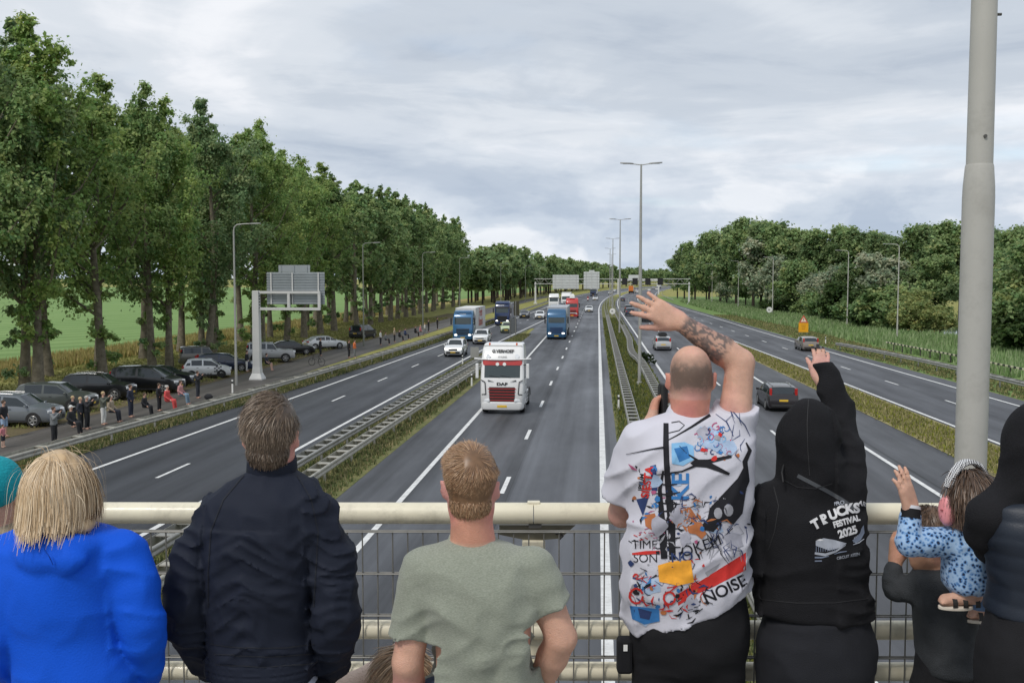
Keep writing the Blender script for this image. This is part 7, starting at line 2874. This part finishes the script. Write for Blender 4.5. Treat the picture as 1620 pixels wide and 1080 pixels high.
F.disp(hood_folds)
M_HOOD = cloth('black_fleece', (.0115, .0115, .0135), .9, .4, 300, .25, 8, 0, .2)
hood = F.build('hoodie', M_HOOD, f.root, relax=1)
lower_body(f, J(0, 955)[2], J(1291, 985)[0], .185, .150, M_JEAN, M_SHOE, seed=11, r=(.125, .088, .060), h=.010)
eyes(f, lambda x, y, z: hc + np.array([x, y, z]), .96)
# bag strap across the back
strap_pts = [(1262, 752), (1285, 764), (1308, 776), (1330, 789), (1350, 803)]
pr = Print(f, hood, 'hoodie_print')
S_ = pr.stroke(strap_pts, 6, mat('strap_grey', (.055, .06, .068), .6))
S_.name = 'bag_strap'
M_SEAM = mat('black_seam', (.015, .015, .017), .8)
for q_ in ([(1224, 770), (1232, 800), (1226, 840), (1216, 870)], [(1279, 632), (1277, 670), (1278, 710), (1281, 752)], [(1206, 948), (1260, 953), (1320, 953), (1372, 946)], [(1240, 758), (1262, 770), (1290, 772), (1316, 764)]):
    pr.stroke(q_, 1.3, M_SEAM).name = 'seam'
MB().tube([J(1240, 735, -.05), J(1237, 748, -.09), J(1239, 762, -.10)], .003, 6).build('drawstring', M_BLACK, f.root)


def z3(pts):
    return [(1200 + a / 7.2, 770 + b / 7.2) for a, b in pts]


INKW, INKB, INKM = ink('white_print', (.62, .62, .64)), ink('blue_grey_print', (.17, .20, .27)), ink('mid_print', (.32, .34, .39))
for ch, x, y, rot in (('T', 650, 424, .50), ('R', 752, 366, .42), ('U', 848, 316, .35), ('C', 940, 276, .26), ('K', 1030, 252, .16), ('S', 1110, 244, .06)):
    (u, v), = z3([(x, y)])
    pr.text(ch, u, v, 20.5, INKW, rot, .055, .95)
(u, v), = z3([(915, 186)])
pr.text('PRO', u, v, 8.5, INKM, .18, .03)
(u, v), = z3([(1172, 188)])
pr.text('AR', u, v, 9, INKW, -.25, .04)
(u, v), = z3([(1000, 392)])
pr.text('FESTIVAL', u, v, 13, INKW, .28, .05, .82)
(u, v), = z3([(1015, 512)])
pr.text('2025', u, v, 17, INKW, .30, .05, .9)
(u, v), = z3([(1020, 785)])
pr.text('CIRCUIT ASSEN', u, v, 6.2, INKM, .20, .02, .85)
pr.poly(z3([(650, 610), (740, 580), (860, 600), (1000, 640), (930, 690), (800, 720), (650, 665)]), INKM)
pr.poly(z3([(660, 600), (700, 588), (740, 600), (700, 612)]), INKW)
for k in range(10):
    x = 655 + k * 26
    pr.stroke(z3([(x, 672 + k * 3), (x, 740 - k * 2)]), .9, INKB)
pr.stroke(z3([(640, 752), (760, 770), (880, 730), (990, 660)]), [3.5, 4.5, 3, 1], INKM)
pr.stroke(z3([(640, 800), (720, 800), (800, 785)]), [2.5, 2.5, 1], INKB)
pr.stroke(z3([(640, 840), (720, 838)]), 2, INKB)
pr.stroke(z3([(860, 760), (930, 738), (1000, 730)]), [1, 2, 1], INKB)
pr.poly(z3([(1060, 605), (1110, 570), (1150, 520), (1165, 470), (1190, 430), (1200, 520), (1160, 600), (1100, 640)]), INKB)
pr.stroke(z3([(1070, 655), (1140, 630), (1195, 590)]), [1, 2, 1], INKM)
for k in range(5):
    pr.stroke(z3([(1080 + k * 16, 630 - k * 10), (1095 + k * 16, 570 - k * 12)]), 1.6, INKM)

# ------------------------------------------------------------------ boy in the dark grey coat
f = Fig(1490, 3.50, 'boy in a dark grey coat shielding his eyes with one hand')
J = f.J
hc = J(1470, 850)
bc = [(892, 1466, 1508, .055, 0), (902, 1452, 1526, .075, -.005), (925, 1446, 1538, .095, -.01), (965, 1448, 1540, .100, -.01), (1010, 1452, 1540, .104, 0), (1040, 1454, 1540, .106, 0), (1064, 1456, 1541, .108, 0)]
aL = (J(1462, 922, 0), J(1414, 932, .06), J(1417, 884, .10))
aR = (J(1530, 925, 0), J(1540, 985, .06), J(1530, 1010, .2))
body(f, hc, .90, rotz(.95) @ rotx(-.25), J(1484, 900), bc + [(1100, 1462, 1535, .10, 0)], aL, aR, .0078, skin_col((.50, .27, .175), .2), dict(d=(.12, .12, 1), nrm=(-.8, -.6, 0), side=1, s=.80, curl=(.35, .4, .4, .45)), dict(d=(-.2, .9, -.2), nrm=(0, 0, 1), side=-1, s=.75), inset=.018, neck_r=.043, ar=(.033, .027, .022), lr=.55)
F = f.field([J(1385, 885, 0), J(1550, 1075, 0), J(1480, 1070, .22), J(1480, 880, -.13)], .0070, .05)
F.stack(f.rows(bc), .02, 2.4)
F.chain([J(1466, 918, -.005), J(1438, 932, .03), J(1418, 932, .055), J(1413, 918, .075), J(1414, 898, .09)], [.047, .043, .040, .036, .031], .025)
F.chain([J(1526, 922, 0), J(1536, 980, .04), J(1530, 1008, .18)], [.056, .048, .038], .025)
F.cone(J(1486, 905, 0), J(1486, 893, .0), .052, .048, .012)
F.disp(lambda p: -.006 * (ridge(p, (9, 9, 11), 61, .8) ** 2 - .3) - .005 * (ridge(p, (14, 14, 22), 63, .8) ** 2 - .3) * (p[:, 0] < J(1452, 0)[0]))
F.build('coat', cloth('charcoal_wool', (.042, .046, .051), .9, .4, 260, .25, 12), f.root, relax=1)
lower_body(f, .80, J(1500, 1050)[0], .115, .085, M_BLKT, M_SHOE, seed=13, r=(.072, .056, .045), stance=.06)
hcap = hc + np.array([0, 0, .026])
hr = np.array([.072, .082, .082])
br = [(.105, .062, .038), (.15, .092, .058), (.075, .045, .028)]
F = Field(hc - .16, hc + .16, .007)
F.ell(hcap + np.array([.008, -.006, .003]), hr + .007, .01)
F.half(rotz(.95) @ np.array([0, .8, -.5]), hcap + rotz(.95) @ np.array([0, .045, -.005]))
F.half((0, 0, -1), hcap + np.array([0, 0, -.055]))
F.build('hair', M_HAIR, f.root, lambda V: np.array(br[0])[None] * (.7 + .6 * vn(V * 80, 3))[:, None])
rt_, d_ = scalp(hcap, hr, 2600, 22, lambda d: ((d[:, 2] > -.45) & ((d @ (rotz(.95) @ np.array([0, 1, 0]))) < .45)) * 1.0)
strands('hair_locks', rt_ + d_ * .003, tangent(np.tile(np.array([[-.3, -.3, -1.0]]), (len(d_), 1)) + d_ * np.array([.6, .6, 0]), d_) + d_ * .2, np.full(len(d_), .034), f.root, M_HAIR, br, 23, 5, .0013, .03, (hcap, hr), .006, .25)
eyes(f, lambda x, y, z: hc + rotz(.95) @ rotx(-.25) @ (np.array([x, y, z]) * .9), .9)

# ------------------------------------------------------------------ adult in the navy body-warmer jacket (right edge)
f = Fig(1640, 2.90, 'person in a black hood and navy quilted jacket carrying a small girl')
J = f.J
hc = J(1628, 704)
nv = [(768, 1600, 1668, .072, 0), (780, 1576, 1694, .085, -.005), (800, 1550, 1722, .106, -.012), (835, 1544, 1732, .120, -.018), (880, 1552, 1728, .122, -.015), (925, 1556, 1724, .120, -.005), (962, 1550, 1730, .124, 0), (980, 1548, 1732, .126, 0)]
aL = (J(1566, 812, 0), J(1541, 846, .03), J(1568, 888, .26))
aR = (J(1722, 830, 0), J(1745, 930, .0), J(1690, 915, .26))
body(f, hc, .98, rotz(.15), J(1632, 782), nv + [(1040, 1560, 1720, .12, 0)], aL, aR, .011, skin_col((.58, .36, .27)), dict(d=(.5, .85, 0), nrm=(0, -.2, 1), side=1, s=.9), dict(d=(-.6, .8, 0), nrm=(0, -.2, 1), side=-1, s=.9), inset=.02, neck_r=.05)
F = f.field([J(1490, 760, 0), J(1780, 985, 0), J(1640, 980, .3), J(1640, 760, -.16)], .0068, .05)
F.stack(f.rows(nv), .02, 2.35)
F.half((0, 0, -1), J(1640, 966))


def quilt(p):
    zz = p[:, 2] + .010 * np.sin(p[:, 0] * 9)
    return -.0028 * (np.abs(np.sin(zz * 62)) ** .5 - .5) - .006 * (ridge(p, (8, 8, 10), 71) ** 2 - .3)


F.disp(quilt)
F.build('jacket', cloth('navy_quilted', (.009, .0145, .026), .5, .1, 240, .1, 6, .1, .45), f.root, relax=0)
F = f.field([J(1485, 760, 0), J(1790, 985, 0), J(1640, 980, .32), J(1640, 760, -.16), J(1620, 630, 0)], .0068, .05)
F.chain([J(1574, 800, .0), J(1549, 816, -.005), J(1541, 842, .03), J(1552, 866, .13), J(1566, 885, .25)], [.070, .064, .056, .050, .042], .03)
F.chain([J(1716, 812, 0), J(1738, 870, .0), J(1742, 925, .02), J(1700, 918, .22)], [.078, .068, .062, .046], .03)
F.ell(J(1628, 698, -.005), (.094, .115, .122), .03)
F.cone(J(1629, 718, -.015), J(1634, 768, -.015), .096, .104, .04)
F.cone(J(1632, 770, 0), J(1634, 790, 0), .118, .10, .04)
F.ell(J(1615, 702, .165), (.060, .09, .082), .02, cut=True)
F.disp(lambda p: -.006 * (ridge(p, (9, 9, 14), 73, .8) ** 2 - .3))
F.build('hooded_sweater', M_HOOD, f.root, relax=1)
lower_body(f, J(0, 950)[2], J(1640, 960)[0], .175, .135, M_BLKT, M_SHOE, seed=15, r=(.115, .085, .062), h=.011)
eyes(f, lambda x, y, z: hc + np.array([x, y, z]), .98)

f.root.location.x += .03
# ------------------------------------------------------------------ girl with ear defenders, held on the arm
f = Fig(1530, 3.22, 'small girl with pink ear defenders in a blue leopard jacket waving', z=DECK)
J = f.J
hc = J(1530, 796)
Rg = rotz(.35)
gt = [(838, 1512, 1552, .048, 0), (848, 1500, 1560, .062, 0), (868, 1494, 1562, .074, 0), (900, 1494, 1560, .078, 0), (935, 1496, 1560, .080, 0)]
sh, el, wr = J(1506, 856, -.01), J(1438, 858, -.01), J(1441, 806, .02)
aR = (J(1556, 860, 0), J(1578, 900, .05), J(1560, 920, .12))
pts = [hc + .12, sh, el, wr, J(1441, 740), aR[1], J(1545, 975), J(1490, 970)]
F = f.field(pts, .0062, .12)
add_head(F, hc, .84, Rg, J(1531, 845), .042)
F.stack(f.rows(gt, .014), .02)
F.cone(sh, el, .036, .031, .02).cone(el, wr, .031, .023, .02)
add_hand(F, wr, (-.26, .05, 1), (.55, -.8, .1), .86, 1, (.10, .12, .14, .18), .16, .5)
F.cone(aR[0], aR[1], .036, .031, .02).cone(aR[1], aR[2], .031, .022, .02)
add_hand(F, aR[2], (-.3, .9, 0), (0, 0, 1), .7, -1)
hipR, knee, ank = J(1535, 930, .02), J(1556, 884, .0), J(1536, 938, -.03)
hipL, kneeL, ankL = J(1552, 935, .06), J(1572, 905, .16), J(1575, 960, .18)
for a_, b_, c_ in ((hipR, knee, ank), (hipL, kneeL, ankL)):
    F.cone(a_, b_, .055, .042, .02).cone(b_, c_, .042, .026, .02)
    ft = c_ + np.array([-.085, .0, -.022])
    F.cone(c_ + np.array([.012, 0, -.012]), ft, .024, .020, .015)
    for j in range(5):
        F.cone(ft + np.array([0, -.018 + .009 * j, -.004]), ft + np.array([-.018 + .002 * abs(j - 1), -.020 + .010 * j, -.006]), .0065, .0055, .004)
F.build('body', M_SKIN, f.root, skin_col((.60, .355, .26), .15))


def leopard():
    m = mat('leopard_cloth', (.30, .45, .66), .8, 0, 0, 1, .2, 300, .2, sheen=.2)
    nt = m.node_tree
    N, L = nt.nodes, nt.links
    tc = N.new('ShaderNodeTexCoord')
    nz = N.new('ShaderNodeTexNoise')
    nz.inputs['Scale'].default_value = 60
    L.new(tc.outputs['Object'], nz.inputs[0])
    mx = N.new('ShaderNodeMix')
    mx.data_type = 'RGBA'
    mx.inputs[0].default_value = .012
    L.new(tc.outputs['Object'], mx.inputs[6])
    L.new(nz.outputs['Color'], mx.inputs[7])
    v = N.new('ShaderNodeTexVoronoi')
    v.inputs['Scale'].default_value = 78
    L.new(mx.outputs[2], v.inputs[0])
    r = N.new('ShaderNodeValToRGB')
    e = r.color_ramp.elements
    e[0].position, e[0].color = .26, (.015, .022, .05, 1)
    e[1].position, e[1].color = .36, (.07, .20, .46, 1)
    x = e.new(.62)
    x.color = (.32, .47, .68, 1)
    L.new(v.outputs['Distance'], r.inputs[0])
    L.new(r.outputs[0], N['Principled BSDF'].inputs['Base Color'])
    return m


F = f.field([J(1425, 800), J(1590, 945), J(1540, 940, .16), J(1540, 835, -.1)], .0060, .05)
F.stack(f.rows(gt), .02)
F.chain([sh, (sh + el) / 2, el, el + (wr - el) * .35, el + (wr - el) * .78], [.050, .046, .042, .037, .033], .025)
F.chain([aR[0], aR[1], aR[2]], [.052, .044, .032], .025)
F.disp(lambda p: -.006 * (ridge(p, (20, 20, 20), 81, .8) ** 2 - .3))
F.build('jacket', leopard(), f.root, relax=1)
MB().tube([el + (wr - el) * .74, el + (wr - el) * 1.02], [.034, .031], 16).build('cuff', M_BLKT, f.root, smooth=40)
MB().tube([el + (wr - el) * 1.02, el + (wr - el) * 1.12], [.0315, .030], 16).build('cuff_edge', mat('cuff_grey', (.55, .56, .60), .8), f.root, smooth=40)
F = f.field([J(1500, 930), J(1575, 975), hipR, knee, hipL, kneeL], .008, .06)
F.cone(hipR, hipR + (knee - hipR) * .55, .066, .058, .02).cone(hipL, hipL + (kneeL - hipL) * .7, .066, .056, .02)
F.ell((hipR + hipL) / 2, (.075, .08, .06), .02)
F.build('shorts', cloth('denim_blue', (.12, .22, .42), .8), f.root)
for c_, nm in ((ank, 'sandal'), (ankL, 'sandal')):
    so = MB()
    out_ = [(cos(a) * .062 * (1.0 if cos(a) < 0 else .85), sin(a) * .027) for a in np.linspace(0, 2 * pi, 20)[:-1]]
    base_ = c_ + np.array([-.045, 0, -.052])
    so.loft([[(base_[0] + x, base_[1] + y, base_[2] + z) for x, y in out_] for z in (0, .012)])
    s_ = so.build('sandal', mat('sandal_sole', (.62, .56, .48), .7), f.root, bevel=.003)
    for xx in (-.062, -.028, .012):
        ctr = c_ + np.array([xx, 0, -.032])
        MB().loft([[(ctr[0] + dx, ctr[1] + cos(a) * .029, ctr[2] + sin(a) * .027) for a in np.linspace(-.3, pi + .3, 12)] for dx in (-.008, .008)], False, False).build('strap', mat('sandal_black', (.02, .018, .017), .6), s_)
hcap = hc + Rg @ np.array([0, -.012, .026])
hr = np.array([.067, .080, .078])
bw = [(.085, .052, .034), (.12, .075, .048), (.06, .036, .024), (.16, .10, .065)]
F = Field(hc - .18, hc + .18, .007)
F.ell(hcap, hr + .009, .01)
F.cone(hcap + np.array([.01, -.05, -.03]), hcap + np.array([.02, -.055, -.10]), .06, .045, .03)
F.half(Rg @ np.array([0, .9, -.35]), hcap + Rg @ np.array([0, .045, 0]))
F.build('hair', M_HAIR, f.root, lambda V: np.array(bw[0])[None] * (.7 + .6 * vn(V * 70, 3))[:, None])
rt_, d_ = scalp(hcap, hr + .004, 2600, 32, lambda d: ((d[:, 2] > -.6) & ((d @ (Rg @ np.array([0, 1, 0]))) < .4)) * 1.0)
strands('hair_locks', rt_ + d_ * .003, tangent(np.tile(np.array([[.1, -.3, -1.0]]), (len(d_), 1)), d_), np.full(len(d_), .075), f.root, M_HAIR, bw, 33, 7, .0013, .05, (hcap, hr + .008), .005, .22)
eyes(f, lambda x, y, z: hc + Rg @ (np.array([x, y, z]) * .92), .92)
ed = empty('ear_defenders', (f.o + hc).tolist(), .35, 'pink ear defenders with a black and white woven headband on the girl', 'ear defenders')
ed.scale = (.92, .95, 1.12)
for x in (-1, 1):
    cup = MB().loft([[(x * (.076 + dx), cos(a) * .031 * k, -.014 + sin(a) * .046 * k) for a in np.linspace(0, 2 * pi, 26)[:-1]] for dx, k in ((0, .98), (.008, 1.0), (.022, .97), (.032, .80), (.036, .45), (.037, .1))])
    cu = cup.build('ear_cup', mat('earcup_pink', (.78, .30, .32), .45, coat=.2), ed, smooth=60)
    MB().box((x * .115, .0, -.012), (.003, .010, .004)).build('logo_mark', mat('pink_dark', (.35, .10, .11), .5), cu)


def weave():
    m = mat('headband_weave', (.6, .6, .6), .8)
    nt = m.node_tree
    N, L = nt.nodes, nt.links
    tc = N.new('ShaderNodeTexCoord')
    c_ = N.new('ShaderNodeTexChecker')
    c_.inputs['Scale'].default_value = 190
    c_.inputs['Color1'].default_value = (.70, .71, .72, 1)
    c_.inputs['Color2'].default_value = (.06, .06, .07, 1)
    L.new(tc.outputs['Object'], c_.inputs[0])
    L.new(c_.outputs[0], N['Principled BSDF'].inputs['Base Color'])
    return m


arc = []
for a in np.linspace(radians(200) - pi, pi - radians(20), 22):
    arc.append([(cos(a) * (.094 + dr), dy, .016 + sin(a) * (.106 + dr)) for dy, dr in ((-.018, 0), (-.014, .009), (.014, .009), (.018, 0), (.014, -.005), (-.014, -.005))])
MB().loft(arc).build('headband', weave(), ed, smooth=50)
for x in (-1, 1):
    MB().tube([(x * .094, 0, .05), (x * .104, .0, .02), (x * .108, 0, .0)], .003, 6).build('wire_arm', M_RIM, ed)

# ------------------------------------------------------------------ child between the two men, only the top of the head shows
f = Fig(636, 2.98, 'small child with braided blond hair between the jacket man and the T-shirt man')
J = f.J
hc = J(636, 1082)
ct = [(1142, 608, 658, .050, 0), (1152, 592, 676, .064, 0), (1180, 584, 684, .078, 0), (1230, 588, 680, .080, 0), (1290, 586, 682, .085, 0)]
aL = (J(590, 1150, 0), J(552, 1092, .06), J(612, 1052, .12))
aR = (J(678, 1165, 0), J(690, 1225, .04), J(670, 1240, .15))
body(f, hc, .90, np.eye(3), J(634, 1150), ct, aL, aR, .0085, skin_col((.62, .38, .28)), dict(d=(.3, .6, .7), nrm=(-.6, -.6, .2), side=1, s=.65), dict(d=(0, 1, 0), nrm=(0, 0, 1), side=-1, s=.65), inset=.014, neck_r=.038, ar=(.032, .027, .020), lr=.5)
F = f.field([J(530, 1050), J(700, 1300), J(630, 1300, .1), J(630, 1140, -.12), aL[2]], .0085, .05)
F.stack(f.rows(ct), .02)
F.chain([aL[0], aL[1], aL[1] + (aL[2] - aL[1]) * .8], [.052, .048, .036], .025)
F.chain([aR[0], aR[1], aR[2]], [.050, .044, .034], .025)
F.disp(lambda p: -.006 * (ridge(p, (16, 16, 16), 91, .8) ** 2 - .3))
F.build('sweater', cloth('peach_fleece', (.78, .60, .49), .9, .4, 160, .1), f.root)
lower_body(f, .50, 0, .095, .075, M_BLUEJ, M_SHOEL, seed=17, r=(.062, .048, .04), stance=.05)
hcap = hc + np.array([0, -.010, .026])
hr = np.array([.072, .086, .083])
F = Field(hc - .2, hc + .17, .0075)
F.ell(hcap, hr + .010, .01)
F.half((0, .9, -.4), hcap + np.array([0, .045, 0]))
F.half((0, 0, -1), hcap + np.array([0, 0, -.075]))
F.build('hair', M_HAIR, f.root, lambda V: np.array((.36, .23, .13))[None] * (.7 + .6 * vn(V * 70, 3))[:, None])
rt_, d_ = scalp(hcap, hr + .004, 2600, 42, lambda d: ((d[:, 2] > -.5) & (d[:, 1] < .4)) * 1.0)
strands('hair_locks', rt_ + d_ * .004, tangent(np.tile(np.array([[0, -.1, -1.0]]), (len(d_), 1)) + np.stack([np.sign(d_[:, 0]) * .9, 0 * d_[:, 0], 0 * d_[:, 0]], 1), d_), np.full(len(d_), .07), f.root, M_HAIR, [(.42, .28, .17), (.34, .21, .12), (.50, .36, .23)], 43, 6, .0013, .05, (hcap, hr + .009), .005, .2)
for sx in (-1, 1):       # two braids, wound segments
    for k in range(9):
        a = hcap + np.array([sx * (.070 + .004 * k), -.045 + .001 * k, .035 - .019 * k])
        MB().tube([a + np.array([-.010, -.003, .010]), a + np.array([.0, -.010, 0]), a + np.array([.010, -.003, -.010])], [.006, .0105, .006], 8).build('braid', mat('braid_hair', (.30, .17, .10), .5, var=.3, vscale=120), f.root, smooth=60)
eyes(f, lambda x, y, z: hc + np.array([x, y, z]) * .9, .9)

# ------------------------------------------------------------------ person cut by the left edge: teal cap, beige sleeve
f = Fig(-10, 3.38, 'person with a teal cap and beige coat at the left edge by the railing')
J = f.J
hc = J(-5, 780)
lt = [(828, -34, 18, .060, 0), (838, -56, 32, .085, 0), (870, -76, 22, .105, 0), (930, -78, 18, .115, 0), (1000, -86, 8, .12, 0), (1060, -86, 8, .12, 0)]
aL = (J(-71, 870, 0), J(-86, 960, -.02), J(-51, 960, .2))
aR = (J(11, 858, 0), J(15, 905, .02), J(-11, 890, .24))
body(f, hc, .92, np.eye(3), J(-7, 840), lt + [(1120, -80, 4, .11, 0)], aL, aR, .0092, skin_col((.58, .36, .27)), dict(d=(.3, .9, 0), nrm=(0, 0, 1), side=1, s=.85), dict(d=(-.3, .9, 0), nrm=(0, 0, 1), side=-1, s=.85), inset=.02, neck_r=.048)
F = f.field([J(-106, 830), J(39, 1070), J(-31, 1070, .25), J(-31, 830, -.15)], .009, .05)
F.stack(f.rows(lt), .02)
F.chain([J(-65, 862), J(-83, 955, -.02), J(-53, 960, .2)], [.070, .064, .05], .03)
F.chain([J(5, 852), J(11, 900, .0), J(-9, 892, .2)], [.066, .060, .048], .03)
F.disp(lambda p: -.008 * (ridge(p, (10, 10, 14), 95, .8) ** 2 - .3))
F.build('coat', cloth('beige_cotton', (.30, .25, .18), .85), f.root)
F = Field(hc - .17, hc + .2, .008)
F.ell(hc + np.array([0, -.012, .034]), (.088, .106, .098), .01)
F.half((0, .3, -1), hc + np.array([0, 0, -.018]))
F.build('cap', cloth('teal_knit', (.01, .30, .36), .8, .4, 120), f.root)
F = Field(hc + np.array([-.1, .03, -.02]), hc + np.array([.1, .2, .06]), .008)
F.ell(hc + np.array([0, .11, .005]), (.065, .055, .007), .01)
F.build('cap_brim', cloth('teal_knit', (.01, .30, .36)), f.root)
lower_body(f, .93, J(-31, 0)[0], .16, .12, M_JEAN, M_SHOE, seed=19)

# ------------------------------------------------------------------ stitched seams of the navy jacket
q = Print(*SEW[1], 'seam')
for l_ in ([(470, 752), (492, 790), (503, 840), (500, 900), (497, 960)], [(386, 752), (354, 790), (334, 840), (330, 900), (330, 960)], [(334, 1018), (380, 1024), (450, 1024), (498, 1018)], [(340, 1034), (420, 1038), (498, 1033)], [(340, 1050), (420, 1054), (498, 1049)]):
    q.stroke(l_, 1.5, mat('seam_navy', (.006, .008, .014), .8))
